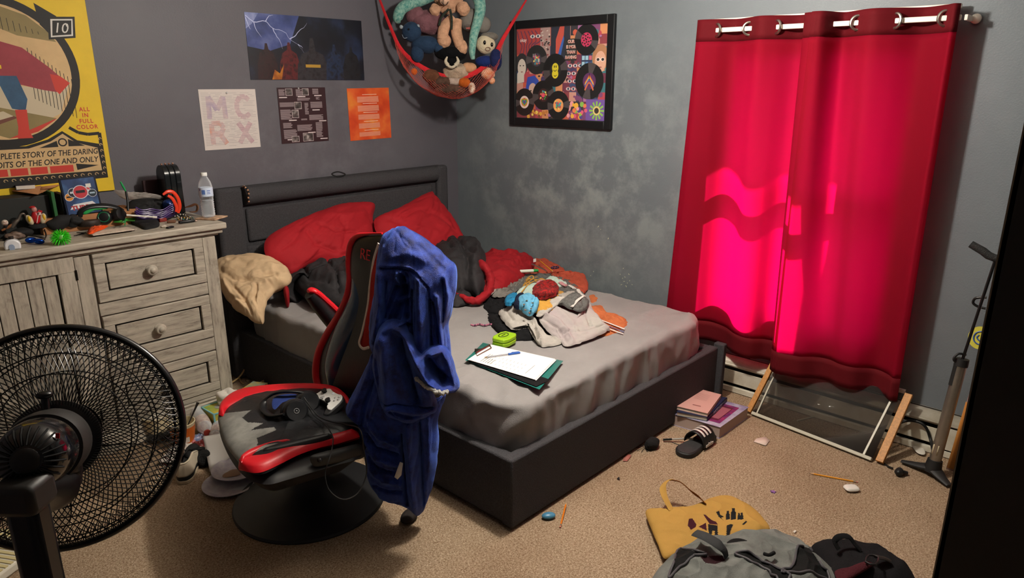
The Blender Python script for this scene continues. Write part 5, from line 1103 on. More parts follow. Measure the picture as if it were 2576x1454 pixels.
# DVD case
c = at_y(200, 512, 3.62); c = V((at_y(203, 500, 3.62).x, 3.62, TZ+.03)); w, h = .185, .125
tl = at_y(155, 455, 3.62); br = at_y(247, 512, 3.62); w = br.x-tl.x; top = at_y(200, 448, 3.62).z; bz = TZ+.07; h = top-bz-.008
T = frame(((tl.x+br.x)/2, 3.62, bz+.006+h/2), (1, -.05, .03), (0, .1, 1)); t = thing('dvd_case', 'dark blue video case lettered TURBO with round coloured helmets, standing on the dresser', 'video case', T=T)
MB(T).box((0, 0, 0), (w+.016, h+.012, .014)).build('case', mat('case_navy', '10182c', .3), t, bev=.002)
S = Sheet(T @ Matrix.Translation((0, 0, .0065))); S.rect(-w/2, -h/2, w/2, h/2, gradmat('cover_blue', ['0a1730', '1d3a6a', '4a78a8'], noise_s=9))
for x, y, r, cc, vc in ((-.068, -.0, .018, 'd08a3a', '14141a'), (-.04, .018, .022, '1c2430', 'c0c4cc'), (.035, .02, .02, 'c04a50', 'd8d8d8'), (.066, .008, .018, '1a2a34', '9ab0c0'), (0, .018, .031, 'b8303a', '14141a')):
    k = w/.185; S.disc(x*k, y, r, C_('c8ccd4'), 20); S.disc(x*k, y, r*.9, C_(cc), 20); S.rect((x-r*.6/k)*k, y-r*.15, (x+r*.6/k)*k, y+r*.25, C_(vc))
S.poly([(-w*.42, -h*.36), (-w*.3, -h*.22), (w*.3, -h*.18), (w*.42, -h*.3)], C_('d8d8d8')); S.text('TURBO', 0, -h*.33, .026, C_('a82a30'), font_b=.0014, sx=1.15); S.rect(w*.2, .035, w*.36, .052, pwh)
S.done('cover_art', t)
# stack behind: dark books, green book, tan flat pieces
b = MB(); b.box((at_y(60, 520, 3.70).x-.03, 3.71, TZ+.085), (.24, .13, .17)); tag(b.build('storage_box', mat('box_dark', '1a1d1b', .6), bev=.003), 'dark box against the poster holding up the cardboard tray', 'box')
b = MB(); x = at_y(136, 500, 3.60).x; b.box((x, 3.67, TZ+.128), (.014, .12, .115)); tag(b.build('book', mat('book_green', '1f5a2c', .5), bev=.002), 'thin green book standing upright left of the blue video case', 'book')
b = MB(); x = at_y(160, 500, 3.62).x; b.box((x, 3.68, TZ+.12), (.02, .11, .10)); tag(b.build('book', mat('book_black', '16181a', .5), bev=.002), 'thin black book between the green book and the video case', 'book')
# cardboard tray on the dark box, small book on it
z = at_y(96, 489, 3.60).z; t = thing('cardboard_tray', 'open tan cardboard tray with splayed flaps at the left end of the dresser', 'box', at_y(60, 480, 3.65))
p = lambda px, py, zz: at_z(px, py, zz)
b = MB(); b.poly([p(-40, 470, z), p(96, 489, z), p(110, 470, z), p(-20, 462, z)]); b.build('base', cardb, t, solid=.003)
b = MB(); b.poly([p(96, 489, z), p(110, 450, z+.02), p(108, 447, z+.02), p(-30, 452, z+.015), p(-40, 470, z)]); b.build('flap', cardb, t, solid=.003)
b = MB(); b.poly([p(96, 488, z), p(150, 465, z+.008), p(150, 458, z+.02), p(108, 455, z+.01)]); b.build('flap', cardb, t, solid=.003)
T = frame(p(66, 474, z+.004)+V((0, 0, .011)), V((1, -.25, 0)), V((.25, 1, 0)))
t = thing('paperback', 'small dark paperback with white page edges on the cardboard tray', 'book', T=T)
MB(T).box((0, 0, 0), (.07, .10, .016)).build('pages', mat('page_white', 'd8d2c8', .8), t); MB(T).box((0, .001, .009), (.072, .102, .002)).box((0, .001, -.009), (.072, .102, .002)).box((-.0365, .001, 0), (.002, .102, .02)).build('cover', mat('cover_grey', '3a3a44', .5, var=.6, vs=40), t)
x0, x1 = at_y(100, 540, 3.6).x, at_y(345, 520, 3.6).x
t = thing('flat_cardboard_box', 'low tan cardboard box along the wall under the toys and video case', 'box', ((x0+x1)/2, 3.69, TZ))
MB().box(((x0+x1)/2, 3.69, TZ+.034), (x1-x0, .18, .068)).build('carton', cardb, t, bev=.002)
MB().box(((x0+x1)/2, 3.6005, TZ+.062), (x1-x0+.003, .004, .018)).build('lid_flap', cardb, t)
# baseball on a small stand, hook shape, figurine
t = thing('baseball', 'white baseball with red stitching on a small dark stand', 'ball', D(12, 575))
b = MB(); c = D(12, 560, .075); b.ball(c, .0125, nu=24, nv=16); b.build('ball', mat('ball_white', 'c9bcae', .5), t)
b = MB(); b.tube([c+V((-.006, -.0112, .006)), c+V((0, -.0125, .001)), c+V((.006, -.0112, .006))], .0008, 5).tube([c+V((-.006, -.0106, -.008)), c+V((0, -.0125, -.004)), c+V((.006, -.0108, -.007))], .0008, 5); b.build('stitching', mat('stitch_red', 'a03a34', .6), t)
b = MB(TR((c.x, c.y, TZ))); b.lathe([(.02, 0), (.02, .006), (.006, .012), (.005, .05), (.009, .066), (0, .066)], 20); b.build('stand', blackm, t)
b = MB(); b.tube([D(30, 572, .0), D(38, 560, .03), D(46, 552, .06), D(52, 540, .07), D(60, 538, .068), D(64, 545, .058)], [.009, .009, .007, .005, .0045, .003], 10); tag(b.build('hook_figure', mat('pewter', '6a625a', .35, metal=.7)), 'curved grey metal hook shaped trinket', 'trinket')
b = MB(); b.tube([D(4, 580, .03), D(20, 572, .02), D(30, 566, .03), D(38, 562, .05)], [.004, .006, .006, .003], 8); tag(b.build('brown_strap', mat('strap_brown', '7a4a24', .6)), 'curled tan strap beneath the baseball', 'strap')
t = thing('toy_figure', 'small toy figure in red and white with yellow sides on a dark stand', 'toy', D(95, 575))
fc = D(95, 572); k = MB()
b = MB(TR(fc)); b.lathe([(.03, 0), (.03, .008), (.022, .016), (0, .016)], 24, sx=1.2); b.build('stand', blackm, t)
b = MB(TR(fc+V((0, 0, .016)))); b.ball((.0, 0, .028), (.017, .014, .03), nu=20, nv=16); b.build('body', mat('toy_red', 'a81c20', .35), t)
for s_ in (-1, 1):
    b = MB(TR(fc+V((0, 0, .016)))); b.ball((s_*.025, 0, .02), (.013, .013, .024), nu=20, nv=14, R=Euler((0, s_*.3, 0)).to_matrix()); b.build('arm', mat('toy_cream', 'c9bc9c', .4), t)
    b = MB(TR(fc+V((0, 0, .016)))); b.ball((s_*.028, -.009, .026), (.006, .006, .014), nu=12, nv=10); b.build('patch', mat('toy_yellow', 'd0a820', .4), t)
b = MB(TR(fc+V((0, 0, .016)))); b.ball((-.002, 0, .064), (.012, .012, .013), nu=16, nv=12); b.build('head', mat('toy_pink', 'b8807a', .5), t)
b = MB(TR(fc+V((0, 0, .016)))); b.ball((-.006, .002, .074), (.012, .012, .006), nu=16, nv=8).box((.018, -.003, .052), (.016, .004, .014), Euler((0, .5, 0)).to_matrix()); b.build('hat', mat('toy_red', 'a81c20', .35), t)
b = MB(TR(fc+V((0, -.012, .016)))); b.box((.004, -.002, .03), (.003, .003, .05), Euler((0, .3, 0)).to_matrix()).box((.013, -.002, .045), (.012, .003, .012)); b.build('white_trim', mat('toy_white', 'd0b8b0', .4), t)
# white dome mug
t = thing('white_dome', 'glossy white dome shaped holder with an arched slot at the dresser front', 'holder', D(33, 622))
c = D(33, 626); T = frame(c, V((1, -.2, 0)), V((0, 0, 1))); pts = [(-.028, 0), (.028, 0), (.029, .018)]+[(.029*math.cos(a*PI/12), .018+.024*math.sin(a*PI/12)) for a in range(1, 12)]+[(-.029, .018)]
MB(T).prism(pts, -.02, .02).build('shell', mat('gloss_white', 'dcdce0', .15, coat=.4), t, bev=.006)
MB(T).prism([(-.012, .0), (.006, .0), (.007, .014), (.003, .021), (-.003, .023), (-.009, .021), (-.013, .014)], .017, .0222).build('slot', mat('slot_bluegrey', '8d9cb4', .3), t)
MB(T).cyl((0, .04, 0), (0, .052, 0), .009).build('collar', mat('dark_collar', '2a2220', .5), t)
blobm('shell_trinket', mat('trinket_brown', '4a382e', .4, var=.6, vs=60, col2='8a7668'), 'dark brown ribbed trinket above the white dome', 'trinket', D(38, 592, .02), (.035, .02, .016), .35, 60)
t = thing('sunglasses', 'wraparound sunglasses with mirrored blue lenses', 'sunglasses', D(90, 605))
lens = mat('blue_mirror', '1040a0', .08, metal=.8)
b = MB(); b.ball(D(78, 604, .014), (.024, .01, .013), nu=24, nv=14, R=Euler((0, .15, .3)).to_matrix()); b.build('lens', lens, t); b = MB(); b.ball(D(98, 607, .013), (.02, .01, .012), nu=24, nv=14, R=Euler((0, .2, -.3)).to_matrix()); b.build('lens', lens, t)
b = MB(); b.tube([D(66, 590, .03), D(72, 592, .028), D(88, 594, .026), D(104, 598, .024), D(112, 600, .012)], .0035, 8).tube([D(112, 602, .01), D(116, 592, .01), D(112, 578, .008)], .003, 8); b.build('frame', blackp, t)
blobm('cloth_scrap', blackm, 'crumpled dark pouch behind the white dome', 'pouch', D(56, 585, .012), (.045, .03, .018), .3, 30)
# green spiky ball
c = D(152, 597, .03); t = thing('spiky_ball', 'bright green rubber ball covered in soft spikes', 'ball', (c.x, c.y, TZ))
gm_ = mat('spiky_green', '35c51c', .4, sss=.2); MB().ball(c, .022, nu=30, nv=20).build('ball', gm_, t)
b = MB(); n = 130
for i in range(n):
    zz = 1-2*(i+.5)/n; a = i*2.39996; r = math.sqrt(1-zz*zz); d = V((r*math.cos(a), r*math.sin(a), zz))
    if d.z < -.82: continue
    face_ = d.dot((CAM-c).normalized())
    if face_ > .85: continue
    b.tube([c+d*.020, c+d*.030+V((0, 0, -.0005)), c+d*.039+V((0, 0, -.004))], [.0024, .0018, .001], 6, sub=2)
o = b.build('spikes', gm_, t); o['kind'] = 'stuff'
T = frame(c+(CAM-c).normalized()*.0205, RGT, UPV); MB(T).lathe([(.009, .0), (.0085, .002), (.006, .0028), (0, .0028)], 20).build('button', mat('pale_green', '8fd070', .4), t)
# green and black headset
t = thing('headset', 'black gaming headset with bright green headband lining on the dresser', 'headset', D(255, 545))
b = MB(); b.tube([D(200, 545, .03), D(205, 530, .05), D(225, 520, .07), D(255, 517, .075), D(285, 520, .07), D(308, 530, .05), D(312, 545, .035)], [.012, .012, .013, .014, .013, .012, .012], 12, flat=.4, up=(0, -.6, .6)); b.build('headband', blackp, t)
b = MB(); cushion(b, [D(207, 533, .062), D(215, 524, .07), D(245, 519, .076), D(275, 519, .074), D(268, 526, .064), D(245, 527, .062), D(225, 533, .054), D(214, 540, .048)], None, .006, .004); lab(b.build('headband_pad', mat('lining_green', '1c9446', .6), t), 'bright green lining')
for (px, py, zz, r, gl) in ((262, 547, .030, .034, 1), (298, 540, .034, .034, 0)):
    c = D(px, py, zz+.004); a_ = V((-.35 if gl else .5, -.85, .25)).normalized(); T = frame(c, V((0, 0, 1)).cross(a_), a_.cross(V((0, 0, 1)).cross(a_)))
    if T.col[2].to_3d().dot(a_) < 0: T = frame(c, a_.cross(V((0, 0, 1))), V((0, 0, 1)))
    e_ = MB(T).lathe([(0, -.018), (r*.9, -.018), (r, -.008), (r*.98, .006), (r*.8, .016), (r*.5, .019), (0, .019)], 32).build('ear_cup', blackp, t)
    if gl: MB(T).tube([(r*.66*math.cos(k*PI/10), r*.66*math.sin(k*PI/10), .0172) for k in range(20)], .0022, 8, closed=True, sub=1).build('light_ring', mat('ring_green', '0f6a44', .3), e_)
b = MB(); b.tube([D(312, 560, .04), D(316, 550, .03), D(314, 568, .015)], .0022, 6); lab(b.build('cup_trim', mat('ring_green2', '1c9a54', .3), t), 'green trim')
# round brown leather case
b = MB(TR(D(225, 567))); b.lathe([(.038, 0), (.041, .004), (.041, .022), (.038, .026), (0, .028)], 36, sx=1.15); tag(b.build('leather_case', mat('old_leather', '2c211b', .6, var=.4, vs=20)), 'low oval dark brown leather case in front of the headset', 'case')
blobm('black_pouch', blackm, 'rumpled black cloth pouch beside the toy figure', 'pouch', D(150, 560, .02), (.06, .03, .03), .3, 22)
blobm('dark_cable_bundle', blackm, 'tangled black cable bundle between pouch and headset', 'cable', D(185, 556, .018), (.035, .03, .026), .45, 45)
b = MB(); b.tube([D(118, 560, .045), D(138, 582, .012)], .004, 10, sub=1); tag(b.build('pen', blackp), 'short black pen leaning beside the toy figure', 'pen')
b = MB(); b.tube([D(150, 548, .05), D(156, 556, .04), D(160, 570, .015)], .003, 8); tag(b.build('metal_clip', mat('silver', 'b8b8b8', .25, metal=1)), 'narrow silver clip on the black pouch', 'clip')
blobm('rubber_ball', mat('coral', 'c9553c', .5), 'tiny coral rubber ball behind the green spiky ball', 'ball', D(142, 568, .022), .006, 0)
# papers + orange wrapper
random.seed(6)
for i, (dx_, rr, c_, l) in enumerate(((0, .02, 'c8b49c', 'tan magazine at the bottom of the paper stack on the dresser'), (.004, -.03, 'a8988a', 'grey magazine in the middle of the paper stack on the dresser'), (-.003, .01, 'd0bfae', 'pale paper on top of the stack, under the orange wrapper'))):
    c = D(282, 582, .0022+i*.0044); T = TR((c.x+dx_, c.y+.01, c.z), rr); b = MB(T); b.box((0, 0, 0), (.19-.01*i, .085, .004)); tag(b.build('magazine', mat('mag_%d' % i, c_, .7, var=.2, vs=60)), l, 'magazine')
b = MB(); cushion(b, [D(220, 588, .016), D(224, 576, .016), D(240, 572, .016), D(262, 571, .018), D(272, 569, .02), D(262, 576, .016), D(245, 582, .016), D(232, 588, .016)], None, .012, .002, nrm=(0, -.3, 1), fold=.008, ff=60, seed=2); tag(b.build('wrapper', mat('foil_orange', 'd84c1c', .25, bump=.3, bs=60)), 'crumpled shiny orange wrapper on the paper stack', 'wrapper')
b = MB(); b.poly([D(285, 560, .02), D(292, 549, .026), D(340, 548, .024), D(344, 556, .018), D(318, 556, .018), D(316, 560, .018)]); tag(b.build('green_card', mat('card_green', '3f8a2a', .5), solid=.001), 'folded green card with a white oval leaning on the papers', 'card')
b = MB(); c = D(297, 553, .026); b.ball(c, (.011, .004, .003), nu=20, nv=8); tag(b.build('mint', mat('mint_white', 'd8dcd0', .4)), 'small white oval piece on the green card', 'mint')
b = MB(); cushion(b, [D(330, 560, 0), D(345, 552, 0), D(375, 550, 0), D(398, 556, 0), (D(400, 570, 0)), D(380, 576, 0), D(362, 578, 0), D(345, 570, 0)], None, .018, .0, nrm=(0, 0, 1), fold=.003, ff=40, p=5); tag(b.build('wallet', blackm), 'black leather wallet near the dresser front edge', 'wallet')
b = MB(); b.tube([at_y(318, 541, 3.48), at_y(345, 543, 3.47), at_y(384, 546, 3.46)], .0042, 12, sub=1).cyl(at_y(384, 546, 3.46), at_y(395, 547, 3.455), .006, .0055); tag(b.build('white_tube', mat('tube_white', 'd8d4cc', .4)), 'slim white plastic tube lying across the black wallet', 'tube')
# purple wavy tray + black pouch and clear bag
t = thing('wavy_tray', 'purple plastic tray with a stack of wavy rims', 'tray', D(395, 545))
for k in range(5):
    P = [at_y(341+u*102, 521+k*5+9*math.sin(u*PI*1.15)-u*3+3*math.sin(u*12), 3.535+.003*k) for u in [i/11 for i in range(12)]]
    b = MB(); b.tube(P, .0024, 8); b.build('rim', mat('purple_plastic', '4a2c78', .25), t)
b = MB(); cushion(b, [(338, 532), (352, 530), (400, 534), (438, 524), (444, 540), (400, 556), (350, 556)], at_pl((1, 3.56, 1), (0, -1, .3)), .015, .03, nrm=(0, -1, .3), p=4); lab(b.build('tray_body', mat('purple_dark', '2c1c48', .3), t), 'darker tray body')
b = MB(); cushion(b, [(315, 530), (325, 508), (345, 500), (380, 498), (412, 505), (430, 520), (430, 548), (380, 552), (330, 552)], at_pl((1, 3.64, 1), (0, -1, .25)), .05, .05, nrm=(0, -1, .25), fold=.015, ff=22, seed=4); tag(b.build('black_bag', blackm, ang=80), 'soft black bag between headset and canister', 'bag')
b = MB(); cushion(b, [at_y(285, 478, 3.66), at_y(300, 485, 3.66), at_y(340, 484, 3.66), at_y(395, 490, 3.66), at_y(410, 500, 3.66), at_y(350, 503, 3.66), at_y(310, 500, 3.66)], None, .02, .02, nrm=(0, -1, .6), fold=.012, ff=40, seed=6); tag(b.build('clear_bag', see('crinkly_clear', 'd8d0c8', .35, .15), ang=80), 'crinkled clear plastic bag on top of the soft black bag', 'bag')
b = MB(); b.tube([at_y(303, 457, 3.58), at_y(310, 470, 3.58), at_y(316, 481, 3.58)], [.0035, .005, .0035], 10); tag(b.build('green_marker', mat('marker_green', '1f9a54', .35)), 'bright green marker tip sticking up behind the headset', 'marker')
b = MB(); b.tube([at_y(317, 482, 3.58), at_y(321, 505, 3.56), at_y(322, 530, 3.54)], .0055, 10, sub=1); tag(b.build('marker', blackp), 'black marker barrel standing among the bags below the green tip', 'marker')
# blue glitter cup + orange band
b = MB(); c = at_y(424, 515, 3.60); b.ball(c, (.03, .028, .028), nu=26, nv=18)
tag(b.build('glitter_ball', mat('blue_glitter', '1c3f8a', .3, var=.9, vs=180, col2='0a1020', metal=.3)), 'dark blue speckled round pouch inside the orange band', 'pouch')
b = MB(); b.tube([at_y(*q, 3.545) for q in ((410, 490), (422, 482), (436, 484), (448, 500), (452, 520), (448, 536))], [.005, .008, .009, .009, .009, .006], 12, flat=.35, up=(0, -1, .3), sub=8); b.tube([at_y(*q, 3.53) for q in ((422, 492), (434, 500), (444, 520), (443, 533))], [.007, .008, .008, .006], 12, flat=.35, up=(0, -1, .3)); tag(b.build('orange_band', mat('band_orange', 'd83a1c', .35)), 'shiny orange red plastic band arching beside the canister', 'band')
# trinkets near the bottle
random.seed(12)
b = MB(); b.tube([at_y(*q, 3.6) for q in ((466, 522), (480, 518), (492, 514), (497, 521), (493, 532), (478, 533))], [.006, .012, .013, .012, .01, .006], 10, flat=.4); tag(b.build('leather_scrap', mat('tan_leather', '9a7050', .7)), 'curved tan leather piece left of the water bottle', 'leather piece')
bmats = [mat('bead_black', '14100e', .3), mat('bead_white', 'b8b0a4', .4), mat('bead_gold', 'b08a3c', .4), mat('bead_teal', '2a6a5a', .4)]
for k, (px, py, rx, n, l) in enumerate(((452, 540, .03, 26, 'black and white beaded bracelet in the trinket heap, farthest back'), (462, 548, .03, 26, 'gold and black beaded bracelet in the middle of the trinket heap'), (470, 552, .028, 24, 'teal and white beaded bracelet nearest the wooden coaster'))):
    b = MB(); c = D(px, py, .006+.004*(2-k))
    for i in range(n): a = 2*PI*i/n; b.ball(c+V((rx*math.cos(a), rx*.6*math.sin(a), .004*math.sin(a*3+k))), .0042, m=[0, 1, 0, [1, 2, 3][k]][i % 4], nu=8, nv=6)
    tag(b.build('beaded_bracelet', bmats), l, 'bracelet', 'beaded bracelets in the trinket heap')
b = MB(TR(D(410, 558), .1)); b.box((0, 0, .009), (.036, .016, .018)); tag(b.build('eraser', mat('eraser_red', '7a2018', .5), bev=.004), 'dark red block eraser in front of the orange band', 'eraser')
b = MB(TR(D(432, 561), -.5)); b.box((0, 0, .007), (.04, .02, .014)); tag(b.build('wooden_token', mat('token_brown', '6a4632', .6), bev=.005), 'brown wooden token right of the red eraser', 'token')
b = MB(TR(D(412, 572), -.2)); b.ball((0, 0, .005), (.014, .01, .005), nu=16, nv=8, amp=.3, fr=200); tag(b.build('shell', mat('shell_white', 'c8bcae', .5)), 'small white ridged shell near the dresser front', 'shell')
b = MB(TR(D(428, 574), .4)); b.box((0, 0, .004), (.035, .018, .008)); tag(b.build('usb_stick', blackp, bev=.003), 'small black memory stick at the dresser front', 'memory stick')
t = thing('folding_knife', 'black folding knife lying in front of the beaded bracelets', 'knife', D(470, 561)); T = TR(D(470, 561), -.08)
MB(T).box((0, 0, .008), (.075, .018, .014)).build('handle', blackp, t, bev=.005); MB(T).box((.043, -.002, .006), (.014, .012, .006)).build('bolster', mat('pale_metal', 'b09a8c', .3, metal=.6), t, bev=.002)
b = MB(TR(D(200, 592), .3)); 
for i in range(5): b.box((i*.006, i*.004, .003+i*.0008), (.05, .0022, .003), Matrix.Rotation(i*.5, 3, 'Z'))
tag(b.build('black_twigs', blackp), 'loose black plastic pieces between spiky ball and papers', 'plastic pieces', kind='stuff')
# the canister's cast shadow, put in as a dark slab by the wall
b = MB(); x0, x1 = at_y(361, 480, 3.76).x, at_y(400, 480, 3.76).x; zt = at_y(380, 452, 3.76).z; b.box(((x0+x1)/2, 3.76, (TZ+zt)/2), (x1-x0, .02, zt-TZ)); tag(b.build('canister_shadow', mat('shadow_maroon', '2e171a', .7), bev=.003), 'dark maroon slab added as the shadow of the canister on the wall', 'box')
# ================================================================== THINGS ON THE MATTRESS
# heap height over the bed: garments are laid on this mound, layer by layer
hc = at_z(1385, 790, MZ+.05)
def Hm(x, y):
    a = V((.9, -.43, 0)).normalized(); d = V((x-hc.x, y-hc.y, 0)); u = d.dot(a); v = d.dot(V((-a.y, a.x, 0)))
    return MZ + .014 + .13*math.exp(-((u/.27)**2)-((v/.19)**2))
def HP(off): return hf(lambda x, y: Hm(x, y)+off, MZ+.05)
def garment(name, m, label, cat, outl, off, th=.018, fold=.008, ff=14, seed=0, parts=(), fd=None, fst=1, strokes=(), **k):
    th *= .75
    b = MB(); S_ = HP(off); cushion(b, outl, S_, th, .006, nrm=(-.15, -.25, 1), fold=fold, ff=ff, fd=fd, fst=fst, seed=seed, nr=30, sub=9, p=7, q=.5, strokes=strokes)
    dd_ = (max(.006, fold*.9), ff*1.7, fd, fst, seed+70)
    if not parts: return tag(b.build(name, m, ang=70, disp=dd_, **k), label, cat)
    c = S_(*[sum(q[i] for q in outl)/len(outl) for i in (0, 1)]); t = thing(name, label, cat, c); b.build('cloth', m, t, ang=70, disp=dd_)
    for nm, mm, pts, r in parts:
        S2 = HP(off+th+.004); q = MB(); q.tube([S2(*p) for p in pts], r, 8, flat=.35, up=(0, 0, 1)); q.build(nm, mm, t)
    return t
lg = fabric('light_grey_cotton', 'a9a39c'); mg = fabric('marl_grey', '5d5c5a', var=.35, vs=120); bk_ = fabric('black_cotton', '131315'); org = fabric('orange_knit', 'b0633c', bump=.6); mus = fabric('mustard_cotton', 'b98a3e'); mint = fabric('mint_cotton', 'b5c8bc'); lb_ = fabric('sky_blue_cotton', '5f9cba'); tlb = fabric('teal_blue', '2576a0'); nvy = fabric('navy_cotton', '141c30'); wht = fabric('white_trim', 'c9c2bc'); pnk = fabric('pink_cotton', 'c08a8e')
tie = fabric('tie_dye', 'a8a39c', var=.2, vs=5, col2='a19596')
garment('coral_shirt', fabric('coral_knit', 'a84a36', bump=.6), 'coral orange knit top at the back of the clothes heap', 'shirt', [(1312, 672), (1330, 658), (1355, 653), (1400, 668), (1435, 692), (1470, 695), (1478, 725), (1460, 742), (1400, 725), (1350, 705)], -.01, .035, .012, seed=1)
garment('denim_scrap', mg, 'small dark grey garment at the very back of the clothes heap by the wall', 'garment', [(1380, 664), (1386, 655), (1405, 655), (1414, 668), (1400, 675)], -.05, .02, .006, seed=2)
garment('orange_shirt', org, 'orange striped top sticking out at the right of the clothes heap', 'shirt', [(1482, 775), (1510, 772), (1525, 790), (1555, 796), (1580, 815), (1575, 842), (1545, 848), (1515, 850), (1495, 840), (1490, 800)], -.035, .03, .006, seed=3,
        parts=[('stripe', wht, [(1500, 800), (1530, 812), (1572, 828)], .006), ('stripe', wht, [(1500, 815), (1525, 824), (1568, 840)], .005), ('stripe', fabric('navy_stripe', '4a4a70'), [(1500, 808), (1530, 820), (1570, 835)], .004)])
garment('orange_sleeve', org, 'small coral sleeve loop at the right edge of the heap', 'garment', [(1480, 750), (1492, 745), (1502, 752), (1500, 762), (1486, 766)], -.03, .02, .004, seed=4)
garment('black_trousers', bk_, 'black clothing at the bottom left of the heap', 'trousers', [(1213, 795), (1240, 785), (1300, 800), (1345, 830), (1340, 858), (1290, 862), (1255, 842), (1228, 815)], -.05, .04, .008, seed=5)
garment('black_sweater', bk_, 'bundled black sweater at the left side of the heap', 'sweater', [(1213, 765), (1218, 748), (1245, 742), (1285, 745), (1300, 775), (1270, 792), (1225, 790)], -.03, .05, .012, seed=6, ff=20)
garment('jeans', mg, 'dark grey marl trousers across the back of the heap', 'trousers', [(1240, 738), (1275, 712), (1320, 692), (1370, 690), (1430, 705), (1465, 735), (1480, 770), (1440, 772), (1380, 740), (1300, 735), (1265, 748)], .0, .03, .012, seed=7,
        parts=[('stripe', wht, [(1432, 718), (1440, 722), (1446, 726)], .011), ('stripe', wht, [(1454, 728), (1460, 738), (1470, 745)], .010)])
b = MB(); S_ = HP(.03); b.tube([S_(1233, 740), S_(1262, 712), S_(1292, 692), S_(1308, 682)], [.011, .012, .012, .009], 10, flat=.35, up=(0, 0, 1)); tag(b.build('waistband', fabric('grey_waistband', '9a938c', var=.4, vs=160)), 'grey elastic waistband running down the left of the heap', 'waistband')
garment('mustard_shirt', mus, 'mustard yellow shirt under the blue and red items', 'shirt', [(1310, 730), (1325, 702), (1345, 698), (1380, 705), (1420, 728), (1400, 770), (1370, 790), (1345, 785), (1350, 750)], .012, .02, .008, seed=8)
garment('mint_shirt', mint, 'pale mint top with pink sleeve ends in the middle of the heap', 'shirt', [(1295, 745), (1312, 725), (1345, 714), (1362, 722), (1340, 748), (1320, 752)], .035, .018, .005, seed=9)
garment('mint_sock', mint, 'pale mint sock with a pink toe at the top right of the heap', 'sock', [(1372, 708), (1384, 695), (1405, 702), (1424, 712), (1424, 722), (1408, 722), (1390, 714)], .03, .014, .004, seed=10, parts=[('toe', pnk, [(1410, 710), (1418, 716), (1424, 718)], .014)])
garment('pink_sock', pnk, 'small pink and white sock between mint top and red cloth', 'sock', [(1348, 712), (1362, 706), (1376, 712), (1368, 718), (1352, 720)], .045, .012, .004, seed=11)
garment('grey_undershirt', lg, 'light grey layer edge between red cloth and grey shorts', 'shirt', [(1350, 790), (1385, 752), (1420, 735), (1452, 732), (1430, 750), (1395, 775), (1365, 795)], .018, .012, .006, seed=12)
garment('grey_shorts', mg, 'dark grey marl shorts with a white side stripe on the right of the heap', 'shorts', [(1405, 765), (1440, 738), (1478, 752), (1482, 765), (1465, 785), (1440, 780), (1415, 768)], .03, .018, .006, seed=13, parts=[('stripe', wht, [(1466, 745), (1452, 756), (1438, 772)], .008)])
garment('grey_tshirt', tie, 'large pale grey tie-dyed t-shirt hanging over the front of the heap', 'shirt', [(1355, 770), (1390, 772), (1440, 785), (1465, 788), (1480, 765), (1500, 790), (1520, 815), (1533, 828), (1518, 838), (1480, 856), (1455, 868), (1425, 872), (1410, 862), (1395, 850), (1365, 820), (1350, 790)], -.004, .024, .008, seed=14, ff=9, fd=(.5, -.5, 0), fst=2, strokes=[([(1352, 796), (1398, 828), (1429, 871)], 3.5, -.016), ([(1366, 795), (1405, 815), (1440, 862)], 5, .012), ([(1466, 765), (1476, 800), (1484, 828)], 3, -.010), ([(1500, 795), (1510, 820)], 3, .008), ([(1418, 845), (1470, 840), (1528, 822)], 1.6, -.007), ([(1400, 780), (1430, 810), (1450, 835)], 6, .008)])
garment('grey_shirt', lg, 'pale grey shirt with trailing hem at the front of the heap', 'shirt', [(1262, 775), (1280, 770), (1310, 785), (1345, 800), (1360, 825), (1385, 850), (1415, 862), (1400, 868), (1365, 874), (1350, 860), (1342, 830), (1315, 812), (1290, 830), (1272, 815), (1255, 790)], -.010, .024, .006, seed=15, ff=12, fd=(.6, -.6, 0), fst=3, strokes=[([(1305, 795), (1341, 812), (1352, 858)], 3, -.018), ([(1287, 779), (1332, 801), (1346, 828), (1362, 868)], 4, .014), ([(1275, 790), (1290, 810)], 3, -.010), ([(1365, 835), (1395, 858)], 3, -.012)])
garment('red_cloth', mat('red_melange', 'b01c1c', 1, var=.9, vs=60, col2='1a0e0e', bump=1, bs=120), 'balled red and black marled cloth on top of the heap', 'cloth', [(1338, 742), (1345, 722), (1365, 712), (1390, 712), (1404, 724), (1400, 742), (1380, 752), (1355, 752)], .04, .045, .006, seed=16)
garment('blue_shirt', lb_, 'sky blue printed cloth bundled at the front left of the heap', 'shirt', [(1305, 752), (1325, 744), (1345, 750), (1356, 765), (1352, 784), (1335, 795), (1315, 786), (1302, 772)], .035, .040, .006, seed=17, strokes=[([(1345, 755), (1335, 775), (1340, 790)], 3, -.012), ([(1315, 760), (1325, 785)], 3, .006)])
b = MB(); random.seed(7); S_ = HP(.078)
for q in ((1318, 766), (1336, 776), (1340, 762), (1325, 756), (1322, 780), (1332, 787)): 
    b.ball(S_(*q), (.007, .005, .003), nu=8, nv=6, R=Euler((0, 0, random.random()*3)).to_matrix())
o = b.build('printed_motif', fabric('motif_orange', 'a05a38', var=.6, vs=90, col2='2a5a50'), [q for q in COL.objects if q.name.startswith('blue_shirt')][0])
garment('navy_sock', nvy, 'navy band of cloth on the sky blue bundle', 'sock', [(1292, 768), (1302, 745), (1318, 742), (1308, 762), (1304, 780)], .04, .03, .004, seed=18)
garment('teal_sock', tlb, 'bright teal blue sock at the left of the sky blue bundle', 'sock', [(1270, 757), (1282, 742), (1302, 742), (1300, 756), (1285, 770), (1272, 768)], .03, .026, .006, seed=19)
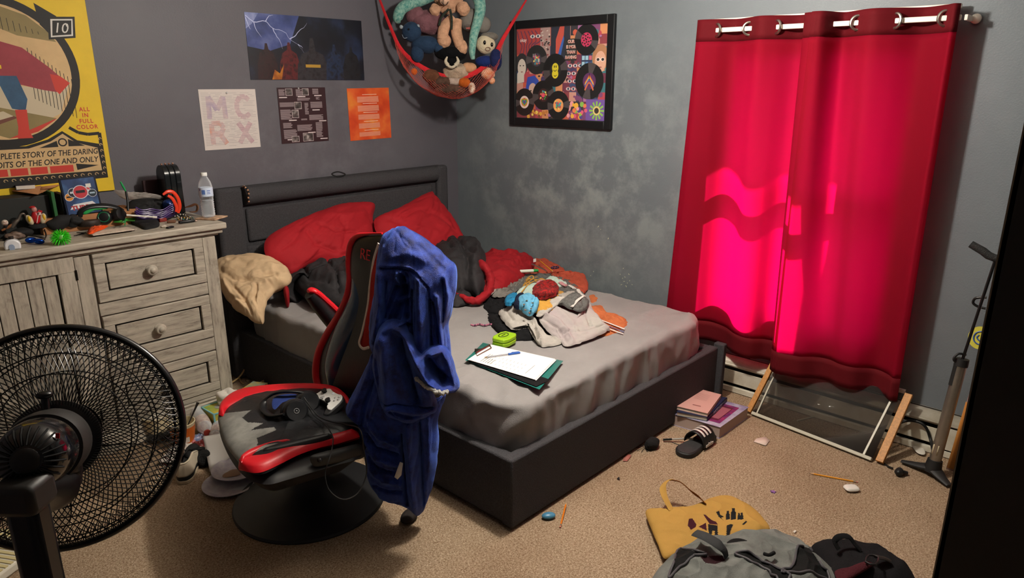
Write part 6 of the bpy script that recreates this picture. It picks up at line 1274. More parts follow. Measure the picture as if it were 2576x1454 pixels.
garment('grey_jersey', fabric('grey_rib', '74706a', var=.2), 'crumpled grey ribbed cloth below the waistband', 'garment', [(1236, 745), (1262, 722), (1295, 702), (1320, 700), (1300, 725), (1285, 742), (1255, 748)], .012, .022, .012, seed=20, ff=26)
b = MB(); S_ = HP(.05)
b.tube([S_(1312, 735), S_(1330, 715), S_(1352, 704), S_(1372, 705), (S_(1378, 712))], .004, 8, flat=.5).tube([S_(1326, 700), S_(1338, 693), S_(1342, 700), S_(1332, 706)], .004, 8, flat=.5); tag(b.build('drawstring', mus), 'loose mustard drawstring looping over the heap', 'drawstring')
# marker, pencil, knife, beads on the coral top
t = thing('glue_stick', 'white glue stick with a green cap on the back of the heap', 'glue stick', HP(.05)(1335, 685)); S_ = HP(.055)
a_, c_ = S_(1302, 683), S_(1342, 681); MB().cyl(a_, c_, .010).build('barrel', mat('glue_white', 'c8ccc0', .4), t); MB().cyl(c_, c_+(c_-a_).normalized()*.03, .0105, .008).build('cap', mat('glue_green', '1f8a44', .35), t)
def pencil(name, a_, c_, label, r=.0036, col='d8901c'):
    t = thing(name, label, 'pencil', (a_+c_)/2-V((0, 0, r))); d = (c_-a_).normalized(); L_ = (c_-a_).length
    MB().tube([a_+d*.02, c_-d*.018], r, 6, sub=1).build('barrel', mat('pencil_'+col, col, .4), t)
    MB().tube([a_+d*.005, a_+d*.02], [r*.25, r], 8, sub=1).build('sharpened_tip', mat('pencil_wood', 'd0a878', .7), t)
    MB().tube([a_, a_+d*.0055], [.0003, r*.3], 6, sub=1).build('lead', mat('lead', '222222', .4), t)
    MB().tube([c_-d*.018, c_-d*.008], r*1.05, 10, sub=1).build('ferrule', mat('ferrule', 'b8a890', .3, metal=.8), t)
    MB().tube([c_-d*.008, c_], r*.95, 10, sub=1).build('eraser', mat('eraser_pink', 'b87868', .7), t); return t
S_ = HP(.06); pencil('pencil', S_(1392, 684), S_(1357, 655), 'orange pencil lying on the coral top at the back of the heap')
b = MB(); b.tube([S_(1338, 664), S_(1356, 672), S_(1375, 682)], [.006, .007, .004], 8, flat=.3, up=(0, 0, 1)); tag(b.build('butter_knife', mat('tool_grey', '6a6460', .4, metal=.5)), 'dull grey flat tool beside the pencil on the coral top', 'tool')
b = MB(); c = S_(1396, 673)
for i in range(16): a = 2*PI*i/16; b.ball(c+V((.026*math.cos(a), .018*math.sin(a), 0)), .005, m=i % 2, nu=8, nv=6)
tag(b.build('beaded_bracelet', [mat('bead_purple', '4a2c5a', .3), mat('bead_black', '14100e', .3)]), 'dark purple beaded bracelet on the coral top', 'bracelet')
b = MB()
for i in range(14): p = at_z(1186+i*4.2, 817+1.5*math.sin(i), MZ+.01); b.ball(p, .0055, m=i % 3 == 2, nu=8, nv=6)
tag(b.build('bead_string', [mat('bead_pink', 'b06a80', .3), mat('bead_mauve', '6a3a58', .3)]), 'string of pink beads on the sheet left of the heap', 'beads')
# green box
c = at_z(1269, 864, MZ+.012); T = TR(c, .18)
t = thing('tape_tin', 'lime green rounded plastic box at the front of the clothes heap', 'box', T=T)
lime = mat('lime_plastic', '8fb81c', .35); pts = [(-.055, -.03), (-.03, -.042), (.03, -.042), (.055, -.03), (.055, .03), (.03, .042), (-.03, .042), (-.055, .03)]
MB(T).prism(pts, 0, .019).build('bottom_half', lime, t, bev=.004); MB(T).prism(pts, .02, .04).build('lid', lime, t, bev=.005)
MB(T @ Matrix.Translation((.0, .005, .041))).tube([(.03*math.cos(k*PI/8), .019*math.sin(k*PI/8), 0) for k in range(16)], .0022, 6, closed=True, sub=1).box((0, 0, 0), (.03, .004, .002)).build('lid_emblem', mat('emblem_dark', '3a4a10', .5), t)
# clipboard, papers, pen
zc = MZ+.015; t = thing('clipboard', 'clear teal clipboard with a metal clip on the mattress', 'clipboard', at_z(1295, 920, zc))
cbm = see('teal_clear', '2f8078', .72, .2)
b = MB(); b.add([at_z(*q, zc) for q in ((1170, 906), (1215, 862), (1417, 908), (1357, 980))]+[at_z(*q, zc+.003) for q in ((1170, 906), (1215, 862), (1417, 908), (1357, 980))], [(0, 1, 2, 3), (4, 5, 6, 7), (0, 1, 5, 4), (1, 2, 6, 5), (2, 3, 7, 6), (3, 0, 4, 7)], 0, False); b.build('board', cbm, t)
b = MB(); b.tube([at_z(1197, 888, zc+.014), at_z(1200, 895, zc+.014), at_z(1236, 875, zc+.016), at_z(1232, 868, zc+.016)], .0022, 8, sub=1).tube([at_z(1197, 888, zc+.014), at_z(1232, 868, zc+.016)], .005, 8, sub=1).box(at_z(1214, 880, zc+.010), (.02, .07, .004), Matrix.Rotation(.75, 3, 'Z')); b.build('clip', mat('clip_steel', '8a8074', .3, metal=1), t)
b = MB(); b.add([at_z(*q, zc+.0035) for q in ((1180, 908), (1200, 893), (1385, 955), (1349, 972))]+[at_z(*q, zc+.007) for q in ((1180, 908), (1200, 893), (1385, 955), (1349, 972))], [(0, 1, 2, 3), (4, 5, 6, 7), (0, 1, 5, 4), (1, 2, 6, 5), (2, 3, 7, 6), (3, 0, 4, 7)], 0, False); tag(b.build('black_folder', bk_), 'black sheet sticking out below the white papers on the clipboard', 'folder')
zp = zc+.0125
t = thing('paper_stack', 'stack of white printed papers on the teal clipboard', 'papers', at_z(1290, 910, zp))
b = MB()
for k, (da, db_) in enumerate(((0, 0), (3, 2))):
    Q = [(1176+da, 905), (1233, 866), (1400-da, 905-db_), (1349-da, 957-db_)]; z0 = zc+.0075+k*.0025
    b.add([at_z(*q, z0) for q in Q]+[at_z(*q, z0+.0022) for q in Q], [(0, 1, 2, 3), (4, 5, 6, 7), (0, 1, 5, 4), (1, 2, 6, 5), (2, 3, 7, 6), (3, 0, 4, 7)], 0, False)
b.build('sheets', mat('bright_paper', 'e8e6e0', .8), t)
P0, Px, Py = at_z(1176, 905, zp+.0003), at_z(1349, 957, zp+.0003)-at_z(1176, 905, zp+.0003), at_z(1233, 866, zp+.0003)-at_z(1176, 905, zp+.0003)
b = MB()
def pl(u0, v0, u1, v1): b.poly([P0+Px*u0+Py*v0, P0+Px*u1+Py*v0, P0+Px*u1+Py*v1, P0+Px*u0+Py*v1])
for i in range(5): pl(.16+i*.035, .1, .168+i*.035, .55 if i < 2 else .35)
for i in range(9):
    for k in range(3): pl(.26+i*.055, .12+k*.17, .264+i*.055, .18+k*.17+.03*random.random())
pl(.80, .15, .806, .62)
b.build('printed_lines', mat('print_grey', '7a7876', .8), t)
t = thing('ballpoint_pen', 'clear ballpoint pen with a blue cap on the white papers', 'pen', at_z(1260, 895, zp+.004)); a_, c_ = at_z(1218, 899, zp+.005), at_z(1284, 890, zp+.005); d = (c_-a_).normalized()
MB().tube([a_+d*.012, c_], .0036, 6, sub=1).build('barrel', see('pen_clear', 'c8c8cc', .3), t); MB().tube([a_+d*.01, c_], .0014, 6, sub=1).build('ink_tube', mat('ink_blue', '22306a', .3), t)
MB().tube([a_, a_+d*.012], [.0006, .003], 8, sub=1).build('tip', mat('brass', 'b08a4a', .3, metal=.9), t)
b = MB(); b.tube([c_-d*.01, c_+d*.045], [.0048, .0044], 10, sub=1); b.tube([c_+d*.04+V((0, 0, .005)), c_+d*.005+V((0, 0, .006))], .0016, 6, sub=1); b.build('cap', mat('cap_blue', '2458b0', .3), t)
# ================================================================== FLOOR, RIGHT SIDE
F = lambda px, py, z=0: at_z(px, py, z)
def hexa(b, Q, z0, z1, m=0, Q2=None):
    A = [F(*q, z1) for q in Q]; B2 = [V((p.x, p.y, z0)) for p in A]
    return b.add(B2+A, [(3, 2, 1, 0), (4, 5, 6, 7), (0, 1, 5, 4), (1, 2, 6, 5), (2, 3, 7, 6), (3, 0, 4, 7)], m, False)
def book(name, label, Q, z0, z1, cover, spine_edges=(0,), pages=None, extra=None):
    """Q: four corners of the top cover in the photo"""
    t = thing(name, label, 'book', F(sum(q[0] for q in Q)/4, sum(q[1] for q in Q)/4, z0)); A = [F(*q, z1) for q in Q]; c = sum(A, V((0, 0, 0)))/4
    b = MB(); P = [c+(p-c)*.975 for p in A]; b.add([V((p.x, p.y, z0+.002)) for p in P]+[V((p.x, p.y, z1-.002)) for p in P], [(3, 2, 1, 0), (4, 5, 6, 7), (0, 1, 5, 4), (1, 2, 6, 5), (2, 3, 7, 6), (3, 0, 4, 7)], 0, False); b.build('pages', pages or mat('page_cream', 'c9bda8', .8), t)
    b = MB()
    for za, zb in ((z0, z0+.002), (z1-.002, z1)): b.add([V((p.x, p.y, za)) for p in A]+[V((p.x, p.y, zb)) for p in A], [(3, 2, 1, 0), (4, 5, 6, 7), (0, 1, 5, 4), (1, 2, 6, 5), (2, 3, 7, 6), (3, 0, 4, 7)], 0, False)
    for e in spine_edges:
        p, q = A[e], A[(e+1) % 4]; o = (c-(p+q)/2).normalized()*.003
        b.add([V((v.x, v.y, z)) for z in (z0, z1) for v in (p, q, q+o, p+o)], [(3, 2, 1, 0), (4, 5, 6, 7), (0, 1, 5, 4), (1, 2, 6, 5), (2, 3, 7, 6), (3, 0, 4, 7)], 0, False)
    b.build('cover', cover, t); return t, A
Qb = [(1690, 1040), (1760, 992), (1884, 1024), (1812, 1075)]
t, A = book('large_book', 'large thick colourful book at the bottom of the floor stack beside the bed', Qb, 0, .062, mat('cover_lilac', '7d7396', .35, var=.6, vs=14, col2='b9b4c4'), (), mat('page_pinkish', 'b09a90', .8))
b = MB()
def onA(A, u, v, dz=.0006): return A[0]+(A[3]-A[0])*u+(A[1]-A[0])*v+V((0, 0, dz))
b.poly([onA(A, .45, .12), onA(A, .92, .12), onA(A, .92, .88), onA(A, .45, .88)]); b.build('cover_picture', mat('cover_magenta', '96305e', .35, var=.5, vs=30, col2='3c2a5a'), t)
b = MB(); b.poly([onA(A, .56, .2, .001), onA(A, .84, .2, .001), onA(A, .84, .8, .001), onA(A, .56, .8, .001)]); b.build('cover_panel', mat('cover_plum', '5a2234', .4), t)
b = MB()
for i in range(11): b.poly([onA(A, .59+i*.022, .26, .0014), onA(A, .60+i*.022, .26, .0014), onA(A, .60+i*.022, .74, .0014), onA(A, .59+i*.022, .74, .0014)])
b.build('cover_lettering', mat('cover_pink_text', 'c07a88', .5), t)
b = MB(); 
Tn = frame((A[0]*.2+A[3]*.8)+V((0, 0, -.033)), A[3]-A[0], V((0, 0, 1))); k_ = 1 if Tn.col[2].to_3d().dot(CAM-A[0]) > 0 else -1
b = MB(Tn @ Matrix.Translation((0, 0, .002*k_))); b.text('16', Matrix.Identity(4), .04, ext=.0005); b.build('spine_number', mat('spine_dark', '2a2a38', .4), t)
Qm = [(1700, 1043), (1735, 993), (1838, 1003), (1782, 1055)]
t, A2 = book('backlash_book', 'dark blue book with pale spine letters between the two other stacked books', [(1702, 1036), (1738, 985), (1830, 1000), (1780, 1050)], .062, .084, mat('cover_navy', '1c2440', .4), (2,), mat('page_cream', 'c9bda8', .8))
Tn = frame((A2[2]+A2[3])/2+V((0, 0, -.011)), A2[2]-A2[3], V((0, 0, 1))); k_ = 1 if Tn.col[2].to_3d().dot(CAM-A2[3]) > 0 else -1
MB(Tn @ Matrix.Translation((0, 0, .0012*k_))).text('BACKLASH', Matrix.Identity(4), .026, ext=.0004, font_b=.0008, sx=.95).build('spine_title', mat('spine_grey', '8a94b0', .4), t)
t, A3 = book('pink_notebook', 'pale pink hardback notebook on top of the floor stack beside the bed', [(1700, 1021), (1742, 973), (1815, 992), (1780, 1040)], .084, .102, mat('cover_blush', 'c69c92', .5), (1,), mat('page_cream', 'c9bda8', .8))
b = MB()
for i in range(7): b.poly([onA(A3, .30+.0*i, .50+i*.045, .0005), onA(A3, .72, .50+i*.045, .0005), onA(A3, .72, .505+i*.045, .0005), onA(A3, .30, .505+i*.045, .0005)])
b.poly([onA(A3, .42, .2, .0005), onA(A3, .68, .2, .0005), onA(A3, .68, .235, .0005), onA(A3, .42, .235, .0005)]); b.build('printed_text', mat('text_rose', '8a5a56', .6), t)
# slide sandal
toe, heel = F(1708, 1150), F(1790, 1098); ax_ = (toe-heel).normalized(); L_ = (toe-heel).length
T = frame((toe+heel)/2, ax_, V((0, 0, 1)).cross(ax_))
t = thing('slide_sandal', 'black slide sandal with three white stripes and white lettering on the carpet by the books', 'sandal', T=T)
ol = [(-.13, -.028), (-.13, .03), (-.09, .042), (0, .042), (.07, .052), (.12, .045), (.14, .01), (.13, -.025), (.09, -.044), (.0, -.036), (-.08, -.036)]
oo = [(p.x, p.y) for p in catmull([V((*p, 0)) for p in ol], 5, True)]
MB(T).prism(oo, 0, .024).build('sole', mat('slide_black', '19191a', .6), t, bev=.005); MB(T).prism([(x*.93, y*.88) for x, y in oo], .022, .027).build('footbed', mat('footbed_grey', '2c2a2b', .75, var=.3, vs=25), t, bev=.003)
def strap(u, v, r0=.0): a = PI*(u); return V((-.085+.105*v, .052*math.cos(a)*1.0, .018+.062*math.sin(a)+r0))
MB(T).grid(lambda u, v: strap(u, v), 24, 8).build('strap', mat('strap_black', '111112', .5), t, solid=.005)
for k in range(3): MB(T).grid(lambda u, v, k=k: strap(.12+.76*u, .16+.25*k+.13*v, .0032), 20, 2).build('stripe', mat('stripe_white', 'd8d0c8', .5), t, solid=.001)
s_ = 1 if (T.to_3x3() @ V((0, 1, 0))).dot(CAM-heel) > 0 else -1
Tt = T @ frame((-.03, s_*.0555, .024), (-s_*1.0, 0, 0) if s_ > 0 else (1, 0, 0), (0, 0, 1)); MB(Tt).text('adidas', Matrix.Identity(4), .026, ext=.001, font_b=.0012).build('lettering', mat('stripe_white', 'd8d0c8', .5), t)
t = thing('marker', 'slim pale grey marker with a black cap lying across the sandal', 'marker', F(1700, 1104, .0))
MB().tube([F(1688, 1105, .014), F(1725, 1103, .022), F(1744, 1104, .034)], .0045, 8, sub=1).build('barrel', mat('marker_silver', 'a8a49a', .3), t)
MB().tube([F(1668, 1106, .012), F(1690, 1105, .015)], .0055, 8, sub=1).build('cap', mat('cap_black', '101010', .4), t)
b = MB(); b.tube([F(1690, 1112, .003), F(1715, 1120, .003), F(1740, 1112, .02), F(1758, 1106, .032), F(1748, 1100, .034)], .0018, 6); tag(b.build('cord', mat('cord_black', '0c0c0c', .6)), 'thin black cord tangled around the sandal', 'cord')
b = MB(); b.ball(F(1640, 1115, .025), (.045, .03, .026), nu=30, nv=20, amp=.25, fr=40)
for i in range(30):
    a = i*.7; p = F(1622, 1125, .005); b.tube([F(1632, 1120, .02), p+V((.03*math.cos(a), .02*math.sin(a), .0)), p+V((.05*math.cos(a), .035*math.sin(a), -.003))], .0009, 4, sub=2)
tag(b.build('hair_scrunchie', mat('fur_black', '0b0b0c', .9, bump=1, bs=200)), 'black fuzzy hair scrunchie on the carpet against the bed', 'scrunchie')
# scraps
def scrap(nm, col, label, pts, cat='paper scrap', z=.003): b = MB(); b.poly([F(x, y, z+.002*((i*7) % 3)) for i, (x, y) in enumerate(pts)]); return tag(b.build(nm, mat('scrap_'+col, col, .8), solid=.0008), label, cat)
scrap('paper_scrap', 'd9c3b6', 'torn pale paper scrap on the carpet right of the books', [(1896, 1111), (1903, 1103), (1925, 1099), (1937, 1108), (1926, 1121)])
scrap('paper_scrap', 'a8685c', 'small pink paper scrap by the foot of the bed', [(1568, 1150), (1580, 1141), (1588, 1146), (1578, 1160), (1567, 1160)])
scrap('plastic_chip', 'd8d0c4', 'tiny white chip on the carpet beyond the grey backpack', [(1995, 1337), (2000, 1333), (2004, 1335), (1999, 1341)], 'chip')
scrap('black_scrap', '1a1414', 'tiny black triangular scrap on the carpet near the bed corner', [(1552, 1204), (1557, 1199), (1560, 1206), (1554, 1206)], 'scrap')
b = MB(); c = F(1945, 1237, .003); pts = []
for k in range(10): a = k*PI/5+.3; r = .013 if k % 2 == 0 else .006; pts.append((r*math.cos(a), r*math.sin(a)))
MBs = MB(TR(c)); MBs.prism(pts, -.002, .002); tag(MBs.build('star', mat('star_purple', '7d5a9c', .4)), 'tiny purple star on the carpet beyond the tote bag', 'star')
pencil('pencil', F(2035, 1190, .0036), F(2158, 1213, .0036), 'yellow pencil on the carpet beside the white earbud case')
pencil('pencil', F(1425, 1262, .02), F(1409, 1327, .0036), 'orange pencil leaning by the bed corner', col='d87a1c')
b = MB(); b.ball(F(1380, 1297, .013), (.028, .018, .012), nu=26, nv=16, R=Matrix.Rotation(-.6, 3, 'Z')); tag(b.build('blue_eraser', mat('eraser_blue', '4a86a8', .35, var=.2, vs=30)), 'small rounded blue object on the carpet by the bed corner', 'eraser')
c = F(2142, 1228, .011); T = TR(c, math.atan2(-.28, .3)); t = thing('earbud_case', 'white rounded earbud case on the carpet', 'earbud case', T=TR((c.x, c.y, 0)))
b = MB(T); cushion(b, [T @ V((.031*math.copysign(abs(math.cos(a))**.6, math.cos(a)), .023*math.copysign(abs(math.sin(a))**.6, math.sin(a)), 0)) for a in [k*PI/8 for k in range(16)]], None, .0105, .0105, nrm=(0, 0, 1), p=4, q=.5) if False else None
b = MB(); cushion(b, [T @ V((.031*math.copysign(abs(math.cos(a))**.6, math.cos(a)), .023*math.copysign(abs(math.sin(a))**.6, math.sin(a)), 0)) for a in [k*PI/8 for k in range(16)]], None, .0105, .0105, nrm=(0, 0, 1), p=4, q=.5); b.build('shell', mat('case_white', 'e0dad2', .25, coat=.3), t)
# window screen: aluminium frame with two wooden sides leaning on the heater
t = thing('framed_glass_panel', 'tinted glass panel with wooden side rails leaning on the baseboard heater', 'glass panel', F(2040, 1100))
wd1 = mat('ash_wood', 'b9803e', .5, var=.25, vs=12, aniso=(12, 12, 1.5), bump=.1); alum = mat('panel_frame', 'b8b4a2', .4)
BL, BR = F(1883, 1036, .012), F(2205, 1160, .012); up_l = at_x(1945, 915, XB-.085); up_r = at_x(2280, 990, XB-.085)
BL2 = V((BL.x, BL.y, .012)); dirL = (up_l-BL); dirR = (up_r-BR)
def bar(a, c, w, th, up=V((-.6, 0, .8)), ext=0):
    d = (c-a).normalized(); s = d.cross(up).normalized(); n = s.cross(d)
    R = Matrix((d, s, n)).transposed(); return (a+c)/2, ((c-a).length+ext, w, th), R
nn = (BR-BL).cross(dirL).normalized(); nn = nn if nn.z > 0 else -nn
b = MB(); c_, d_, R_2 = bar(BL, up_l, .028, .018, nn); b.box(c_, d_, R_2); b.build('wooden_rail', wd1, t, bev=.002)
b = MB(); c_, d_, R_2 = bar(BR+V((0, -.012, 0)), up_r+V((0, -.012, .0)), .034, .018, nn); b.box(c_, d_, R_2); b.build('wooden_rail', wd1, t, bev=.002)
b = MB(); c_, d_, R_2 = bar(BL+V((0, -.02, 0)), BR+V((0, .02, 0)), .016, .022, nn); b.box(c_, d_, R_2); b.build('bottom_rail', alum, t, bev=.002)
eL = (BR-BL).normalized(); 
b = MB(); c_, d_, R_2 = bar(BL+eL*.045, up_l+eL*.03+V((0, 0, -.01)), .008, .01, nn); b.box(c_, d_, R_2); b.build('thin_rod', alum, t, bev=.001)
b = MB(); c_, d_, R_2 = bar(BR-eL*.06, up_r-eL*.045, .010, .01, nn); b.box(c_, d_, R_2); b.build('thin_rod', alum, t, bev=.001)
b = MB(); b.box(up_r-eL*.035+V((0, 0, .006)), (.012, .06, .02)); b.build('corner_bracket', mat('pinkish_white', 'cbbcb8', .5), t, bev=.002)
gl = see('tinted_glass', 'd0cdc8', .04, .03, True); gl.node_tree.nodes['Transparent BSDF'].inputs[0].default_value = (.6, .58, .56, 1)
b = MB(); g0 = BL+eL*.02; g1 = BR-eL*.02; b.poly([g0, g1, up_r-eL*.02, up_l+eL*.02]); b.build('glass', gl, t, solid=.003)
b = MB(); b.tube([F(2006, 1058, .006), F(2052, 1047, .006)], .004, 6, sub=1); tag(b.build('white_stick', alum), 'short white plastic stick lying under the tinted glass panel', 'stick')
# bicycle pump
pb = mat('pump_rubber', '1b1a1a', .6, var=.3, vs=20); alm = mat('pump_alloy', 'a09a90', .32, metal=.85, var=.1, vs=20)
B0 = F(2345, 1185, .02); ptop = at_x(2418, 915, B0.x+.06); pd = (ptop-B0).normalized()
t = thing('bicycle_pump', 'silver floor pump with black base and handle leaning by the window wall', 'pump', (B0.x, B0.y, 0))
b = MB(); a_, c_ = F(2268, 1160, .012), F(2388, 1222, .012); b.tube([a_, (a_+B0)/2+V((0, 0, .006)), B0+V((0, 0, .012)), (B0+c_)/2+V((0, 0, .006)), c_], [.012, .022, .032, .024, .014], 14, flat=.5, up=(0, 0, 1)); b.build('foot', pb, t)
MB().tube([B0, B0+pd*.055], [.036, .029], 24, sub=1).build('collar', pb, t)
MB().tube([B0+pd*.05, ptop], .0235, 28, sub=1).build('barrel', alm, t)
MB().tube([ptop-pd*.01, ptop+pd*.022], [.027, .026], 24, sub=1).build('barrel_cap', pb, t)
b = MB(); q = ptop+pd*.0; sd = RGT.copy(); b.tube([q-sd*.01, q-sd*.036+V((0, 0, .02)), q-sd*.02+V((0, 0, .045)), q+sd*.012+V((0, 0, .04))], .005, 8).box(q-sd*.022-pd*.045, (.014, .014, .10), Matrix((V((1, 0, 0)).cross(pd).cross(pd)*-1, V((1, 0, 0)).cross(pd), pd)).transposed()); b.build('hose_clip', pb, t)
sh_top = at_x(2505, 650, ptop.x+.02)
pd2 = (sh_top-ptop).normalized(); MB().tube([ptop, sh_top], .006, 12, sub=1).build('piston_rod', mat('rod_black', '121212', .3), t)
hl = at_x(2442, 614, sh_top.x+.0); hr = sh_top+(sh_top-hl); hr.z = hl.z-.01
b = MB(); b.tube([hl, (hl+sh_top)/2, sh_top, hr], [.015, .0165, .016, .015], 16, sub=2); b.build('handle', mat('grip_knurled', '1c1c1c', .7, bump=1, bs=300), t)
b = MB(); b.poly([F(2352, 1090, 0)*0+B0+pd*.085+V((-.0245, -.005, 0)), B0+pd*.085+V((-.0175, .018, 0)), B0+pd*.13+V((-.0175, .018, 0)), B0+pd*.13+V((-.0245, -.005, 0))]); lab(b.build('sticker', mat('sticker_cream', 'c9bd9c', .5), t, solid=.0006), 'small cream sticker')
b = MB(); b.tube([B0+V((.03, 0, .02)), at_x(2342, 1110, 3.44), at_x(2325, 1070, 3.44), at_x(2290, 1058, 3.44), at_x(2255, 1070, 3.43), F(2225, 1110, .01)], .0065, 10, sub=8); lab(b.build('hose', mat('hose_black', '121212', .5), t), 'curved black hose')
b = MB(); b.tube([at_x(2482, 748, 3.40), at_x(2455, 750, 3.40), at_x(2448, 762, 3.40), at_x(2462, 772, 3.40), at_x(2480, 776, 3.40)], .0055, 10, sub=6); tag(b.build('wire_hook', mat('rod_black', '121212', .3)), 'black wire loop beside the pump rod', 'hook')
b = MB(); b.tube([F(2218, 1160, .006), F(2232, 1172, .006), F(2246, 1178, .01)], .004, 8); b.ball(F(2262, 1187, .018), (.024, .017, .017), nu=20, nv=14, amp=.15, fr=60); b.cyl(F(2262, 1187, .018), F(2282, 1190, .012), .011, .008); tag(b.build('plug_adapter', mat('plug_black', '141414', .5)), 'black plug with a short cord on the carpet', 'plug')
b = MB(); cushion(b, [F(*q, .012) for q in ((2296, 1122), (2304, 1113), (2318, 1118), (2328, 1138), (2322, 1144), (2306, 1138))], None, .006, .004, nrm=(-.4, -.3, .9)); tag(b.build('plastic_hook', mat('hook_white2', 'd2ccc0', .4)), 'white plastic piece lying by the heater end', 'plastic piece')
# painted board behind the pump
t = thing('painted_board', 'pink and orange board with a round yellow and blue logo behind the pump', 'board', (3.42, .33, 0))
b = MB(); Q = [(3.36, .47, .0), (3.36, .10, .0), (3.47, .10, .78), (3.47, .42, .78)]; b.poly(Q); b.build('upper_face', mat('board_pink', 'b08c88', .4, var=.1, vs=3), t, solid=.012)
b = MB(); Q = [(3.352, .468, .01), (3.352, .11, .01), (3.396, .11, .32), (3.396, .452, .32)]; b.poly(Q); b.build('lower_face', mat('board_orange', 'b87a3a', .4, var=.15, vs=3), t, solid=.002)
cc = at_x(2466, 850, 3.43); Tn = frame(cc, V((0, -1, 0)), V((.14, 0, 1)))
MB(Tn).lathe([(.045, 0), (.045, .002), (0, .002)], 32, sx=1, sy=1.1).build('logo', mat('logo_yellow', 'c9c04a', .4), t)
MB(Tn).tube([(.024*math.cos(a*PI/10), .028*math.sin(a*PI/10), .003) for a in range(20)], .003, 6, closed=True, sub=1).tube([(-.006, .012, .003), (-.012, 0, .003), (0, -.012, .003), (.01, -.004, .003)], .003, 6).build('logo_ring', mat('logo_blue', '3a5a9a', .4), t)
# tote bag
tot = fabric('tote_canvas', 'b08844', var=.06, vs=4, bump=.4, bs=400, rough=.8); tod = fabric('tote_canvas_shaded', '7a4a1c', bump=.3)  # second canvas is a darker copy with the handle's shade in its colour
t = thing('tote_bag', 'mustard canvas tote bag with a dark printed picture lying on the carpet', 'bag', F(1770, 1340))
Z_ = zf(.03)
TPM = [[(1733, 1305), (1742, 1304), (1752, 1320), (1750, 1326), (1738, 1333), (1730, 1322)], [(1757, 1325), (1776, 1315), (1778, 1335)], [(1769, 1294), (1775, 1295), (1790, 1308), (1802, 1313), (1806, 1320), (1785, 1318)]]
TPB = [[(1781, 1318), (1805, 1322), (1806, 1345), (1798, 1350), (1798, 1335), (1792, 1335), (1790, 1350), (1783, 1348)], [(1801, 1288), (1809, 1285), (1812, 1295), (1822, 1300), (1814, 1302), (1820, 1309), (1808, 1300)], [(1828, 1322), (1838, 1318), (1844, 1320), (1838, 1335), (1836, 1350), (1827, 1348)], [(1866, 1320), (1876, 1310), (1880, 1312), (1872, 1320)]]
for x, s2 in ((1831, 1), (1845, 1.3), (1859, .75), (1866, .8)): TPB.append([(x-5*s2, 1308), (x-5*s2, 1308-14*s2), (x-3*s2, 1308-17*s2), (x-3*s2, 1308-23*s2), (x+3*s2, 1308-23*s2), (x+3*s2, 1308-17*s2), (x+5*s2, 1308-14*s2), (x+5*s2, 1306)])
def zone(c, groups, zmin):
    if c.z < zmin: return 0
    q = px_of(c)
    for i, g in enumerate(groups):
        for pg_ in g:
            if inside(q, pg_): return i+1
    return 0
def tprint(c): return zone(c, (TPM, TPB), .035)
b = MB(); cushion(b, [(1624, 1288), (1650, 1288), (1700, 1282), (1745, 1275), (1790, 1255), (1830, 1249), (1865, 1262), (1895, 1280), (1920, 1305), (1935, 1335), (1880, 1352), (1820, 1380), (1760, 1400), (1710, 1400), (1672, 1405), (1655, 1370), (1638, 1330)], Z_, .03, .03, nrm=(0, 0, 1), fold=.010, ff=8, seed=4, nr=110, sub=15, p=4, q=.5, mf=tprint); b.build('body', [tot, fabric('print_maroon', '3c1620'), fabric('print_black', '191a1c')], t, ang=70)
b = MB(); b.tube([F(1690, 1285, .06), F(1672, 1250, .08), F(1668, 1225, .1), F(1678, 1210, .11), F(1690, 1207, .11)], .014, 10, flat=.16, up=(.6, .6, 1), sub=8); b.build('handle', tot, t)
b = MB(); b.tube([F(1686, 1207, .11), F(1712, 1213, .11), F(1738, 1235, .09), F(1760, 1252, .07), F(1776, 1268, .055)], .013, 10, flat=.16, up=(.6, .6, 1), sub=8); lab(b.build('handle', tod, t), 'folded side of the handle, its shade put into the colour')
# grey backpack
bg_ = fabric('backpack_grey', '6e706c', var=.3, vs=9, bump=.5, bs=350); bdk = fabric('backpack_lining', '151515')
t = thing('backpack', 'open grey backpack with black straps at the bottom of the photo', 'backpack', F(1880, 1420))
BPO = [[(1706, 1383), (1724, 1382), (1755, 1387), (1777, 1394), (1749, 1397), (1737, 1404), (1709, 1428), (1681, 1454), (1693, 1416)], [(1848, 1394), (1880, 1387), (1911, 1407), (1929, 1419), (1973, 1435), (1984, 1447), (1982, 1460), (1954, 1460), (1942, 1444), (1911, 1425), (1880, 1407)],
       [(2007, 1374), (2035, 1379), (2041, 1385), (2066, 1422), (2084, 1444), (2081, 1460), (2035, 1438), (1982, 1441), (1966, 1435), (1991, 1425), (2001, 1397)], [(1828, 1366), (1839, 1357), (1858, 1354), (1880, 1360), (1864, 1362), (1842, 1365)]]
BPM = [[(1761, 1400), (1817, 1397), (1824, 1410), (1799, 1419), (1774, 1416)]]
BPO = [[(v.x, v.y) for v in catmull([V((*q, 0)) for q in g], 5, True)] for g in BPO]
bp_body = b = MB(); cushion(b, [(1625, 1490), (1660, 1432), (1695, 1400), (1740, 1380), (1800, 1368), (1860, 1358), (1910, 1354), (1960, 1360), (2010, 1380), (2040, 1396), (2075, 1425), (2110, 1465), (2125, 1500), (2000, 1560), (1800, 1560), (1650, 1540)], zf(.03), .10, .03, nrm=(0, 0, 1), fold=.022, ff=7, seed=7, nr=150, sub=20, p=3, q=.6, mf=lambda c: zone(c, (BPO, BPM), .05)); b.build('body', [bg_, bdk, fabric('lining_maroon', '2a1418')], t, ang=70)
def bpx(px, py, z=.17): return F(px, py, z-.05)
BV = [(px_of(p), p) for p in bp_body.v[::2] if p.z > .04]
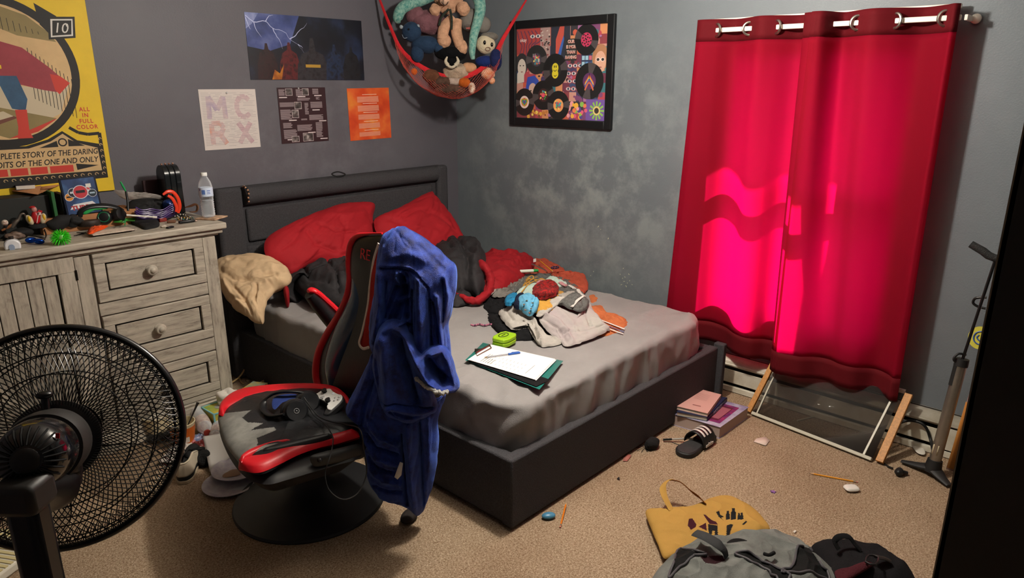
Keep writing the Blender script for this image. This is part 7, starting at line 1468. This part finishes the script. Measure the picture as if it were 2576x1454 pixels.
def onbody(x, y): return min(BV, key=lambda t_: (t_[0][0]-x)**2+(t_[0][1]-y)**2)[1]+V((-.002, -.002, .004))
for g in BPO[:3]:
    P = [onbody(x, y) for x, y in g[::2]]; b = MB(); b.tube(P, .0042, 8, closed=True, sub=3); b.build('zip', mat('zip_grey', '4a484c', .6), t)
b = MB(); b.tube([bpx(1748, 1340, .22), bpx(1775, 1350, .23), bpx(1805, 1368, .23), bpx(1822, 1385, .21), bpx(1828, 1402, .185)], [.02, .021, .02, .016, .012], 12, flat=.22, up=(-.2, -.3, 1), sub=8); lab(b.build('shoulder_strap', fabric('strap_grey', '38393a'), t), 'thick dark grey strap')
b = MB(); b.tube([bpx(1922, 1393, .19), bpx(1935, 1396, .195), bpx(1948, 1390, .195)], .006, 8); b.build('zip_pull', bdk, t)
# black and maroon backpack
t = thing('black_backpack', 'black backpack with a maroon strap beside the grey one', 'backpack', F(2150, 1430))
b = MB(); cushion(b, [(2035, 1385), (2070, 1378), (2110, 1377), (2150, 1383), (2190, 1390), (2215, 1392), (2235, 1405), (2262, 1425), (2300, 1460), (2300, 1500), (2180, 1520), (2080, 1500), (2060, 1430)], zf(.03), .08, .03, nrm=(0, 0, 1), fold=.012, ff=9, seed=9, nr=20); b.build('body', fabric('nylon_black', '161517', bump=.5, bs=300), t, ang=70)
b = MB(); b.tube([F(2110, 1382, .12), F(2100, 1362, .14), F(2112, 1350, .15), F(2135, 1350, .15), F(2150, 1368, .13), F(2165, 1385, .11)], .011, 10, flat=.35, up=(0, -.5, 1), sub=8); b.build('grab_handle', fabric('nylon_strap', '121213'), t)
b = MB(); cushion(b, [F(*q, .12) for q in ((2100, 1437), (2130, 1430), (2160, 1418), (2185, 1412), (2195, 1422), (2170, 1440), (2130, 1462), (2110, 1462))], None, .012, .01, nrm=(0, -.2, 1)); lab(b.build('shoulder_strap', fabric('maroon_mesh', '43181f', bump=.8), t), 'maroon mesh strap')
b = MB(); b.tube([F(2178, 1414, .14), F(2186, 1396, .14), F(2210, 1402, .14), F(2202, 1420, .14)], .0035, 8, closed=True, sub=2).tube([F(2200, 1400, .135), F(2225, 1405, .12), F(2240, 1412, .11)], .012, 10, flat=.3, up=(0, 0, 1)); b.build('buckle', mat('buckle_black', '1c1c1d', .4), t)

# ================================================================== FLOOR, LEFT SIDE (between dresser and chair)
t = thing('tissue_box', 'yellow and blue lemon patterned tissue box with a tissue pulled out', 'tissue box', F(570, 1040))
A0 = F(510, 1010, .10); Tb = frame((A0.x+.1, A0.y-.0, .05), V((.95, .12, 0)), V((-.12, .95, 0))); bx_c = F(575, 1015, .10)
Tb = frame((bx_c.x, bx_c.y, .05), V((.97, .05, 0)), V((-.05, .97, 0)))
tb = mat('lemon_card', 'c9a838', .6, var=.5, vs=22, col2='6a9a4a'); tbe = mat('card_blue', '7ab4b8', .6)
MB(Tb).box((0, 0, 0), (.22, .12, .10)).build('carton', tb, t, bev=.002)
b = MB(Tb)
for x in (-.11, .11):
    for y in (-.06, .06): b.box((x*.995, y*.995, 0), (.008, .008, .1015))
for y in (-.06, .06):
    for z in (-.05, .05): b.box((0, y*.995, z*.99), (.221, .006, .006))
for x in (-.11, .11):
    for z in (-.05, .05): b.box((x*.995, 0, z*.99), (.006, .121, .006))
b.build('edge_border', tbe, t)
b = MB(Tb); b.lathe([(.001, .0505), (.045, .0508), (.045, .052), (.001, .052)], 28, sx=1.6, sy=.8); b.build('opening', see('clear_film', 'c8c4b8', .5, .2), t)
b = MB(Tb); b.ball((.0, .0, .085), (.055, .028, .045), nu=34, nv=24, amp=.45, fr=30, seed=4); b.build('tissue', mat('tissue_white', 'cfc8be', .9, bump=.5, bs=60), t)
b = MB(); c = F(640, 985, .05); b.box(c, (.12, .09, .06), Matrix.Rotation(.5, 3, 'Z')); tag(b.build('snack_box', mat('box_teal', '6a9aa0', .5, var=.6, vs=18, col2='c9a840')), 'small blue and yellow carton behind the chair seat', 'box')
b = MB(); c = F(655, 972, .04); b.box(c, (.07, .004, .05), Matrix.Rotation(.4, 3, 'Z')); tag(b.build('tan_card', mat('tan_card', 'b09468', .7)), 'small tan card standing behind the chair seat', 'card')
# cups
def cup(nm, x, y, r, h, body, inner, label, tilt=0):
    c = V((x, y, 0)); t = thing(nm, label, 'cup', c); T = TR(c)
    MB(T).lathe([(r*.74, 0), (r*.76, .002), (r*.985, h-.01), (r, h-.008), (r*1.04, h-.004), (r*1.03, h), (r*.98, h), (r*.97, h-.006), (r*.76, .012), (0, .012)], 44).build('cup_body', inner, t)
    MB(T).lathe([(r*.775, .012), (r*.995, h-.018), (r*1.0, h-.018), (r*.78, .010)], 44).build('printed_sleeve', body, t); return t
cream_ = mat('cup_cream', 'cdbf9c', .6); orn = mat('cup_orange', 'c96a1c', .5, var=.25, vs=14, col2='b0501c')
c1 = F(466, 1128, 0); t = cup('noodle_cup', c1.x+.01, c1.y+.03, .058, .125, orn, cream_, 'orange and cream paper cup with a metal spoon standing in it')
cx_, cyy_ = c1.x+.01, c1.y+.03
b = MB(); a_, c_ = V((cx_-.02, cyy_-.01, .03)), F(498, 1012, .19); b.tube([a_, (a_+c_)/2, c_-(c_-a_)*.15, c_], [.003, .0032, .005, .0075], 10, flat=.4, up=(-.6, -.6, .3)); tag(b.build('spoon', mat('spoon_steel', '7a756c', .25, metal=1)), 'metal spoon handle sticking out of the orange cup', 'spoon')
b = MB(TR((cx_, cyy_, 0))); b.grid(lambda u, v: ((.0475+.008*(.04+v*.025)/.11)*math.cos(-1.9+u*.5), (.0475+.008*(.04+v*.025)/.11)*math.sin(-1.9+u*.5), .035+v*.03), 6, 2); b.build('price_label', mat('label_white', 'c8bcae', .6), t)
c2 = F(418, 1105, 0); cup('noodle_cup', c2.x-.02, c2.y+.04, .055, .12, cream_, cream_, 'plain cream paper cup left of the orange one, behind the fan guard')
# bottles
def sodabottle(a_, c_, r, label, fill):
    d = (c_-a_); L_ = d.length; d.normalize(); x = d.orthogonal().normalized(); T = frame(a_, x, d.cross(x)); 
    t = thing('soda_bottle', label, 'bottle', a_)
    MB(T).lathe([(0, 0), (r*.8, .0), (r, .012), (r*.92, L_*.3), (r, L_*.45), (r, L_*.7), (r*.6, L_*.88), (r*.4, L_*.93), (r*.38, L_*.96), (0, L_*.96)], 32).build('bottle_body', see('clear_pet', 'f2f6fa', .12, .06), t)
    MB(T).lathe([(r*1.01, L_*.42), (r*1.02, L_*.44), (r*1.02, L_*.7), (r*1.01, L_*.71)], 32).build('label', mat('label_cream', 'cbbfb4', .5, var=.4, vs=50, col2='a08a88'), t)
    MB(T).lathe([(0, .002), (r*.78, .002), (r*.95, .014), (r*.88, L_*.3), (0, L_*.3)], 28).build('drink', mat('drink_'+fill, fill, .15), t) if fill else None
    MB(T).lathe([(r*.44, L_*.95), (r*.46, L_*.955), (r*.46, L_), (0, L_)], 24).build('cap', mat('cap_red', '8c1e22', .4), t)
sodabottle(F(497, 1035, .07), F(515, 1085, .05)+V((.0, -.03, 0)), .034, 'clear soda bottle with white label and red cap, beside the tissue box', '')
sodabottle(F(552, 1060, .035), F(538, 1110, .035), .03, 'second soda bottle with a red top, half hidden under the chair seat', '5a1c1c')
# wrappers
random.seed(31)
for k, (x, y, cc, l) in enumerate(((492, 1102, 'b8b0c0', 'blue and white crumpled snack wrapper in front of the orange cup'), (470, 1112, 'c48a8a', 'pink and white crumpled snack wrapper under the orange cup'), (452, 1128, 'c4bcb0', 'white crumpled wrapper above the sneaker'), (430, 1150, 'bcb0a8', 'crumpled pale plastic wrapper seen through the fan guard'), (505, 1118, '8a3030', 'small red wrapper next to the sneaker laces'))):
    b = MB(); c = F(x, y, .02); cushion(b, [c+V((.055*math.cos(a)*random.uniform(.7, 1.2), .045*math.sin(a)*random.uniform(.7, 1.2), 0)) for a in [i*PI/4 for i in range(8)]], None, .012, .008, nrm=(0, -.2, 1), fold=.016, ff=30, seed=k)
    tag(b.build('snack_wrapper', mat('wrap_%d' % k, cc, .3, var=.6, vs=50, col2=['5a80b0', 'b03a4a', 'a8a098', 'a09890', '3a1a18'][k])), l, 'wrapper')
b = MB(); c = F(415, 1090, .02); cushion(b, [c+V((.09*math.cos(a)*random.uniform(.7, 1.2), .06*math.sin(a), 0)) for a in [i*PI/4 for i in range(8)]], None, .03, .01, nrm=(0, 0, 1), fold=.02, ff=20, seed=9); tag(b.build('plastic_bag', mat('bag_dark', '23211f', .3)), 'dark crumpled plastic bag behind the fan guard near the cups', 'bag')
# sneaker
heel, toe = F(462, 1218), F(500, 1130); ax_ = (toe-heel).normalized(); T = frame(heel+ax_*.135, ax_, V((0, 0, 1)).cross(ax_))
t = thing('sneaker', 'black and white low sneaker with loose black laces on the carpet', 'shoe', T=T)
ol = [(-.135, -.02), (-.14, .0), (-.135, .02), (-.10, .036), (-.03, .036), (.06, .046), (.12, .036), (.14, 0), (.12, -.036), (.06, -.046), (-.03, -.036), (-.10, -.036)]
oo = [(p.x, p.y) for p in catmull([V((*p, 0)) for p in ol], 5, True)]
MB(T).prism(oo, 0, .016).build('outsole', mat('sole_cream', 'b5a68c', .6), t, bev=.003); MB(T).prism([(x*.985, y*.97) for x, y in oo], .016, .034).build('foxing_stripe', mat('stripe_dark', '13191a', .5), t, bev=.002)
def upper(u, v):
    a = 2*PI*u; n = len(oo); q = oo[int(u*n) % n]; k = 1-.35*v**1.4; h = .034+v*(.055 if q[0] < -.02 else .055-.04*min(1, (q[0]+.02)/.12))
    cx = -.01 if q[0] < 0 else .0
    return ((q[0]-cx)*(.97-.12*v if q[0] < 0 else .97-.5*v)+cx, q[1]*.95*(1-.32*v), h)
MB(T).grid(upper, len(oo), 8, closeu=True).build('upper', mat('canvas_cream', 'bcb09a', .7, var=.1, vs=20), t, solid=.004)
b = MB(T); b.tube([upper(i/24, 1) for i in range(24)], .0045, 8, closed=True, sub=2); b.build('collar', mat('canvas_cream', 'bcb09a', .7), t)
MB(T).prism([(x*.82, y*.6) for x, y in oo], .034, .05).build('insole', mat('insole_black', '0d0d0e', .9), t)
MB(T).ball((.055, 0, .052), (.06, .03, .026), nu=24, nv=14).build('tongue', mat('tongue_black', '131314', .9), t)
b = MB(T)
for i in range(5): b.tube([(.02+i*.018, -.026, .055), (.024+i*.018, 0, .08-i*.006), (.02+i*.018, .026, .055)], .0025, 6)
b.tube([(.02, .01, .08), (.0, .04, .09), (-.03, .03, .07), (-.02, .01, .085), (.01, .0, .09)], .0028, 6).tube([(.02, -.01, .08), (.03, -.05, .08), (.06, -.07, .03), (.1, -.06, .01)], .0028, 6); b.build('laces', mat('lace_black', '0c0c0c', .8), t)
blobm('black_fur', mat('fur_black', '0b0b0c', .9, bump=1, bs=200), 'black fuzzy cloth on the floor between the sneaker and the paper sheet', 'cloth', F(512, 1150, .03), (.05, .06, .04), .35, 25)
# paper, plates, envelope
b = MB(); P = [F(510, 1098, .10), F(560, 1090, .10), F(600, 1130, .07), F(590, 1165, .05), F(528, 1187, .02), F(512, 1150, .06)]; b.grid(lambda u, v: P[0].lerp(P[1], u)*(1-v)+P[4].lerp(P[2], u)*v+V((0, 0, .012*math.sin(u*3)*math.sin(v*4))), 8, 8); tag(b.build('paper_sheet', mat('paper_grey', 'c6c2bc', .8), solid=.0008), 'white paper sheet propped against the chair seat', 'paper')
def plate(cx, cy, z, r, label, m):
    c = F(cx, cy, z); t = thing('paper_plate', label, 'plate', c); T = TR(c)
    b = MB(T); n = 72; pr_ = [(0, .002), (r*.68, .002), (r*.74, .006), (r*.86, .016), (r, .018), (r*1.0, .0205), (r*.86, .0185), (r*.73, .0085), (r*.67, .0045), (0, .0045)]; b.lathe(pr_, n); b.build('plate_body', m, t); return t, T
pm = mat('plate_lilac', 'bdb8ba', .6, var=.2, vs=30, col2='a49aa8')
t, T = plate(582, 1222, 0, .115, 'white patterned paper plate with orange food residue on the carpet under the chair', pm)
b = MB(T); cushion(b, [T @ V(q) for q in ((-.02, -.035, .005), (.05, -.03, .005), (.055, .02, .005), (-.01, .025, .005))], None, .006, 0, nrm=(0, 0, 1)); lab(b.build('food', mat('food_orange', 'a8691c', .4, var=.5, vs=30, col2='6a3a12'), t), 'orange sauce stained piece')
t, T = plate(600, 1185, .022, .11, 'upper paper plate with brown stains overlapping the lower plate', pm)
MB(T).ball((-.03, -.01, .006), (.045, .03, .004), nu=20, nv=8, amp=.3, fr=40).build('stain', mat('stain_brown', '8a6a50', .6), t)
b = MB(); b.add([F(*q, .004) for q in ((572, 1233), (640, 1212), (700, 1216), (697, 1222), (612, 1234))], [(0, 1, 2, 3, 4)], 0, False); tag(b.build('envelope', mat('envelope_white', 'b5b8bc', .7), solid=.002), 'flat white envelope under the edge of the chair pedestal', 'envelope')
# cables between dresser and bed
b = MB(); b.tube([F(578, 965, .02), F(600, 950, .03), F(614, 930, .06), F(614, 912, .08), F(604, 908, .08), F(600, 925, .05), (F(604, 955, .01)), F(612, 965, .01)], .0045, 8, sub=8); tag(b.build('beige_cable', mat('cable_beige', 'a88a5c', .5)), 'beige cable looping up behind the dresser corner', 'cable')
b = MB(); b.add([F(*q, .004) for q in ((616, 955), (632, 948), (634, 956), (622, 961))], [(0, 1, 2, 3)], 0, False); tag(b.build('paper_scrap', mat('scrap_tan', '8a7a66', .8), solid=.001), 'tan paper scrap on the carpet beside the bed rail', 'paper scrap')
b = MB(); b.ball(F(1030, 1297, .02), (.05, .03, .02), nu=26, nv=16, R=Matrix.Rotation(.4, 3, 'Z')); tag(b.build('dark_lump', mat('lump_brown', '1f1714', .85)), 'dark brown slipper showing under the robe', 'lump')  # dark brown flattened ball under the robe hem
# white pad at the lower left
t = thing('seat_pad', 'white ribbed pad with a yellowed edge on the carpet behind the fan pole', 'pad', F(10, 1400)); T = TR(F(-60, 1420, .02), .55)
MB(T).box((0, 0, 0), (.34, .3, .04)).build('pad', mat('pad_white', 'd2ccbc', .8), t, bev=.01)
b = MB(T)
for i in range(16): b.box((-.16+i*.0213, 0, .0215), (.012, .29, .003))
b.build('ribbing', mat('pad_cream', 'cfc08e', .8), t)
